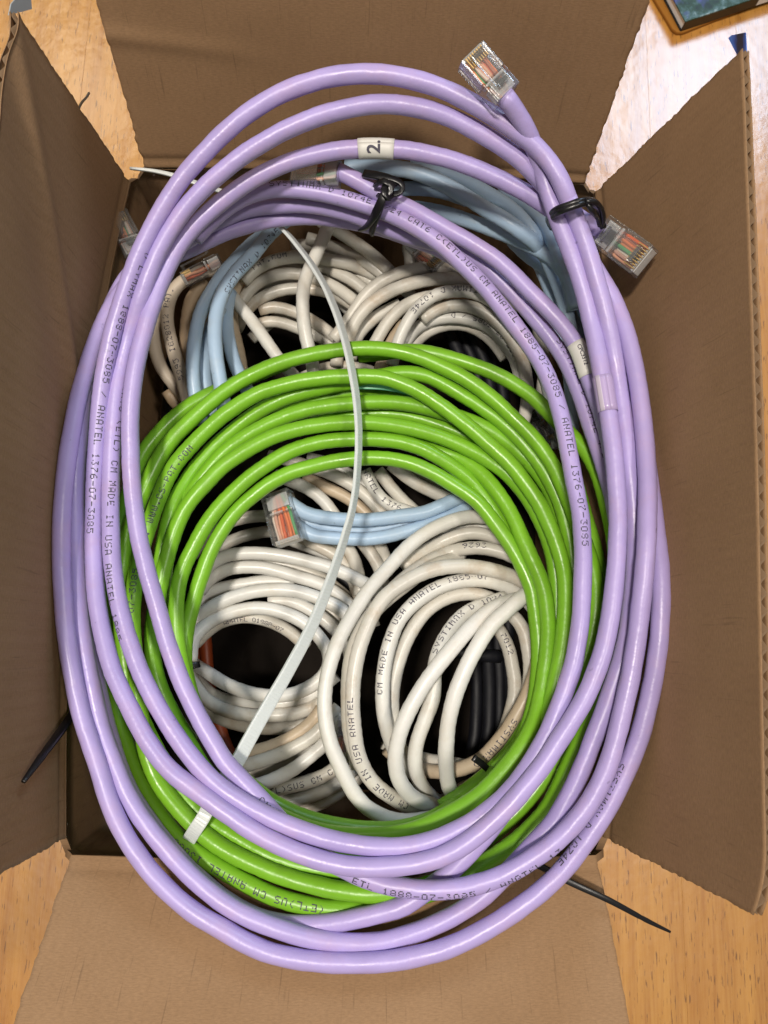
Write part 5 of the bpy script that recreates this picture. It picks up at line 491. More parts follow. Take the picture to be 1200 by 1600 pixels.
wr|c1|white3|3.0|77.5,-32.9,-25.1;73.7,-34.9,-24.5;69.5,-36.6,-22.6;65.1,-38,-20.3;60.8,-39.4,-18.3;56.9,-41.1,-16.6;53.3,-43.3,-15.3;50,-45.9,-14.1;47,-48.6,-13.2;44.2,-51.5,-12.4;41.7,-54.4,-11.8;39.2,-57.4,-11.4;36.7,-60.4,-11.1;34.3,-63.4,-11;32.1,-66.4,-11;29.9,-69.5,-11.1;27.9,-72.7,-11.3;26.1,-75.9,-11.6;24.3,-79.2,-12;22.7,-82.5,-12.6;21.3,-86,-13.2;20.3,-89.6,-14.1;19.6,-93.3,-15.1;19.3,-97.1,-16.3;19.7,-100.9,-17.8;20.7,-104.7,-19.6;22.6,-108.2,-21.6;25.2,-111.4,-23.8;28.5,-114.1,-26.8;32.7,-116.4,-32.1;37.2,-118.7,-39;39.7,-120,-43.2
wr|c2|white3|3.0|73.3,-32.8,-20.3;68.7,-35.6,-14.6;65,-38.3,-12.2;61.9,-40.9,-11.6;58.9,-43.6,-11.1;55.9,-46.2,-10.6;53.2,-49.1,-10.3;50.9,-52.2,-10;48.9,-55.5,-9.9;47,-58.8,-9.9;45.3,-62.2,-10;43.8,-65.6,-10.2;42.4,-69.1,-10.6;41.1,-72.6,-11.1;40.1,-76.2,-11.7;39.3,-79.8,-12.5;38.7,-83.6,-13.5;38.4,-87.3,-14.8;38.3,-91.2,-16.4;38.3,-95.1,-18.3;38.6,-99.1,-20.6;39.2,-103.2,-23.5;40.1,-107.4,-26.8;41.8,-111.4,-30;44.6,-114.4,-31.8;48.1,-116.8,-33.2;49.9,-117.9,-34
wr|c3|white|2.9|62.3,-37,-26;58.2,-38.2,-25.5;54.2,-39.6,-24.9;50.3,-41.2,-24.3;46.7,-43.2,-23.8;43.6,-45.8,-23.3;40.9,-48.9,-22.8;38.6,-52.3,-22.5;36.6,-55.7,-22.2;35.1,-59.4,-22;34.2,-63.2,-21.9;33.9,-67,-21.9;33.9,-70.9,-22;33.7,-74.7,-22.2;32.8,-78.4,-22.4;31.5,-82,-22.8;30.2,-85.7,-23.3;28.9,-89.3,-23.9;27.9,-93,-24.7;27.4,-96.9,-25.7;27.5,-100.8,-26.9;28.3,-104.7,-28.4;30,-108.7,-31.3;32.7,-112.9,-37.2;36.2,-116.5,-42.8;40.2,-119.7,-47.7
wr|d1|white2|2.85|59.7,-45.5,-40;62.2,-48.9,-40.1;64.4,-52.4,-40.3;66.1,-56.1,-40.4;67.3,-60.1,-40.6;68.1,-64.2,-40.8;68.8,-68.3,-41;69,-72.4,-41.3;68.7,-76.5,-41.7;67.8,-80.5,-42.1;66.8,-84.5,-42.5;65.6,-88.4,-42.9;63.8,-92.1,-43.2;61.6,-95.6,-43.6;59.1,-98.9,-44;56.6,-102.2,-44.7
wr|d2|white2|2.85|64.5,-40.2,-37.2;67.5,-43.2,-37.1;70.2,-46.4,-37;72.1,-50.1,-37;73.2,-54.1,-37.1;74,-58.2,-37.2;74.6,-62.4,-37.4;74.6,-66.5,-37.6;74.1,-70.7,-37.8;73.1,-74.7,-37.9;71.9,-78.7,-38;70.2,-82.5,-38.1;68.1,-86.1,-38;65.7,-89.5,-37.9;64.5,-91.2,-37.9
wr|d3|tan|2.85|76,-55.5,-25;75.1,-59.4,-25;74.2,-63.4,-25;73.2,-67.2,-25;71.9,-71,-25.1;70.4,-74.7,-25.3;68.6,-78.3,-25.6;66.7,-81.8,-26;64.6,-85.2,-26.6;62.5,-88.5,-27.3;60.1,-91.7,-28.2;57.7,-94.9,-29.2;55.1,-97.9,-30.4;52.1,-100.4,-31.7;48.7,-102.4,-33.2;45.1,-104,-34.9;41.3,-105.1,-36.8;37.4,-105.6,-39;33.5,-105.6,-41.3;29.6,-105.1,-42.9;25.6,-103.7,-42.5;22,-101.5,-41.2;18.7,-98.7,-40;17.2,-97.3,-39.4
wr|d4|tan|2.85|78.2,-74.1,-30;76.6,-77.9,-30.5;75,-81.7,-31;73.4,-85.4,-31.4;71.5,-89,-32;69.5,-92.6,-32.5;67.2,-96,-33.1;64.7,-99.2,-33.7;62,-102.2,-34.3;58.9,-104.9,-35.1;55.6,-107.3,-35.8;52.1,-109.4,-36.6;48.4,-111.3,-37.3;46.6,-112.3,-37.7
wr|d5|white2|2.85|16,-95.5,-44.2;19.7,-97.4,-44.9;23.6,-99.2,-45.5;27.5,-100.7,-46;31.6,-101.7,-45.9;35.5,-102.3,-44.7;39.5,-102.7,-43.1;43.5,-102.9,-41.9;47.5,-103.3,-40.9;51.4,-103.5,-40.1;55.4,-103,-39.5;59.2,-101.5,-39.1;62.8,-99.6,-38.9;64.6,-98.7,-38.8
wr|d6|white2|2.85|38,-120.1,-52.3;42.3,-119.1,-51.9;46.2,-117.5,-49.6;50,-115.6,-47.4;53.7,-113.4,-45.6;57.2,-111.1,-44.3;60.5,-108.4,-43.3;63.7,-105.5,-42.4;65.3,-104.1,-42.1
wl|a1|white3|2.75|-63,-31.7,-41.7;-60.6,-28.1,-41.7;-57.9,-24.9,-41.6;-54.3,-22.6,-41.5;-50.3,-21.2,-41.2;-46,-20.5,-41;-41.7,-20.2,-40.7;-37.3,-20.2,-40.5;-33,-20.5,-40.4;-28.6,-21,-40.2;-24.3,-21.6,-40.2;-20,-22.4,-40.2;-15.8,-23.4,-40.2;-11.6,-24.4,-40.3;-7.4,-25.7,-40.5;-3.3,-27.1,-40.7;0.7,-28.7,-41.1;4.6,-30.5,-41.5;8.5,-32.5,-42.7;12.2,-34.8,-44.3;15.9,-37.1,-45.8
wl|a2|white3|2.75|-62.8,-36.7,-45.2;-60.5,-33.2,-45.4;-57.7,-30,-45.4;-54.1,-27.7,-45.3;-50,-26.4,-45.1;-45.7,-25.8,-45;-41.4,-25.6,-44.9;-37,-25.8,-44.8;-32.7,-26.6,-44.8;-28.4,-27.6,-44.8;-24.2,-28.7,-44.9;-19.9,-29.7,-45.1;-15.7,-30.8,-45.3;-11.6,-32.3,-45.6;-7.7,-34.3,-46;-4,-36.6,-46.3;-0.6,-39.4,-46.7;2.4,-42.5,-47;3.9,-44.1,-47
wl|a3|white3|2.75|-65.7,-43.2,-49.7;-63.7,-39.5,-49.9;-60.7,-36.6,-49.9;-56.7,-35.1,-49.9;-52.4,-33.9,-49.8;-48.1,-33,-49.6;-43.7,-32.3,-49.6;-39.4,-31.5,-49.6;-35,-31.1,-49.7;-30.6,-31,-49.8;-26.1,-31.1,-49.9;-23.9,-31.2,-50
wl|a4|white3|2.8|-67,-60.6,-47.9;-66.6,-56.4,-47.5;-65.6,-52.3,-46.9;-63.8,-48.6,-46.1;-60.7,-45.5,-43.7;-57,-43.1,-41.8;-53.3,-41.1,-41.1;-49.4,-39.4,-40.5;-45.4,-38,-40;-41.4,-36.8,-39.5;-37.2,-35.9,-39.2;-33,-35.4,-38.9;-28.8,-35.2,-38.7;-24.6,-35.4,-38.6;-20.4,-36,-38.6;-16.3,-37,-38.7;-12.3,-38.3,-38.8;-8.4,-39.9,-39;-4.6,-41.8,-39.2;-1.3,-44.3,-39.4;1.3,-47.5,-39.6;2.9,-51.3,-39.7;3.9,-55.4,-39.9;4.4,-57.4,-40
wl|a5|white3|2.75|-34,-39.8,-47;-29.7,-39.3,-46.7;-25.4,-39.5,-46.3;-21.2,-40.6,-46.1;-17.2,-42.4,-45.8;-13.4,-44.5,-45.7;-9.8,-46.9,-45.6;-6.6,-49.8,-45.6;-3.6,-52.9,-45.7;-1.1,-56.3,-45.9;0.6,-60.1,-46.2;1.4,-64.3,-46.5;1.9,-68.5,-46.8;2.1,-70.5,-47
wl|a6|white3|2.8|-64.1,-64.9,-43.4;-64.1,-60.7,-42.9;-63.4,-56.7,-42.7;-61.5,-53.2,-42.8;-58.7,-50.2,-43.3;-55.4,-47.7,-43.3;-51.6,-45.8,-42.9;-47.6,-44.5,-42.3;-43.4,-43.6,-41.9;-39.2,-43,-41.6;-34.9,-43,-41.4;-30.7,-43.5,-41.2;-26.6,-44.6,-41.2;-22.6,-46.1,-41.2;-18.8,-48,-41.2;-15.4,-50.5,-41.4;-12.4,-53.5,-41.5;-9.8,-56.8,-41.7;-7.9,-60.5,-42;-7.4,-64.5,-42.2;-8.7,-68.3,-42.5;-11.3,-71.4,-42.8;-14.6,-73.9,-43.2;-18.3,-75.9,-43.7;-22.2,-77.3,-44.1;-26.4,-78,-44.7;-30.7,-78.3,-45.4;-35,-78.1,-46.3;-39.3,-77.6,-47.4;-43.7,-76.6,-48.9;-48,-75.3,-50.7;-52.4,-73.6,-53;-56.8,-71.6,-55.9;-61.3,-69.5,-59.7;-66.3,-67.4,-64.9;-69.1,-66.3,-69
wl|a7|white2|2.75|-64.6,-57.9,-51.9;-61.8,-54.7,-51.6;-58.6,-51.8,-51.5;-55.1,-49.3,-51.4;-51.1,-47.6,-51.5;-47,-46.5,-51.7;-42.6,-46.2,-52;-38.3,-46.7,-52.4;-34.1,-47.8,-53;-30,-49.4,-53.6;-26.1,-51.4,-54.2;-22.5,-54,-54.9;-19.2,-57,-55.6;-17.6,-58.5,-56
wl|a8|white3|2.75|-70.6,-69.3,-72.7;-67,-72.8,-69.3;-62.9,-76,-64.8;-58.7,-78.6,-60.6;-54.1,-80.4,-57.4;-49.4,-81.3,-54.9;-44.7,-81.8,-53;-40.1,-82,-51.5;-35.6,-82.1,-50.4;-31.2,-81.9,-49.6;-26.8,-81.3,-49;-22.6,-80.5,-48.7;-18.4,-79.3,-48.5;-14.5,-77.6,-48.2;-10.9,-75.2,-47.5;-7.7,-72.3,-46.8;-4.5,-69.4,-46
wl|a9|white2|2.8|-69.8,-70.4,-66.8;-66.3,-74,-61.9;-62.9,-77.5,-57.7;-59.4,-80.5,-54.7;-55.4,-82.8,-52.3;-51.2,-84.5,-50.6;-46.8,-85.5,-49.2;-42.4,-86.1,-48.2;-38.1,-86.4,-47.4;-33.8,-86.3,-46.9;-29.5,-86.1,-46.6;-25.3,-85.8,-46.5;-21.1,-85.2,-46.5;-17.1,-84.1,-46.7;-13.2,-82.5,-47.1;-9.3,-80.4,-43.2
wl|a10|white2|2.75|-66.8,-79.7,-62.9;-63,-82.7,-60.1;-59.2,-85.6,-57.9;-55.1,-87.8,-56.2;-50.7,-89.3,-54.9;-46.3,-90.4,-53.9;-41.8,-91.2,-53.1;-37.3,-91.7,-52.4;-32.9,-91.9,-51.9;-28.4,-91.7,-51.4;-24,-91.3,-51;-19.7,-90.6,-50.6;-15.4,-89.7,-50.2;-13.2,-89.2,-50
wl|a11|tan|2.75|-43.2,-101.8,-44;-39.1,-100.9,-44;-34.9,-99.9,-43.8;-30.9,-98.7,-43.6;-27,-97.2,-43.4;-23.2,-95.3,-43.1;-19.6,-93.1,-42.8;-16.2,-90.6,-42.3;-13.2,-87.6,-41.8;-10.8,-84.2,-41;-8.8,-81,-45
wl|a12|white2|2.75|-42.6,-106.4,-42;-38.5,-105.1,-41.4;-34.4,-103.8,-40.9;-30.4,-102.5,-40.5;-26.5,-100.9,-40.2;-22.7,-99.2,-39.8;-19,-97.2,-39.6;-15.4,-95.1,-39.4;-12.1,-92.6,-39.2;-9.2,-89.6,-39.1;-6.5,-86.5,-39.3;-3.9,-83.3,-39.8;-2.6,-81.7,-40.1
wl|a13|white3|2.75|-40.5,-113.7,-40;-36.4,-112.9,-39.6;-32.4,-111.9,-39.3;-28.6,-110.5,-39.1;-24.9,-108.7,-38.9;-21.3,-106.7,-38.7;-17.9,-104.4,-38.4;-14.7,-101.9,-38.2;-11.6,-99.2,-38;-8.6,-96.5,-37.8;-5.8,-93.4,-37.6;-3.4,-90.2,-37.3;-1,-86.8,-37.1;0.1,-85.1,-37.1
wl|a14|white2|2.75|-34.6,-116.2,-43.7;-30.6,-115.3,-43.2;-26.6,-114.4,-42.7;-22.6,-113.4,-42.2;-18.6,-112.3,-41.8;-14.7,-111.1,-41.4;-10.9,-109.7,-41.1;-7.2,-108,-40.8;-3.9,-105.7,-40.5;-1,-103,-40.2;1.9,-100.2,-40
wl|a15|white3|2.75|-32.3,-119.8,-47.4;-27.9,-119.7,-46.3;-23.5,-119.4,-45.4;-19.3,-118.7,-44.9;-15.1,-117.5,-44.7;-11.1,-116.1,-44.4;-7.2,-114.4,-44.2;-3.4,-112.4,-44;0,-109.9,-43.8;3.1,-107.1,-43.6;4.6,-105.6,-43.5
wl|a16|white2|2.75|-27.1,-124.8,-48.5;-22.9,-124,-48.6;-18.7,-123.1,-48.5;-14.6,-122,-48.3;-10.6,-120.7,-48.1;-6.6,-119.1,-47.9;-3,-117,-47.8;0.5,-114.6,-47.8;3.7,-111.9,-47.6;6.8,-109,-47.3;9.8,-106,-47
wl|a17|white2|2.75|-70,-20.6,-58;-68,-16.4,-57.5;-65.5,-12.6,-57.1;-62.1,-9.4,-56.7;-58.2,-6.9,-56.4;-54,-4.9,-56.1;-49.6,-3.4,-55.8;-45,-2.4,-55.6;-40.3,-1.9,-55.4;-35.6,-2,-55.2;-30.9,-2.4,-55.1;-28.5,-2.6,-55
wl|a18|white2|2.75|-67.2,-27.4,-60;-64.7,-23.6,-60;-62.2,-19.9,-60;-59.2,-16.6,-60.2;-55.7,-13.8,-60.5;-51.8,-11.7,-61;-47.6,-10,-61.8;-43.4,-8.6,-63;-39.1,-7.5,-64.6;-34.7,-6.8,-66.8;-30.1,-6.9,-67.4;-25,-8,-63.6;-20.2,-8.9,-61.3
wc|e1|white2|2.8|-11.2,75.5,-40;-8.4,78.8,-38.9;-5.6,82.2,-37.8;-3.1,85.7,-36.6;-0.8,89.2,-35.2;1.7,92.7,-34;4.7,95.6,-32.7;8.1,98,-31.3;11.8,99.9,-29.8;15.8,101.8,-29.2;20.1,103.4,-29;24.4,104.7,-29.3;29,105.8,-30.1;33.5,106.4,-31;38.1,106.4,-31.7;42.7,106,-32.3;47.1,105.1,-32.8;51.4,103.8,-33.4;55.5,101.9,-34;59.6,99.8,-34.5;61.6,98.7,-34.7
wc|e2|white2|2.8|-5.4,70.1,-37.2;-4.1,74.1,-35.6;-2.6,77.9,-33.9;-0.7,81.6,-32.3;1.8,85,-31.1;4.8,88.2,-30.2;8.4,90.8,-29.6;12.2,93.1,-29.1;16.3,95.1,-28.8;20.5,96.7,-28.5;24.8,98.1,-28.2;29.2,99.1,-28;33.7,99.8,-27.9;38.2,100.2,-28;42.8,100.1,-28.2;47.3,99.5,-28.5;51.7,98.4,-28.8;55.8,96.8,-29.2;59.6,94.4,-29.8;63,91.5,-30.4;66.3,88.3,-30.9;67.9,86.7,-31.1
wc|e3|white|2.7|14.8,61.5,-32;15.8,65.6,-30.9;16.9,69.7,-29.9;18.3,73.7,-28.9;20,77.6,-27.9;22.1,81.3,-27;24.7,84.7,-26.1;27.8,87.6,-25.3;31.4,89.9,-24.6;35.4,91.6,-24.3;39.7,92.7,-24.5;44.2,93.1,-24.8;48.6,92.7,-25.1;52.8,91.5,-25.4;56.6,89.4,-25.8;60.1,86.8,-26.1;63.4,83.8,-26.5;66.4,80.6,-27;69.2,77.2,-27.4;71.8,73.7,-28
wc|e4|white2|2.8|4.5,65.6,-36;6.3,69.6,-35.1;8.2,73.6,-34.2;10.3,77.5,-33.4;12.7,81.2,-32.6;15.5,84.6,-31.9;18.8,87.5,-31.2;22.6,89.9,-30.7;26.7,91.6,-30.3;31.1,92.5,-29.8;35.5,92.7,-29.2
wc|e5|white2|2.8|27.5,82.2,-31.5;30.9,85.3,-31.4;34.7,87.7,-31.2;38.9,88.9,-30.9;43.3,89.2,-30.4;47.6,88.6,-30;51.8,87.3,-29.7;55.7,85.1,-29.5;59.1,82.3,-29.4;62.3,79.1,-29.3;65,75.6,-29.4;67.3,71.7,-29.3;69.3,67.6,-29.2;70.7,63.3,-29.1;71.6,58.8,-29.1;72.1,54.3,-29.1;72.4,49.8,-29;72.2,45.2,-29;71.5,40.8,-29;70.4,36.4,-29;69.8,34.2,-29
wc|e6|white|2.7|19.8,72.9,-38;22.2,76.8,-37.5;25.1,80.2,-36.9;28.8,82.8,-36.4;32.9,84.5,-35.9;37.3,85.4,-35.5;41.8,85.7,-35.3;46.3,85.4,-35.1;50.7,84.4,-35;54.9,82.7,-34.9;58.7,80.3,-35;62,77.2,-35.1;64.9,73.6,-35.2;67.3,69.7,-35.4;69.1,65.5,-35.6;70.2,61.1,-35.8;70.7,56.5,-36
wc|e7|white2|2.7|22.9,73.2,-42;25.9,76.8,-41.8;29.2,80.1,-41.5;33,82.6,-41.3;37.3,84.3,-41.2;41.8,85.1,-41;46.3,85.1,-41;50.7,84,-40.9;54.8,81.9,-40.9;58.4,79.1,-41;61.5,75.7,-41;64.2,71.9,-41;65.5,70,-41
wc|e8|white2|2.8|-3.1,67.7,-42;-2.2,72.2,-41.4;-0.8,76.5,-40.8;1.5,80.4,-40.2;4.5,83.7,-39.6;8,86.6,-39.1;11.9,89,-38.7;15.9,91.1,-38.2;18,92.1,-38
wc|e9|white2|2.8|65.5,112.4,-40;68.7,108.9,-40.1;71.8,105.2,-40.2;74.5,101.2,-40.3;76.5,96.9,-40.4;78.2,92.3,-40.5;79.6,87.7,-40.7;80.8,83,-40.9;81.8,78.3,-41.2;82.5,73.6,-41.5;82.9,68.9,-41.8;82.9,64.1,-42.1;82.5,59.2,-42.1;81.7,54.4,-42;80.8,49.6,-42;80.4,47.2,-42
wc|e10|tan|2.8|9,57.8,-38;9.6,60.1,-37.8;10.3,62.5,-37.6;11,64.9,-37.4;11.9,67.2,-37.2;12.8,69.5,-37;13.8,71.7,-36.8;14.9,73.9,-36.6;16.1,76.1,-36.4;17.4,78.2,-36.3;18.7,80.4,-36.1;20,82.5,-36
wc|e11|white|2.75|4.7,16.7,-40;6.8,12.7,-40.4;9,8.8,-40.8;11.9,5.4,-41.2;15.4,2.7,-41.6;19.5,1,-41.9;23.8,-0.2,-42.2;28.2,-1.4,-42.7;32.6,-2.3,-43.6;37.2,-2.8,-44.5;41.8,-2.8,-45.5;46.4,-2.5,-46.1;51,-2.2,-46.2
wc|e12|white2|2.75|10.2,17.3,-42;13.1,14.1,-43;16,10.9,-44;19.1,7.8,-45;22.3,4.8,-46.1;25.7,2,-47.1;29.1,-0.8,-47.9;32.2,-3.9,-48.5;35.1,-7.3,-49.1;37.7,-10.9,-49.7;39.1,-12.7,-50
wc|e13|white2|2.75|15.6,19.9,-40;19.2,17.2,-40.6;22.9,14.6,-41.2;26.8,12.3,-41.8;30.9,10.3,-42.4;35,8.5,-43;39.3,6.9,-43.7;43.7,5.5,-44.4;48.1,4.2,-45.1;52.6,3.1,-45.8;57.2,2.1,-46.6;59.5,1.6,-47
wc|e14|white2|2.75|24.1,20.5,-45;28.1,18.4,-45.4;32.2,16.4,-45.8;36.4,14.7,-46.2;40.7,13.1,-46.7;44.9,11.4,-47.2;49.1,9.6,-47.8;51.2,8.7,-48.1
wd|f1|white2|2.7|-54.1,93.6,-46.8;-51.6,97.6,-46;-48.6,101.2,-45.3;-44.8,104.1,-44.7;-40.6,106.2,-44.2;-36,107.4,-43.7;-31.2,107.7,-43.2;-26.5,107.1,-42.9;-21.8,105.7,-42.5;-17.2,104,-42.2;-12.8,101.9,-41.7;-8.6,99.2,-41.2;-4.6,96,-40.5;-0.9,92.7,-40.1;1,91.1,-40
wd|f2|white2|2.7|-55.3,82.3,-49.2;-53.5,86.9,-49.2;-51.4,91.3,-49.3;-48.5,94.9,-48.7;-44.9,97.7,-48.1;-40.8,99.8,-47.6;-36.3,101.2,-47.1;-31.7,102,-46.8;-27.1,102.1,-46.4;-22.4,102,-46.2;-17.7,101.4,-45.9;-13.2,100,-45.6;-8.9,97.9,-45.3;-4.9,95.4,-44.9;-1.1,92.2,-44.4;2.3,89.3,-45.2;4,87.9,-46
wd|f3|white2|2.7|-49.1,86.1,-55;-44.9,88.4,-54.8;-40.3,89.3,-54.7;-35.6,88.7,-54.5;-30.9,87.3,-54.4;-26.3,85.6,-54.4;-21.8,83.9,-54.3;-17.3,81.9,-54.2;-13,79.6,-54.2;-8.9,77,-54.1
wd|f4|white2|2.7|-46.2,93.4,-52.1;-41.6,94.8,-51.8;-36.8,94.8,-51.5;-32,93.6,-51.3;-27.4,91.8,-51.1;-23,89.7,-50.9;-18.7,87.1,-50.8;-14.6,84.2,-50.6;-10.8,81,-50.4;-8.8,79.4,-50.2
wd|f5|white|2.85|-13.1,124.2,-24;-14.5,119.1,-23.3;-16,114.2,-22.7;-17.5,109.3,-22.1;-19.1,104.5,-21.7;-20.8,99.9,-21.3;-22.2,95.3,-21.1;-23.1,90.7,-21;-23.4,86,-21.1;-23.3,81.5,-21.4;-22.9,77.1,-21.9;-22.3,72.7,-22.5;-21.4,68.5,-23.3;-20.3,64.5,-24.2;-19.2,60.4,-25.2;-18.2,56.3,-26.3;-17.3,52.3,-27.4;-16.8,50.2,-28
wd|f6|white|2.75|-60.1,98.2,-38;-56.9,93.8,-36.8;-53.8,89.5,-35.6;-50.6,85.4,-34.6;-47.4,81.5,-33.8;-44.4,77.5,-33.1;-41.6,73.6,-32.6;-38.8,69.8,-32.4;-36.1,66.1,-32.5;-33.4,62.6,-32.8;-30.5,59.4,-33.4;-27.5,56.4,-34.2;-24.5,53.6,-35.3;-21.4,50.8,-36.6;-18.4,48,-38
wd|f7|white2|2.8|-51.9,100.6,-39;-48.9,104.2,-38.7;-45.5,107.2,-38.4;-41.5,109.5,-38;-37.2,111.2,-37.7;-32.7,112.2,-37.5;-28.1,112.6,-37.2;-23.5,112.5,-37.1;-18.9,112.1,-36.9;-14.3,111.6,-36.9;-9.7,110.9,-36.8;-5.2,110.3,-37.2;-0.8,110.2,-39.9;3.5,108.8,-40.9;7.7,107,-41.5
wd|f8|white2|2.7|-27.5,115.2,-44;-22.8,113.4,-43.5;-18.1,111.6,-43;-13.5,109.6,-42.5;-9,107.4,-41.9;-4.7,105.1,-41.6;-0.6,102.4,-41.7;3.2,99.3,-41.8;5.1,97.8,-41.9
wd|f9|white2|2.75|-18.4,126,-29.8;-14.5,124.3,-30.6;-10.5,122.3,-31.2;-6.6,120.2,-31.7;-2.8,117.8,-32.1;1,115.3,-32.4;4.7,112.7,-32.8;8.2,109.8,-33;11.6,106.8,-33.4;13.2,105.3,-33.8
wd|f10|white2|2.75|16.2,126.6,-20.7;17.8,124,-23.9;19.3,121.1,-26.6;20.5,117.8,-28.9;21.4,114.1,-31;21.9,110.3,-32.8;22.2,106,-33.9;22.3,101.2,-34
wd|f11|white2|2.75|-24.5,122.6,-38.5;-19.9,121.4,-38.7;-15.2,120.1,-39;-10.6,118.7,-39.2;-6.1,117.1,-39.5;-1.6,114,-37.7;2.6,110.8,-36.4;6.6,108.2,-36.8;10.4,105.4,-37.4;13.5,101.9,-37.9;14.9,99.9,-38
wd|f12|white2|2.75|-31.9,120.2,-42;-27.3,121.4,-42.5;-22.7,121.3,-43;-18.2,119.7,-43.4;-14,117.5,-43.8;-10,114.9,-44.3;-6.1,112.4,-44.9;-2,109.8,-45;2.2,107.2,-45;6.4,104.6,-44.9
wd|f13|tan|2.75|-53.2,109.4,-44;-54.7,104.4,-43.8;-56,99.4,-43.5;-56.8,94.2,-43.2;-57,89.2,-43.4;-56.7,84.4,-43.8;-55.7,79.6,-44.3;-54.4,75,-44.7;-53.1,70.3,-45.1;-52,65.6,-45.5;-51,60.8,-45.8;-50.5,58.5,-46
wd|f14|white2|2.75|-29.1,56.3,-46;-25.2,58.7,-46.2;-21.2,61.1,-46.4;-17.1,63.3,-46.6;-12.7,64.9,-46.8;-8.2,65.6,-47;-3.6,65.7,-47.2;1,65.2,-47.4;5.5,64.1,-47.6;9.8,62.4,-47.9;12,61.6,-48
wd|m1|white2|2.75|-37.3,23.2,-46;-32.7,22.3,-45.7;-28.1,21.3,-45.5;-23.6,20.1,-45.2;-19.1,18.8,-45;-14.7,17.4,-44.9;-10.3,15.9,-44.7;-6,14.1,-44.7;-2,12,-44.7;1.9,9.5,-44.9;5.6,6.7,-45.1;8.9,3.6,-45.4;12,0.2,-45.8;13.6,-1.4,-46
wd|m2|white3|2.75|-34.5,15.7,-50;-30.3,14.1,-49.7;-26,12.5,-49.4;-21.8,10.8,-49.1;-17.9,8.6,-49;-14.3,5.8,-49;-11.1,2.6,-48.9;-8.3,-0.9,-49;-5.6,-4.5,-49;-4.3,-6.3,-49
wd|m3|tan|2.75|-22.1,15.9,-52.6;-17.7,14,-52.4;-13.4,12,-52.1;-9.1,10,-51.9;-4.9,7.9,-51.8;-0.8,5.4,-51.7;3,2.7,-51.8;6.4,-0.5,-51.9;9.1,-4.2,-52.1;11.5,-8.3,-52.3;12.6,-10.3,-52.4
wd|m4|white2|2.75|-23.5,-10.4,-50;-19.5,-12.6,-49.6;-15.5,-14.7,-49.2;-11.4,-16.6,-48.8;-7.5,-18.7,-48.9;-4.1,-21.5,-49.4;-1.3,-24.9,-50;1,-28.6,-50.6;2.6,-32.7,-50.9;3.9,-37,-51;5.2,-41.2,-51.3
wd|m5|white2|2.75|-2.6,-14.2,-48;-1.3,-16.2,-47.7;-0,-18.2,-47.5;1.1,-20.3,-47.2;2,-22.5,-46.9;2.7,-24.7,-46.7;3.3,-26.9,-46.5;3.6,-29.2,-46.3;3.9,-31.5,-46.2;4,-33.8,-46;4.2,-36.1,-45.9
wd|m6|white2|2.75|2.9,-11.5,-46;4.4,-13.2,-46.2;5.9,-14.9,-46.4;7.3,-16.7,-46.6;8.7,-18.4,-46.8;10,-20.3,-47;11.2,-22.2,-47.2;12.1,-24.2,-47.5;12.9,-26.4,-47.9;13.4,-28.5,-48.4;14,-30.7,-48.9;14.5,-32.8,-49.4
wd|m7|white2|2.75|11.2,-12.4,-47.6;12.2,-14.3,-48.3;13.3,-16.2,-49;14.1,-18.1,-49.8;14.9,-20.1,-50.5;15.5,-22.2,-51.2;16,-24.3,-51.8
wd|m8|white2|2.75|-31.9,8.8,-55;-28.4,5.5,-55.2;-24.9,2.2,-55.5;-21.3,-0.9,-55.8;-17.6,-3.9,-56.2;-13.9,-6.8,-56.7;-10.1,-9.8,-57.2;-6.4,-12.7,-57.6;-2.7,-15.7,-57.8
wd|f20|white2|2.75|-51,106.4,-50;-47,109.3,-50.1;-43,112.1,-50.2;-38.6,114.2,-50.3;-33.9,115.4,-50.4;-29.1,115.6,-50.6;-24.2,115,-50.8;-19.6,113.8,-51;-15.1,111.8,-51.4;-11,109.2,-51.8;-7.1,106.3,-52.3;-3.6,103,-52.8;-0.4,99.2,-53.4;2.5,94.7,-52.8;3.9,92.3,-52
wd|f21|white3|2.75|-54.3,101.3,-54;-50.2,104,-54;-46.1,106.7,-54;-41.7,108.7,-54;-37,109.7,-54;-32.1,109.9,-54;-27.3,109.5,-54;-22.5,108.5,-54;-18,106.6,-54;-13.8,104.1,-54;-9.8,101,-54;-6.3,97.5,-54;-3.4,93.4,-54;-1,89,-54;0.3,86.7,-54
wd|f22|white2|2.75|-50.5,82.6,-60;-47.1,86.1,-60;-43.6,89.7,-60;-39.7,92.6,-60;-35.2,94.3,-60;-30.4,94.8,-60;-25.7,94,-60;-21.1,92.2,-60;-16.9,89.7,-60;-13.3,86.2,-60;-10.3,82.2,-60;-7.5,77.9,-60
wd|f23|white3|2.75|-5.8,119.8,-44.7;-1.3,118.1,-44.7;3.2,116.3,-44.7;7.4,114,-44.8;11.3,110.9,-44.5;15,107.1,-43.4;18.6,103.7,-43.2;22,100.5,-43.6;25.4,97.2,-44
wd|f24|white2|2.75|-9.5,64.4,-41.9;-8.9,70,-43.4;-8.1,75.4,-44.6;-6.8,80.8,-45.9;-5,86.1,-47.1;-2.6,91.2,-48.4;0.2,95.5,-48.8;3.6,99.3,-48.6;7.3,102.7,-48.6;11.3,105.6,-48.4;15.7,107.9,-48.1;20.2,109.4,-46.9;22.4,110,-46
wd|m9|white3|2.75|-29.2,-10.2,-66.3;-24.3,-12.3,-61.5;-19.9,-13.8,-61.3;-15.6,-15.6,-60.9;-11.5,-17.9,-60.4;-7.7,-20.5,-60.1;-4.1,-23.4,-60.1;-0.8,-26.5,-60.3;2.3,-29.8,-60.6;5.2,-33.4,-60.7;8,-37,-60.5;10.8,-40.6,-60
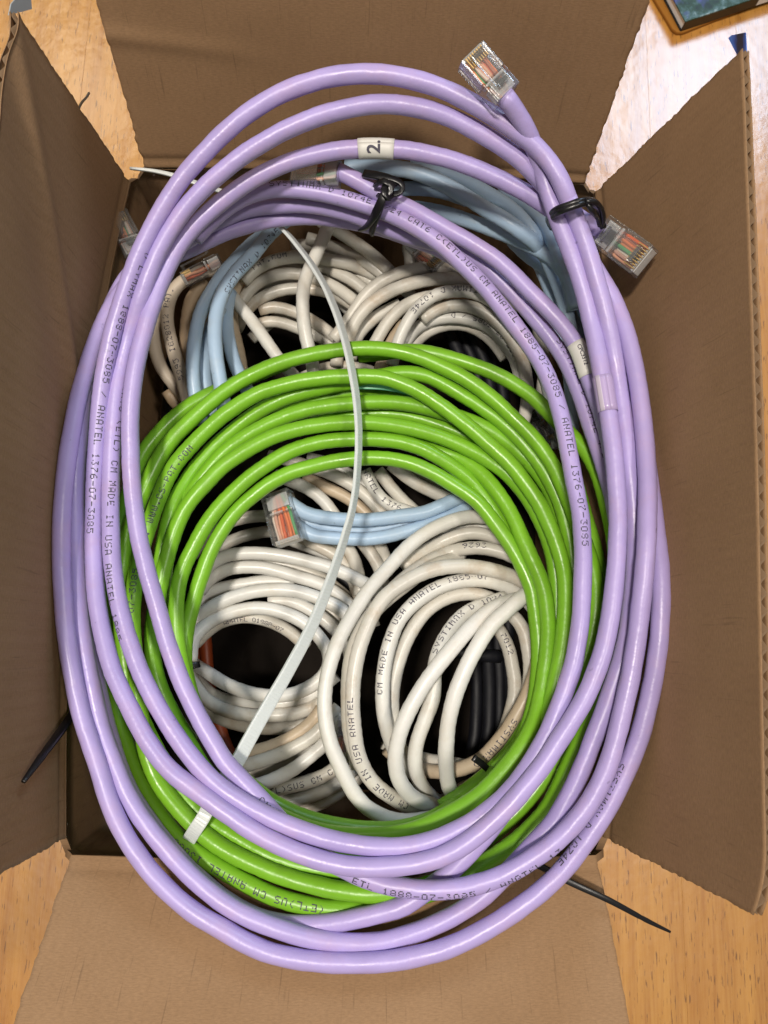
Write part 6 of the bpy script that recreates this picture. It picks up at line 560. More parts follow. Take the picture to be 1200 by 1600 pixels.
wd|m10|white2|2.75|-12.5,-11.9,-52.8;-9.2,-14.9,-53.5;-6,-18,-54;-2.9,-21.2,-54.7;-0.2,-24.8,-55.3;2.2,-28.6,-55.6;4.4,-32.5,-55.6;6.3,-36.6,-55.6;8,-40.7,-55.6;9.5,-44.9,-55.8;11,-49,-56
wd|m11|white3|2.75|-21,24.2,-52;-16.5,23.4,-52;-12.1,22.4,-52;-7.8,20.8,-52;-3.8,18.5,-52;-0,16,-52;3.6,13.1,-52;7.1,10.1,-52;10.4,7,-52;13.7,3.8,-52;17,0.7,-52;20.3,-2.4,-52;23.5,-5.6,-52;25.2,-7.1,-52
wl|a20|white2|2.75|-65.1,-34.2,-55;-61.6,-31.5,-54.9;-58.1,-28.9,-54.8;-54.3,-26.7,-54.6;-50.2,-25,-54.5;-46,-23.7,-54.4;-41.6,-22.8,-54.3;-37.2,-22.5,-54.3;-32.7,-22.7,-54.2;-28.3,-23.3,-54.2;-23.9,-24.2,-54.2;-19.5,-25.5,-54.2;-15.4,-27.1,-54.2;-11.4,-29.2,-54.2;-7.6,-31.7,-54.2;-4.1,-34.4,-54.2;-0.5,-37.1,-54.2
wl|a21|white2|2.75|-67.9,-52.6,-54;-66.2,-48.6,-54;-64.2,-44.8,-54;-61.4,-41.6,-53.9;-57.8,-39.3,-53.8;-53.8,-37.5,-53.8;-49.6,-36,-53.9;-45.4,-34.9,-53.9;-41,-34.1,-53.9;-36.6,-33.7,-53.9;-32.1,-33.8,-53.8;-27.6,-34.3,-53.7;-23.3,-35.3,-53.7;-19,-36.7,-53.7;-14.9,-38.5,-53.7;-10.9,-40.6,-53.7;-7.4,-43.3,-53.8;-4.3,-46.5,-53.9;-1.4,-49.9,-54;0,-51.6,-54
wl|a22|tan|2.75|-69.1,-76.7,-72.4;-64.9,-79.6,-68.6;-60.9,-82.4,-65.2;-56.7,-84.7,-62.6;-52.3,-86.4,-60.7;-47.8,-87.6,-59.2;-43.4,-88.3,-58;-38.9,-88.8,-57.2;-34.5,-88.9,-56.5;-30.1,-88.7,-56.1;-25.7,-88.2,-55.7;-21.5,-87.2,-55.5;-17.5,-85.7,-55.3;-13.6,-83.7,-55.2;-9.8,-81.7,-55.1;-7.9,-80.7,-55
wl|a23|white2|2.75|-50,-111.5,-50;-45.8,-110.7,-50;-41.6,-109.9,-50;-37.4,-109.1,-50;-33.3,-108,-50;-29.2,-106.9,-50;-25.1,-105.5,-50;-21.2,-103.8,-50;-17.4,-101.8,-50;-13.8,-99.5,-50;-10.5,-96.9,-50;-7.6,-93.8,-50;-5.1,-90.4,-50;-2.6,-86.8,-50;-1.4,-85.1,-50
we|h1|beige|2.85|-60.2,101.5,-30;-64.6,100.7,-29.9;-68.9,99.4,-29.7;-72.8,97.3,-29.6;-76.3,94.4,-29.5;-79.1,90.9,-29.5;-80.8,86.6,-29.6;-81.4,82,-29.7;-81.3,77.3,-29.9;-80.5,72.8,-30.2;-79.3,68.4,-30.6;-78,64.1,-31.1;-76.5,59.9,-31.7;-75.1,55.7,-32.5;-73.8,51.6,-33.3;-72.5,47.4,-34.2;-71.3,43.4,-35.4;-70.9,40.3,-39.8;-70.6,38.6,-41.6
we|h2|beige|2.85|-84.1,96.1,-36;-85.3,91.6,-36.1;-86.5,87,-36.3;-87.5,82.4,-36.5;-88.3,77.9,-36.7;-88.5,73.2,-37;-87.9,68.7,-37.3;-86.8,64.3,-37.8;-85.1,60.2,-38.4;-82.8,56.5,-39.2;-80.1,53.2,-40.1;-77.3,50.1,-41.4;-74.6,47.1,-42.9;-71.8,44.3,-44.8;-70.5,42.9,-45.8
we|h3|tan2|2.85|-68.3,98.9,-37;-71,94.9,-36.7;-73.1,90.7,-36.4;-74.2,86,-36.3;-74.6,81.2,-36.1;-74.7,76.4,-36.1;-74.4,71.7,-36.2;-73.8,67.1,-36.4;-73.1,62.6,-36.7;-72.2,58.1,-37.1;-71.3,53.8,-37.8;-70.2,49.6,-38.6;-69,45.3,-39.3;-67.3,40.5,-38.1
we|h4|tan2|2.85|-82.8,50.8,-44.6;-81.5,48.9,-45.3;-80.2,47.1,-46;-78.7,45.4,-46.8;-77.2,43.9,-47.6;-75.6,42.4,-48.5;-73.9,41,-49.4
we|h5|tan2|2.85|-65.6,94.3,-46;-66.8,89.6,-46;-67.9,84.9,-46;-68.5,80.1,-46;-68.5,75.2,-46;-68.3,70.4,-46;-67.8,65.5,-46;-67.1,60.8,-46;-66.3,56.1,-46;-65.5,51.4,-46;-65.1,49,-46
lb|l1|blue|2.95|-28.9,123.7,-22;-32.2,120.2,-21.1;-35.3,116.7,-20.3;-38.2,112.8,-19.4;-40.7,108.7,-18.6;-43,104.4,-17.7;-45.4,100.3,-16.9;-48,96.5,-16.2;-50.6,92.7,-15.5;-52.8,88.7,-14.9;-54.6,84.5,-14.3;-55.9,80.1,-13.9;-56.7,75.7,-13.5;-57.1,71.2,-13.3;-57.2,66.8,-13.2;-57,62.4,-13.2;-56.5,58.1,-13.3;-55.9,54,-13.6;-55,49.9,-13.9;-54.1,45.8,-14.4;-53.3,41.8,-14.9;-52.4,37.8,-15.4;-51.5,33.9,-16
lb|l2|blue|2.85|-34.7,121.6,-26.2;-38.3,118.5,-25.5;-41.8,115.4,-24.8;-45.1,112,-24.2;-48.1,108.3,-23.5;-50.9,104.4,-22.9;-53.5,100.4,-22.3;-56,96.4,-21.7;-58.3,92.3,-21.1;-60.4,88.2,-20.6;-62.3,83.9,-20.2;-63.9,79.6,-19.8;-65.1,75.2,-19.6;-65.8,70.7,-19.4;-66.3,66.2,-19.3;-66.6,61.7,-19.4;-66.6,57.3,-19.5;-66.5,53,-19.8;-66.2,48.8,-20.4;-65.7,44.7,-21.3;-64.9,40.7,-22.2;-63.9,36.6,-22.6;-62.5,32.2,-22.3;-61.8,30,-22
lb|l3|blue|2.85|-58,81.5,-25.1;-59.6,77.4,-25.3;-61,73.2,-25.5;-62.1,68.9,-25.6;-62.8,64.5,-25.8;-63.2,60.1,-26;-63.2,55.7,-26.3;-62.8,51.4,-26.6;-62,47.1,-26.9;-60.8,43,-27.2;-59.5,38.9,-27.6;-58.2,34.8,-28
lb|l4|blue|2.85|-55.5,91.3,-30;-56,86.5,-29.8;-56.3,81.6,-29.7;-56,76.8,-29.5;-55.4,72,-29.5;-54.3,67.4,-29.4;-53,62.9,-29.4;-51.4,58.5,-29.5;-49.5,54.3,-29.6;-47.4,50.2,-29.8;-45.1,46.3,-29.9;-44,44.3,-30
lb|t1|blue|3.0|-6.6,127.9,5.3;-2.6,127.6,6;1.5,127.2,6.8;5.5,126.8,7.8;9.5,126.1,8.8;13.5,125.3,9.7;17.4,124.4,10.4;21.3,123.3,10.6;25.1,122.2,10.4;28.8,120.9,10.1;32.4,119.4,9.6;35.9,117.6,9.2;39.4,115.7,8.9;42.9,113.7,8.8;46.3,111.6,8.7;49.7,109.5,8.8;53.1,107.3,9.1;56.5,105,9.3;59.8,102.8,9.2;63.2,101,8.1;66.8,99.8,5.7;70.4,98.8,2.2;73.9,97.8,-1.7;77,96.1,-5.2;79.7,93.8,-8;81.8,90.9,-10.2;83.6,87.6,-12.1;85.1,84,-13.6;86.3,80.1,-14.6;87.2,76.1,-15.3;88,72,-16.2;88.8,68.2,-17.5;89.8,64.5,-19.3;90.4,62.7,-20.4
lb|t2|blue|2.9|18.6,128.6,6;22.6,128.3,5.8;26.7,128.1,5.6;30.7,127.5,5.4;34.6,126.4,5.2;38.4,125,5.1;42.2,123.4,5.1;45.8,121.6,5;49.4,119.6,5;52.9,117.4,5.1;56.3,115.1,5.3;59.5,112.4,5.5;62.4,109.5,5.6;65.1,106.4,5.3;67.7,103.5,4.4;70.2,100.9,2.9;72.6,98.2,0.9;74.8,95.4,-1;76.9,92.4,-2.8;78.8,89.2,-4.3;80.6,85.8,-5.8;82.2,82.4,-7.2;83.6,78.7,-8.4;84.7,74.9,-9.4;85.7,70.9,-10.1;86.5,67,-11.1;87.3,63.2,-12.4;88.3,59.6,-14.2;88.8,57.8,-15.1
lb|t3|blue|2.9|13.1,122,-10;17.4,121.3,-9.2;21.7,120.6,-8.4;25.9,119.7,-7.6;30,118.5,-6.8;34.1,117,-6;38.1,115.4,-5.2;42.1,113.7,-4.4;46,112,-3.7;49.9,110.2,-3;53.7,108.3,-2.4;57.5,106.4,-1.7;61.2,104.4,-1;64.8,102.2,-0.2;68.3,99.8,1;71.7,97.2,2.2;74.9,94.4,3.3;77.6,91.3,3.7;80.1,88.1,3.2;82.2,84.8,2.2;83.7,81.3,1.2;84.7,77.3,0.6;85.2,75.3,0.4
lb|t4|blue|2.9|55.3,124.4,-1;59,122.1,-0.1;62.6,119.5,0.8;65.9,116.5,1.8;68.8,113,2.8;71.2,109,3.9;73.2,104.6,5.1;74.8,100.1,6.2;76.3,95.8,6.7;77.9,92.1,6;79.8,89,4.2;81.7,86.3,1.5;83.4,83.4,-1.1;84.8,80.1,-3.2;85.9,76.5,-4.8
lb|t5|blue|2.9|6.3,126,-6;10.7,126.3,-5.5;15,126.5,-5;19.4,126.8,-4.7;23.7,126.9,-4.6;28.1,127,-4.9;32.5,126.7,-5.5;36.9,126.2,-6.4;41.2,125.4,-7.5;43.4,125,-8
lb|t6|blue|2.85|62.7,110.1,-12;65.7,107,-12.1;68.8,104,-12.2;72.2,101.5,-12.5;75.8,99.2,-12.7;79.4,96.9,-12.9;82.8,94.2,-12.6;85.8,91.1,-12;88.4,87.4,-11;90.2,83.1,-10;91.5,78.6,-9;92.8,74.1,-8
lb|t7|blue|2.85|74.6,105.1,-17.5;76.3,101,-17.9;78.1,96.9,-18.3;79.7,92.9,-18.7;81.1,88.7,-19.2;82.3,84.6,-19.8;83.5,80.5,-20.5;84.8,76.4,-21.3;86.1,72.5,-22.3;87.4,68.4,-23.2;88.3,64.3,-23.9;89.1,60,-24.4;89.6,55.6,-24.7;90,51.1,-24.9;90.3,46.7,-25.1;90.4,42.2,-25.3;90.5,37.8,-25.6;90.5,33.5,-25.9;90.6,31.3,-26
lb|t8|blue|2.85|82.6,103.5,-14;84.5,100.1,-16;86.3,96.5,-17.6;87.7,92.5,-18.7;88.9,88.2,-19.4;89.8,83.8,-19.9;90.8,79.4,-20.3;91.6,75,-20.8;92.4,70.5,-21.2;93,66,-21.6;93.2,61.3,-21.5;93.3,56.5,-20.9;93.2,51.5,-20
lb|p1|blue|2.85|-26.3,-0.4,-25;-22.8,-2.6,-25.7;-19.3,-4.6,-26.5;-15.4,-5.8,-27.1;-11.3,-6.4,-27.7;-7.1,-6.7,-28.3;-2.9,-6.8,-28.7;1.4,-6.7,-29.1;5.6,-6.5,-29.4;9.8,-6,-29.7;14.1,-5.4,-30;18.3,-4.6,-30.2;22.5,-3.9,-30.4;26.8,-3.1,-30.7;30.9,-1.9,-30.9;34.9,-0.1,-31.1;38.9,1.8,-31.3;42.8,3.8,-31.5;46.8,5.7,-31.7;48.9,6.7,-31.8
lb|p2|blue|2.85|-24.7,-7.9,-31.6;-21.2,-10.2,-31.8;-17.6,-12.3,-32;-13.7,-13.5,-32.2;-9.5,-13.9,-32.4;-5.3,-14.1,-32.5;-1.1,-14.1,-32.6;3.1,-14,-32.6;7.3,-13.7,-32.7;11.5,-13.1,-32.7;15.6,-12.3,-32.7;19.7,-11.2,-32.8;23.8,-9.9,-32.9;27.9,-8.5,-33;31.9,-7,-33.2;35.9,-5.3,-33.5;39.9,-3.5,-33.8;43.7,-1.3,-34.1;47.4,1.1,-34.5;49.3,2.4,-34.7
lb|p3|blue|2.85|-28.1,3.2,-34;-25.9,-0.4,-34.7;-23.5,-3.8,-35.3;-20.3,-6.5,-35.8;-16.4,-8,-36.1;-12.3,-8.9,-36.4;-8,-9.4,-36.6;-3.7,-9.7,-36.8;0.6,-9.8,-37;4.8,-9.7,-37.2;9.1,-9.2,-37.3;13.4,-8.4,-37.4;17.6,-7.3,-37.5;21.7,-6,-37.6;25.9,-4.7,-37.7;30,-3.2,-37.9;34.1,-1.6,-38;38.3,0,-38.2;40.3,0.8,-38.3
lb|g1|grey|2.85|79.4,68.8,-36.7;80.8,64.2,-36.7;82.3,59.5,-36.8;83.4,54.9,-37.1;84.2,50.2,-37.3;85,45.4,-37.5;85.7,40.7,-37.7;86.5,36,-37.8;87.2,31.3,-37.9;87.6,28.9,-38
navy|n0|navy|2.85|39,96.7,-62;41.6,92.3,-62.1;44.1,87.8,-62.2;46.3,83.1,-62.3;48.4,78.4,-62.5;50.1,73.6,-62.7;51.5,68.7,-62.9;52.5,63.7,-63.2;53.1,58.7,-63.5;53.4,53.7,-63.9;53.2,48.7,-64.3;52.6,43.7,-64.7;51.7,38.8,-65.1;50.8,33.9,-65.6;49.9,29,-66
navy|n1|navy|2.85|44.8,99.3,-67;47.4,94.7,-67.1;50,90.2,-67.2;52.2,85.5,-67.3;54.3,80.7,-67.5;56.1,75.8,-67.7;57.4,70.8,-67.9;58.4,65.7,-68.2;59,60.6,-68.5;59.3,55.5,-68.9;59.1,50.4,-69.3;58.5,45.4,-69.7;57.6,40.4,-70.1;56.7,35.4,-70.6;55.7,30.5,-71
navy|n2|navy|2.85|49.7,98.1,-64;52.3,93.6,-64.1;54.8,89,-64.2;57,84.4,-64.3;59,79.6,-64.5;60.8,74.8,-64.7;62.2,69.9,-64.9;63.1,64.8,-65.2;63.7,59.8,-65.5;64,54.7,-65.9;63.8,49.7,-66.3;63.2,44.7,-66.7;62.3,39.7,-67.1;61.3,34.8,-67.6;60.4,29.9,-68
navy|n3|navy|2.85|56.2,101.1,-70;58.8,96.5,-70.1;61.3,91.9,-70.2;63.6,87.2,-70.3;65.6,82.3,-70.5;67.4,77.4,-70.7;68.8,72.4,-70.9;69.8,67.2,-71.2;70.4,62.1,-71.5;70.6,56.9,-71.9;70.4,51.8,-72.3;69.8,46.7,-72.7;68.9,41.6,-73.1;67.9,36.6,-73.6;66.9,31.6,-74
navy|v0|navy|2.85|60.7,-41.9,-62;61,-46.5,-62.8;61.3,-51,-63.7;61.7,-55.6,-64.7;62,-60.1,-65.5;62.2,-64.6,-65.2;62.4,-69.1,-64.7;62.6,-73.5,-64.4;62.6,-78,-64.3;62.5,-82.4,-64.3;62.4,-86.8,-64.4;62.1,-91.2,-64.6;61.6,-95.6,-64.8;60.8,-99.9,-65.1;59.8,-104.2,-65.5;58.7,-108.5,-65.8;58.2,-110.6,-66
navy|v1|navy|2.85|66,-41.6,-66;66.3,-46.2,-66.5;66.5,-50.8,-67.1;66.8,-55.4,-67.7;67.1,-60,-68.2;67.3,-64.6,-68.1;67.6,-69.1,-67.9;67.7,-73.6,-67.8;67.7,-78.1,-67.8;67.7,-82.6,-67.9;67.6,-87.1,-68.1;67.3,-91.5,-68.4;66.8,-96,-68.7;66,-100.3,-69;64.9,-104.7,-69.4;63.9,-109,-69.8;63.3,-111.2,-70
navy|v2|navy|2.85|69.8,-41.8,-60;69.9,-46.3,-59.9;70,-50.8,-59.9;70.1,-55.3,-59.8;70.3,-59.8,-59.8;70.6,-64.3,-60;70.9,-68.7,-60.2;71.1,-73.1,-60.5;71.2,-77.5,-60.8;71.2,-82,-61.2;71.1,-86.4,-61.6;70.9,-90.8,-62;70.4,-95.1,-62.4;69.6,-99.4,-62.9;68.6,-103.7,-63.3;67.5,-108,-63.8;67,-110.1,-64
navy|v3|navy|2.85|55.9,-41.8,-68;56.1,-46.5,-68.1;56.3,-51.1,-68.1;56.5,-55.7,-68.2;56.7,-60.3,-68.3;57,-64.8,-68.4;57.4,-69.4,-68.6;57.6,-73.9,-68.8;57.7,-78.4,-69.1;57.7,-82.9,-69.4;57.6,-87.4,-69.7;57.4,-91.9,-70.1;56.9,-96.4,-70.5;56.1,-100.8,-70.9;55.1,-105.2,-71.3;54,-109.5,-71.8;53.5,-111.7,-72
navy|v9|navy|2.85|40.7,-56.5,-60;43,-57.1,-60;45.2,-57.8,-60.1;47.5,-58.4,-60.1;49.7,-58.9,-60.2;52,-59.4,-60.2;54.4,-59.7,-60.3;56.7,-59.8,-60.4;59.1,-60,-60.4;61.5,-60.1,-60.7;64,-60.1,-61.5;66.6,-60.2,-62.9
navy|q1|black|2.85|-22.7,-24,-66;-18.1,-24.3,-66;-13.5,-24.8,-66;-9,-25.7,-66;-4.6,-27,-66;-0.8,-29.5,-66;2.2,-32.9,-66;3.6,-34.8,-66
navy|q2|black|2.85|-87.6,74,-66;-87.7,69,-66.2;-87.9,64,-66.4;-88,59,-66.6;-88.1,54.1,-66.7;-88.3,49.1,-66.9;-88.4,44.2,-67.1;-88.5,39.3,-67.3;-88.5,34.4,-67.4;-88.6,29.5,-67.5;-88.6,24.7,-67.7;-88.6,19.8,-67.8;-88.5,15,-67.8;-88.4,10.2,-67.9;-88.4,5.4,-67.9;-88.3,0.6,-68
red|r0|red|2.8|-72.8,-45,-76;-72.1,-49.7,-76.2;-71.5,-54.4,-76.3;-70.9,-59,-76.6;-70.3,-63.7,-76.9;-69.7,-68.3,-77.3;-68.8,-72.9,-77.2;-67.8,-77.4,-77.1;-66.6,-81.8,-77.2;-65.4,-86.3,-77.3;-64,-90.7,-77.6;-62.4,-95,-77.9;-60.7,-99.3,-78.2;-58.7,-103.4,-78.7;-56.5,-107.5,-79.1;-54,-111.3,-79.6;-51.1,-114.9,-80.1;-47.9,-118.2,-79.6;-44.2,-120.9,-76.5;-42.6,-122.4,-75.7
red|r1|red|2.8|-67,-44.9,-76;-66.3,-49.6,-76;-65.7,-54.2,-76.1;-65,-58.9,-76.1;-64.4,-63.5,-76.1;-63.7,-68.1,-76.2;-62.9,-72.7,-76.3;-61.9,-77.2,-76.4;-60.8,-81.7,-76.5;-59.5,-86.1,-76.6;-58.1,-90.4,-76.7;-56.5,-94.7,-76.8;-54.7,-99,-76.8;-52.8,-103.1,-76.9;-50.5,-107,-76.9;-47.9,-110.8,-77;-45.1,-114.4,-77.6;-42.2,-118,-79.6;-38.9,-121.2,-78.7;-37.2,-122.7,-78
red|r8|red|2.8|-23.2,-24.9,-72;-20.8,-25.6,-72;-18.5,-26.3,-72;-16.2,-27,-72;-13.9,-27.7,-72;-11.6,-28.5,-72;-9.3,-29.3,-72;-7,-30.1,-72;-4.7,-30.8,-72;-2.4,-31.6,-72
"""
PRINTS = [["y1","SYSTIMAX D 1074E 4/24 CAT6 C(ETL)US CM ANATEL 1885-07-3085 / ANATEL 1376-07-3085",[-33.0,110.0,18.4],-1,12,0],["x1","D LYMAX 1888-07-3085 / ANATEL 1376-07-3085",[-75.2,75.5,28.2],-1,80,-5],["y1","CAT6 (ETL) CM MADE IN USA ANATEL 1885",[-84.6,30.2,12.2],1,80,-48],["y3","ETL 1888-07-3085 / ANATEL 13",[6.7,-128.2,18.4],-1,-25,-45],["y2","SYSTIMAX D 1074E",[88.8,-92.9,27.0],-1,-60,-65],["x2","SYSTIMAX D 1074E 4/24",[74.5,56.7,7.5],1,20,10],["y3","CM 4",[-26.1,-105.3,13.7],-1,10,10],["g_c","1885-07-3085  PAT. WWW.CS-PAT.COM",[-77.7,-60.0,-8.0],-1,0,-25],["g_a","(ETL)US CM ANATEL 13080",[-4.7,-145.5,-4.0],1,-10,15],["b4","CM MADE IN USA ANATEL 1885-07",[14.3,-75.3,-24.0],-1,25,25],["c3","SYSTIMAX D 1024E",[35.0,-59.5,-21.0],-1,35,20],["b6","2626",[54.3,-15.8,-29.0],1,-20,-20],["b2","CM MADE IN USA ANATEL",[25.5,-116.4,-24.0],-1,-5,20],["d3","SYSTIMAX D",[65.8,-82.9,-24.0],1,0,0],["d1","7012",[64.7,-50.6,-40.0],1,0,0],["a7","ANATEL O1888-07",[-52.8,-48.0,-50.0],1,-25,-25],["a14","ETL)SUS CM C",[-31.4,-115.8,-42.0],1,0,0],["e3","SYSTIMAX D 1074E",[57.7,89.1,-26.0],-1,0,0],["e6","1885-07-3085 / D",[68.3,66.2,-35.0],-1,0,0],["e11","NATEL 1376",[5.3,15.8,-40.0],1,0,0],["h1","5995 IG28012 PAT. ",[-73.2,51.1,-30.0],-1,0,0],["l1","SYSTIMAX D 1074E",[-50.4,81.0,-13.0],-1,-45,-45],["f7","PAT.COM",[-46.4,106.4,-38.0],1,0,0],["t6","SYSTIMAX",[80.6,92.5,-8.0],1,0,0]]
THINGS = {
 'lx': ('network_cable', 'coiled lilac network cable whose clear plug stands against the back flap', 'cable'),
 'ly': ('network_cable', 'coiled lilac network cable whose clear plug lies against the right flap', 'cable'),
 'green': ('network_cable', 'thick coil of lime green network cable under the lilac loops', 'cable'),
 'wr': ('network_cable', 'grubby white network cable coil at lower right with loose strands crossing its hole', 'cable'),
 'wl': ('network_cable', 'white network cable coil at lower left around a dark round hole', 'cable'),
 'wc': ('network_cable', 'off-white network cable coil with printed text, behind the green coil at right', 'cable'),
 'wd': ('network_cable', 'cream network cable tangle at upper centre with one strand standing up by the white tie', 'cable'),
 'we': ('network_cable', 'beige network cable bend with orange plug by the left box wall', 'cable'),
 'lb': ('network_cable', 'light blue network cable coil at the back with a plug inside the green ring', 'cable'),
 'navy': ('network_cable', 'dark navy and black cable coil deep in the box', 'cable'),
 'red': ('network_cable', 'rust red cable lying deep under the lower left white coil', 'cable'),
}
ROOT = {k: thing(n, l, c, 'coiled network cables in the box') for k, (n, l, c) in THINGS.items()}
LOOP = {}
for line in STR.strip().split('\n'):
    th, pid, mat, r, pts = line.split('|'); r = float(r)
    C = catmull([Vector([float(x) for x in p.split(',')]) for p in pts.split(';')], 1.7)
    wob = .042 if mat == 'green' else .030 if mat == 'lilac' else .045; seed = sum(map(ord, pid)) * .37
    V, F = tube_mesh(C, r, 16, wob, seed)
    o = mesh('cable_loop', V, F, ROOT[th], MATS[mat]); LOOP[pid] = (o, C, r, wob, seed)
for pid, text, anchor, direc, p0, p1 in PRINTS:
    o, C, r, wob, seed = LOOP[pid]
    big = pid == 'a7'
    print_on(o, C, r, wob, seed, text, anchor, direc, p0, p1, M_INK, *((1.9, 1.5, 1.8) if big else ()))
PL = {"p1":{"a":[45.4,113.0,64.9],"b":[31.1,125.9,69.3],"roll":-8},"p2":{"a":[85.6,88.3,32.5],"b":[101.9,68.6,40.9],"roll":33},"p3":{"a":[-7.7,111.5,26.3],"b":[-29.4,113.2,21.2],"roll":180},"p4":{"a":[-88.9,92.8,-6.0],"b":[-92.6,99.2,-4.0],"roll":20},"p5":{"a":[-59.8,103.5,-27.0],"b":[-72.1,95.9,-27.0],"roll":60},"p6":{"a":[-30.3,2.1,-25.0],"b":[-23.0,-21.4,-22.0],"roll":194},"p7":{"a":[21.2,117.2,-30.0],"b":[35.2,104.6,-28.0],"roll":0},"p8":{"a":[78.8,46.5,-40.0],"b":[87.0,32.3,-40.0],"roll":70},"p9":{"a":[1.4,-85.0,-36.0],"b":[0.1,-98.8,-38.0],"roll":10}}
for k, th in (('p1', 'lx'), ('p2', 'ly'), ('p3', 'ly'), ('p4', 'lx'), ('p5', 'we'), ('p6', 'lb'), ('p7', 'wc'), ('p8', 'lb'), ('p9', 'wr')):
    make_plug(ROOT[th], PL[k], 1.0 if k == 'p6' else .86 if k == 'p5' else .80 if k == 'p1' else .95 if k == 'p2' else .84)
# wrapped labels on the lilac cable
def sleeve(name, pid, a, b, parent, mat, r, arc=(0, 360), n=22):
    o, C, rr, *_ = LOOP[pid]; A, B = Vector(a), Vector(b)
    i, j = sorted((min(range(len(C)), key=lambda k: (C[k] - A).length), min(range(len(C)), key=lambda k: (C[k] - B).length)))
    fr = frames(C); V = []; F = []
    full = arc[1] - arc[0] >= 360
    for q, k in enumerate(range(i, j + 1)):
        T, N, Bn = fr[k]
        for m_ in range(n + 1):
            t = math.radians(arc[0] + (arc[1] - arc[0]) * m_ / n); V.append(C[k] + (N * math.cos(t) + Bn * math.sin(t)) * r)
        if q:
            o2 = (q - 1) * (n + 1)
            for m_ in range(n): F.append((o2 + m_, o2 + m_ + 1, o2 + n + 2 + m_, o2 + n + 1 + m_))
    ob = mesh(name, V, F, parent, mat)
    md = ob.modifiers.new('film', 'SOLIDIFY'); md.thickness = .12 * MM; md.offset = 1
    return ob, C, fr, i, j
def text_on(parent, text, C, fr, i, j, r, size, along, phi0, rev=False, s0=0.0):
    cu = bpy.data.curves.new('t', 'FONT'); cu.body = text; cu.size = size * MM; cu.resolution_u = 3; cu.offset = .02 * size * MM
    tmp = bpy.data.objects.new('t', cu); COL.objects.link(tmp); dg = bpy.context.evaluated_depsgraph_get()
    me = bpy.data.meshes.new_from_object(tmp.evaluated_get(dg)); bpy.data.objects.remove(tmp)
    bm = bmesh.new(); bm.from_mesh(me); bmesh.ops.triangulate(bm, faces=bm.faces[:])
    bmesh.ops.subdivide_edges(bm, edges=[e for e in bm.edges if e.calc_length() > .8 * MM], cuts=1)
    Ca = C[::-1] if rev else C; fra = frames(Ca); ii = len(C) - 1 - j if rev else i
    S = [0]
    for k in range(ii + 1, len(Ca)): S.append(S[-1] + (Ca[k] - Ca[k - 1]).length)
    for v in bm.verts:
        x, y = v.co.x / MM, v.co.y / MM
        s, cc = (x + s0, y) if along else (s0 - y, x)
        k = 0
        while k < len(S) - 2 and S[k + 1] < s: k += 1
        t = (s - S[k]) / max(1e-6, S[k + 1] - S[k]); p = Ca[ii + k].lerp(Ca[ii + k + 1], t); T, N, B = fra[ii + k]
        a = math.radians(phi0) + cc / r
        v.co = (p + (N * math.cos(a) + B * math.sin(a)) * r) * MM
    me2 = bpy.data.meshes.new('lettering'); bm.to_mesh(me2); bm.free(); link('lettering', me2, parent, M_INK, False)
SL = {"lab2":[[-1.0,105.7,46.6],[9.9,106.7,46.7]],"cpc":[[80.7,53.5,13.4],[86.3,41.0,12.2]],"tape":[[85.7,35.9,27.3],[87.8,21.9,28.0]]}
o, C, fr, i, j = sleeve('label', 'y3', SL['lab2'][0], SL['lab2'][1], ROOT['ly'], M_LABEL, 3.42)
o['label'] = 'white wrapped label reading 2.'
text_on(o, '2.', C, fr, i, j, 3.6, 6.4, False, -62, rev=False, s0=7.6)
o, C, fr, i, j = sleeve('label', 'y4', SL['cpc'][0], SL['cpc'][1], ROOT['ly'], M_LABEL, 3.36, (-95, 60))
o['label'] = 'white label reading CPC3312'
text_on(o, 'CPC3312', C, fr, i, j, 3.50, 2.1, True, -20, s0=1.6)
o, C, fr, i, j = sleeve('tape', 'x1', SL['tape'][0], SL['tape'][1], ROOT['lx'], M_TAPE, 3.36)
o['label'] = 'clear tape wrapped round the cable'
o2, *_ = sleeve('tape', 'x1', SL['tape'][0], SL['tape'][1], ROOT['lx'], M_TAPE2, 3.50, (-62, -34), 6)
o2['label'] = 'pale overlapping tape edge'
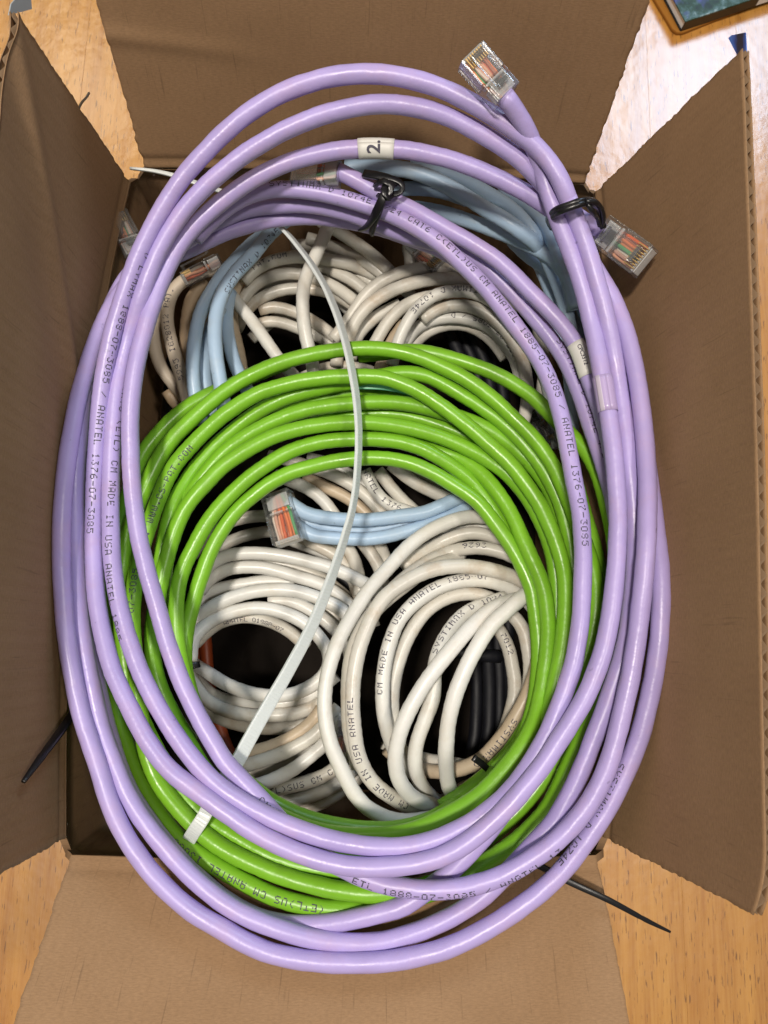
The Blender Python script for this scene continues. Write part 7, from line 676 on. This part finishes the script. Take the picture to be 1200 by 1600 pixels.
# ------------------------------------------------------------ ties
tie = thing('cable_tie', 'long white nylon cable tie whose tail crosses the green ring diagonally', 'cable tie', 'cable ties')
def tie_tilt(wd): return -math.acos(max(-1, min(1, wd / 5.3)))
ribbon('tail', [[-32.2,106.3,-2.0,2.53],[-29.1,103.0,-1.5,2.52],[-26.2,99.6,-1.1,2.53],[-23.5,96.1,-0.7,2.57],[-20.8,92.5,-0.3,2.61],[-18.3,88.9,0.0,2.66],[-16.0,85.2,0.3,2.7],[-13.8,81.4,0.7,2.74],[-11.8,77.5,1.1,2.78],[-10.1,73.5,1.5,2.8],[-8.4,69.4,1.9,2.8],[-6.9,65.3,2.3,2.8],[-5.6,61.2,2.8,2.76],[-4.3,57.0,3.3,2.72],[-3.2,52.9,3.7,2.68],[-2.2,48.8,4.1,2.64],[-1.3,44.7,4.5,2.6],[-0.5,40.6,4.8,2.54],[0.3,36.6,5.1,2.44],[0.9,32.6,5.2,2.34],[1.4,28.7,5.2,2.24],[1.8,24.8,5.1,2.14],[2.1,20.9,5.0,2.04],[2.2,17.1,4.7,1.95],[2.3,13.3,4.3,1.92],[2.2,9.5,3.9,1.89],[2.1,5.8,3.4,1.86],[1.9,2.1,2.8,1.83],[1.6,-1.6,2.3,1.8],[1.1,-5.3,1.7,1.77],[0.5,-9.0,1.2,1.82],[-0.3,-12.6,0.7,1.86],[-1.3,-16.3,0.3,2.04],[-2.2,-19.9,-0.1,2.17],[-3.2,-23.4,-0.5,2.3],[-4.3,-27.0,-0.8,2.52],[-5.4,-30.6,-1.1,2.73],[-6.5,-34.1,-1.4,2.94],[-7.7,-37.6,-1.6,3.16],[-8.9,-41.1,-1.8,3.33],[-10.1,-44.5,-2.0,3.49],[-11.4,-48.0,-2.1,3.66],[-12.8,-51.3,-2.1,3.82],[-14.3,-54.6,-2.1,3.92],[-15.8,-57.9,-2.0,4.03],[-17.4,-61.1,-1.9,4.13],[-19.0,-64.3,-1.6,4.23],[-20.6,-67.5,-1.3,4.33],[-22.2,-70.6,-0.9,4.42],[-23.8,-73.6,-0.4,4.51],[-25.4,-76.7,0.2,4.6],[-26.9,-79.7,0.9,4.64],[-28.4,-82.6,1.6,4.69],[-29.9,-85.6,2.4,4.73],[-31.3,-88.5,3.2,4.75],[-32.7,-91.4,4.1,4.73],[-34.0,-94.3,5.1,4.71],[-35.4,-97.1,6.0,4.7]], tie, M_TIE, 1.2, True, tie_tilt, .55)
ribbon('strap', [p + [4.6] for p in [[-42.6,-108.9,0.0],[-43.8,-111.6,6.0],[-45.4,-115.0,7.5],[-48.0,-119.1,6.0],[-51.3,-124.3,0.0],[-54.3,-129.0,-8.0]]], tie, M_TIE, 1.2, True, 0, .55)
t2 = thing('cable_tie', 'thin white cable tie end poking out at the back left corner', 'cable tie', 'cable ties'); ribbon('tail', [[-90.5,123.7,5.0,0.8],[-81.3,123.0,5.0,1.3],[-72.5,121.2,5.0,1.7],[-63.9,119.0,4.0,1.8],[-54.6,118.5,0.0,1.8]], t2, M_TIE, 1.0)
t3 = thing('cable_tie', 'pale mint cable tie tail below the green coil at the bottom', 'cable tie', 'cable ties'); ribbon('tail', [[7.4,-151.1,-9.0,3],[18.4,-148.9,-8.0,3],[28.3,-146.0,-7.0,3],[38.1,-143.0,-6.0,3]], t3, M_MINT, 1.0)
t4 = thing('cable_tie', 'white cable tie with green light painted in its colour, lying between the upper green loops', 'cable tie', 'cable ties'); ribbon('tail', [[-14.2,43.2,-15.0,3],[-4.0,44.1,-12.0,3],[11.2,44.1,-11.0,3],[22.9,42.9,-14.0,3]], t4, M_GREENLIT, 1.0)
t5 = thing('cable_tie', 'black cable tie tail sticking out over the table at lower right', 'cable tie', 'cable ties'); ribbon('tail', [[58.4,-125.6,4.0,2.1],[67.4,-127.8,7.0,2.1],[76.4,-131.8,9.0,2.1],[89.1,-137.1,9.0,1.9],[102.7,-144.1,6.0,1.5],[111.3,-148.2,4.0,0.8]], t5, M_BLK, 1.0)
t6 = thing('cable_tie', 'black cable tie tail against the left flap', 'cable tie', 'cable ties'); ribbon('tail', [[-90.6,-79.0,1.2,3],[-91.4,-82.8,7.7,3],[-91.3,-86.8,16.0,3],[-91.2,-92.9,29.4,2.4],[-92.6,-99.0,37.4,1.2]], t6, M_BLK, 1.0)
t7 = thing('cable_tie', 'short black tie round the lower left white coil', 'cable tie', 'cable ties'); ribbon('strap', [[-67.2,-64.4,-42.0,2.6],[-64.0,-66.9,-41.0,2.6],[-60.3,-66.3,-43.0,2.6]], t7, M_BLK, 1.2)
t8 = thing('cable_tie', 'short black tie at the foot of the lower right white coil', 'cable tie', 'cable ties'); ribbon('strap', [[48.6,-97.0,-18.0,2.5],[52.5,-99.8,-20.0,2.5],[58.4,-105.2,-26.0,2.5]], t8, M_BLK, 1.2)
ta = thing('twist_tie', 'shiny black twist tie round the lilac loops near the right flap', 'twist tie', 'black twist ties')
for nme, p, rr in zip(('wire', 'wire', 'twisted_end', 'twisted_end'), [[[70.4,95.6,21.8],[66.5,92.5,32.3],[64.8,86.0,47.9],[68.3,85.4,52.2],[72.8,86.9,52.5],[78.6,90.4,46.4],[83.7,95.1,34.9],[86.5,100.0,19.1],[79.8,96.7,16.4],[73.9,95.8,17.4]],[[71.8,94.7,21.6],[66.6,89.7,35.2],[65.4,84.4,48.7],[68.8,84.1,52.5],[73.1,85.9,52.3],[78.9,89.4,46.2],[84.9,95.1,32.6],[86.8,99.7,17.9],[80.8,96.3,15.2],[74.4,94.9,17.2]],[[73.2,86.0,53.4],[76.6,86.4,52.4],[79.6,86.5,49.0],[81.6,85.1,45.3],[82.1,84.5,41.8],[83.4,84.9,41.9]],[[74.1,85.9,52.3],[76.2,84.2,50.8],[79.3,84.8,46.4],[81.3,84.2,42.9]]], (1.05, 1.05, .95, .85)):
    V, F = tube_mesh(catmull([Vector(q) for q in p], 1.0), rr, 10, .03); mesh(nme, V, F, ta, M_BLK)
tb = thing('twist_tie', 'flat black twist tie with two dangling ends at the top centre lilac loops', 'twist tie', 'black twist ties')
for nme, p in zip(('loop', 'twisted_end', 'knot', 'knot', 'twisted_end'), [[[0.9,109.9,28.2,3.0],[5.9,108.0,30.0,3],[11.7,106.3,30.8,2.2],[14.9,104.4,30.4,1.8],[14.3,101.9,30.0,1.8],[10.7,100.6,29.8,2.4]],[[13.3,106.2,29.6,1.8],[9.7,102.4,31.2,2.6],[7.8,98.3,30.5,3.0],[5.5,95.8,25.6,3.2],[2.8,95.2,18.9,2.6],[-0.3,95.4,14.6,0.6]],[[4.9,105.1,28.4,1.6],[7.8,104.1,32.7,2.2],[11.0,102.2,32.3,2.2],[9.3,99.4,31.3,2.2],[6.2,101.1,28.8,1.6]],[[10.6,106.2,29.7,1.6],[8.3,100.9,32.7,2.2],[9.8,98.4,31.6,2.0],[12.5,101.8,28.9,1.6]],[[9.7,102.2,30.1,2.2],[7.8,97.6,29.3,2.4],[6.2,96.1,23.5,2.6],[4.9,95.9,17.9,3.2],[4.3,95.0,13.4,2.4]]]): ribbon(nme, p, tb, M_BLK, 1.1)
wk = thing('cable_tie', 'thin dark tie tip poking over the left flap edge', 'cable tie', 'cable ties')
V, F = tube_mesh(catmull([Vector(q) for q in [[-98.7,123.2,37.0],[-98.9,128.5,34.2],[-99.0,133.3,30.8],[-98.8,136.2,29.5]]], 1.0), .42, 8); mesh('tip', V, F, wk, plain('dark_brown_nylon', (.06, .045, .03), .5))
# ------------------------------------------------------------ book on its brown pad, behind the box
def slab(name, c0, c1, ext, z0, z1, parent, mat, rad=2.5, bev=.5):
    a, b = Vector(c0), Vector(c1); d = (b - a); d.z = 0; d.normalize(); e = Vector((-d.y, d.x, 0)); Ln, Wd = ext
    pts = [(rad, 0), (Ln, 0), (Ln, Wd), (0, Wd), (0, rad), (rad * .3, rad * .3)]
    bm = bmesh.new(); lo = []; hi = []
    for x, y in pts:
        p = a + d * x + e * y; lo.append(bm.verts.new((p.x * MM, p.y * MM, z0 * MM))); hi.append(bm.verts.new((p.x * MM, p.y * MM, z1 * MM)))
    n = len(pts); bm.faces.new(hi); bm.faces.new(lo[::-1])
    for k in range(n): bm.faces.new((lo[k], lo[(k + 1) % n], hi[(k + 1) % n], hi[k]))
    return bm_obj(name, bm, parent, mat, bev)
BK = [[187.9,315.3,-110.0],[235.5,335.9,-110.0],[179.7,332.6,-110.0]]; MT = [[185.5,312.9,-117.5],[250.2,345.2,-117.5],[172.0,340.6,-117.5]]
pad = thing('desk_pad', 'brown leather pad under the book at the top right', 'pad')
slab('pad_sheet', MT[0], MT[1], (190, 150), TZ + .1, TZ + 2.6, pad, M_MAT, 5, .9)
bk = thing('book', 'book with a green and blue leafy photo cover, top right corner of the table', 'book')
slab('page_block', (Vector(BK[0]) + Vector((.8, .8, 0))), BK[1], (170, 120), TZ + 3.2, TZ + 9.3, bk, M_PAGES, .6, .1)
slab('cover', BK[0], BK[1], (172, 122), TZ + 9.3, TZ + 10.1, bk, M_COVER, .6, .15)
slab('cover', BK[0], BK[1], (172, 122), TZ + 2.7, TZ + 3.2, bk, M_BLK, .6, .1)  # lower cover, coloured black to carry the shade along that edge
slab('edge_shadow', Vector(BK[0]) + (Vector(BK[1]) - Vector(BK[0])).normalized() * .5, BK[1], (171, .75), TZ + 3.2, TZ + 9.3, bk, M_BLK, .1, .05)  # black strip painted in for the shadow along the book's bottom edge
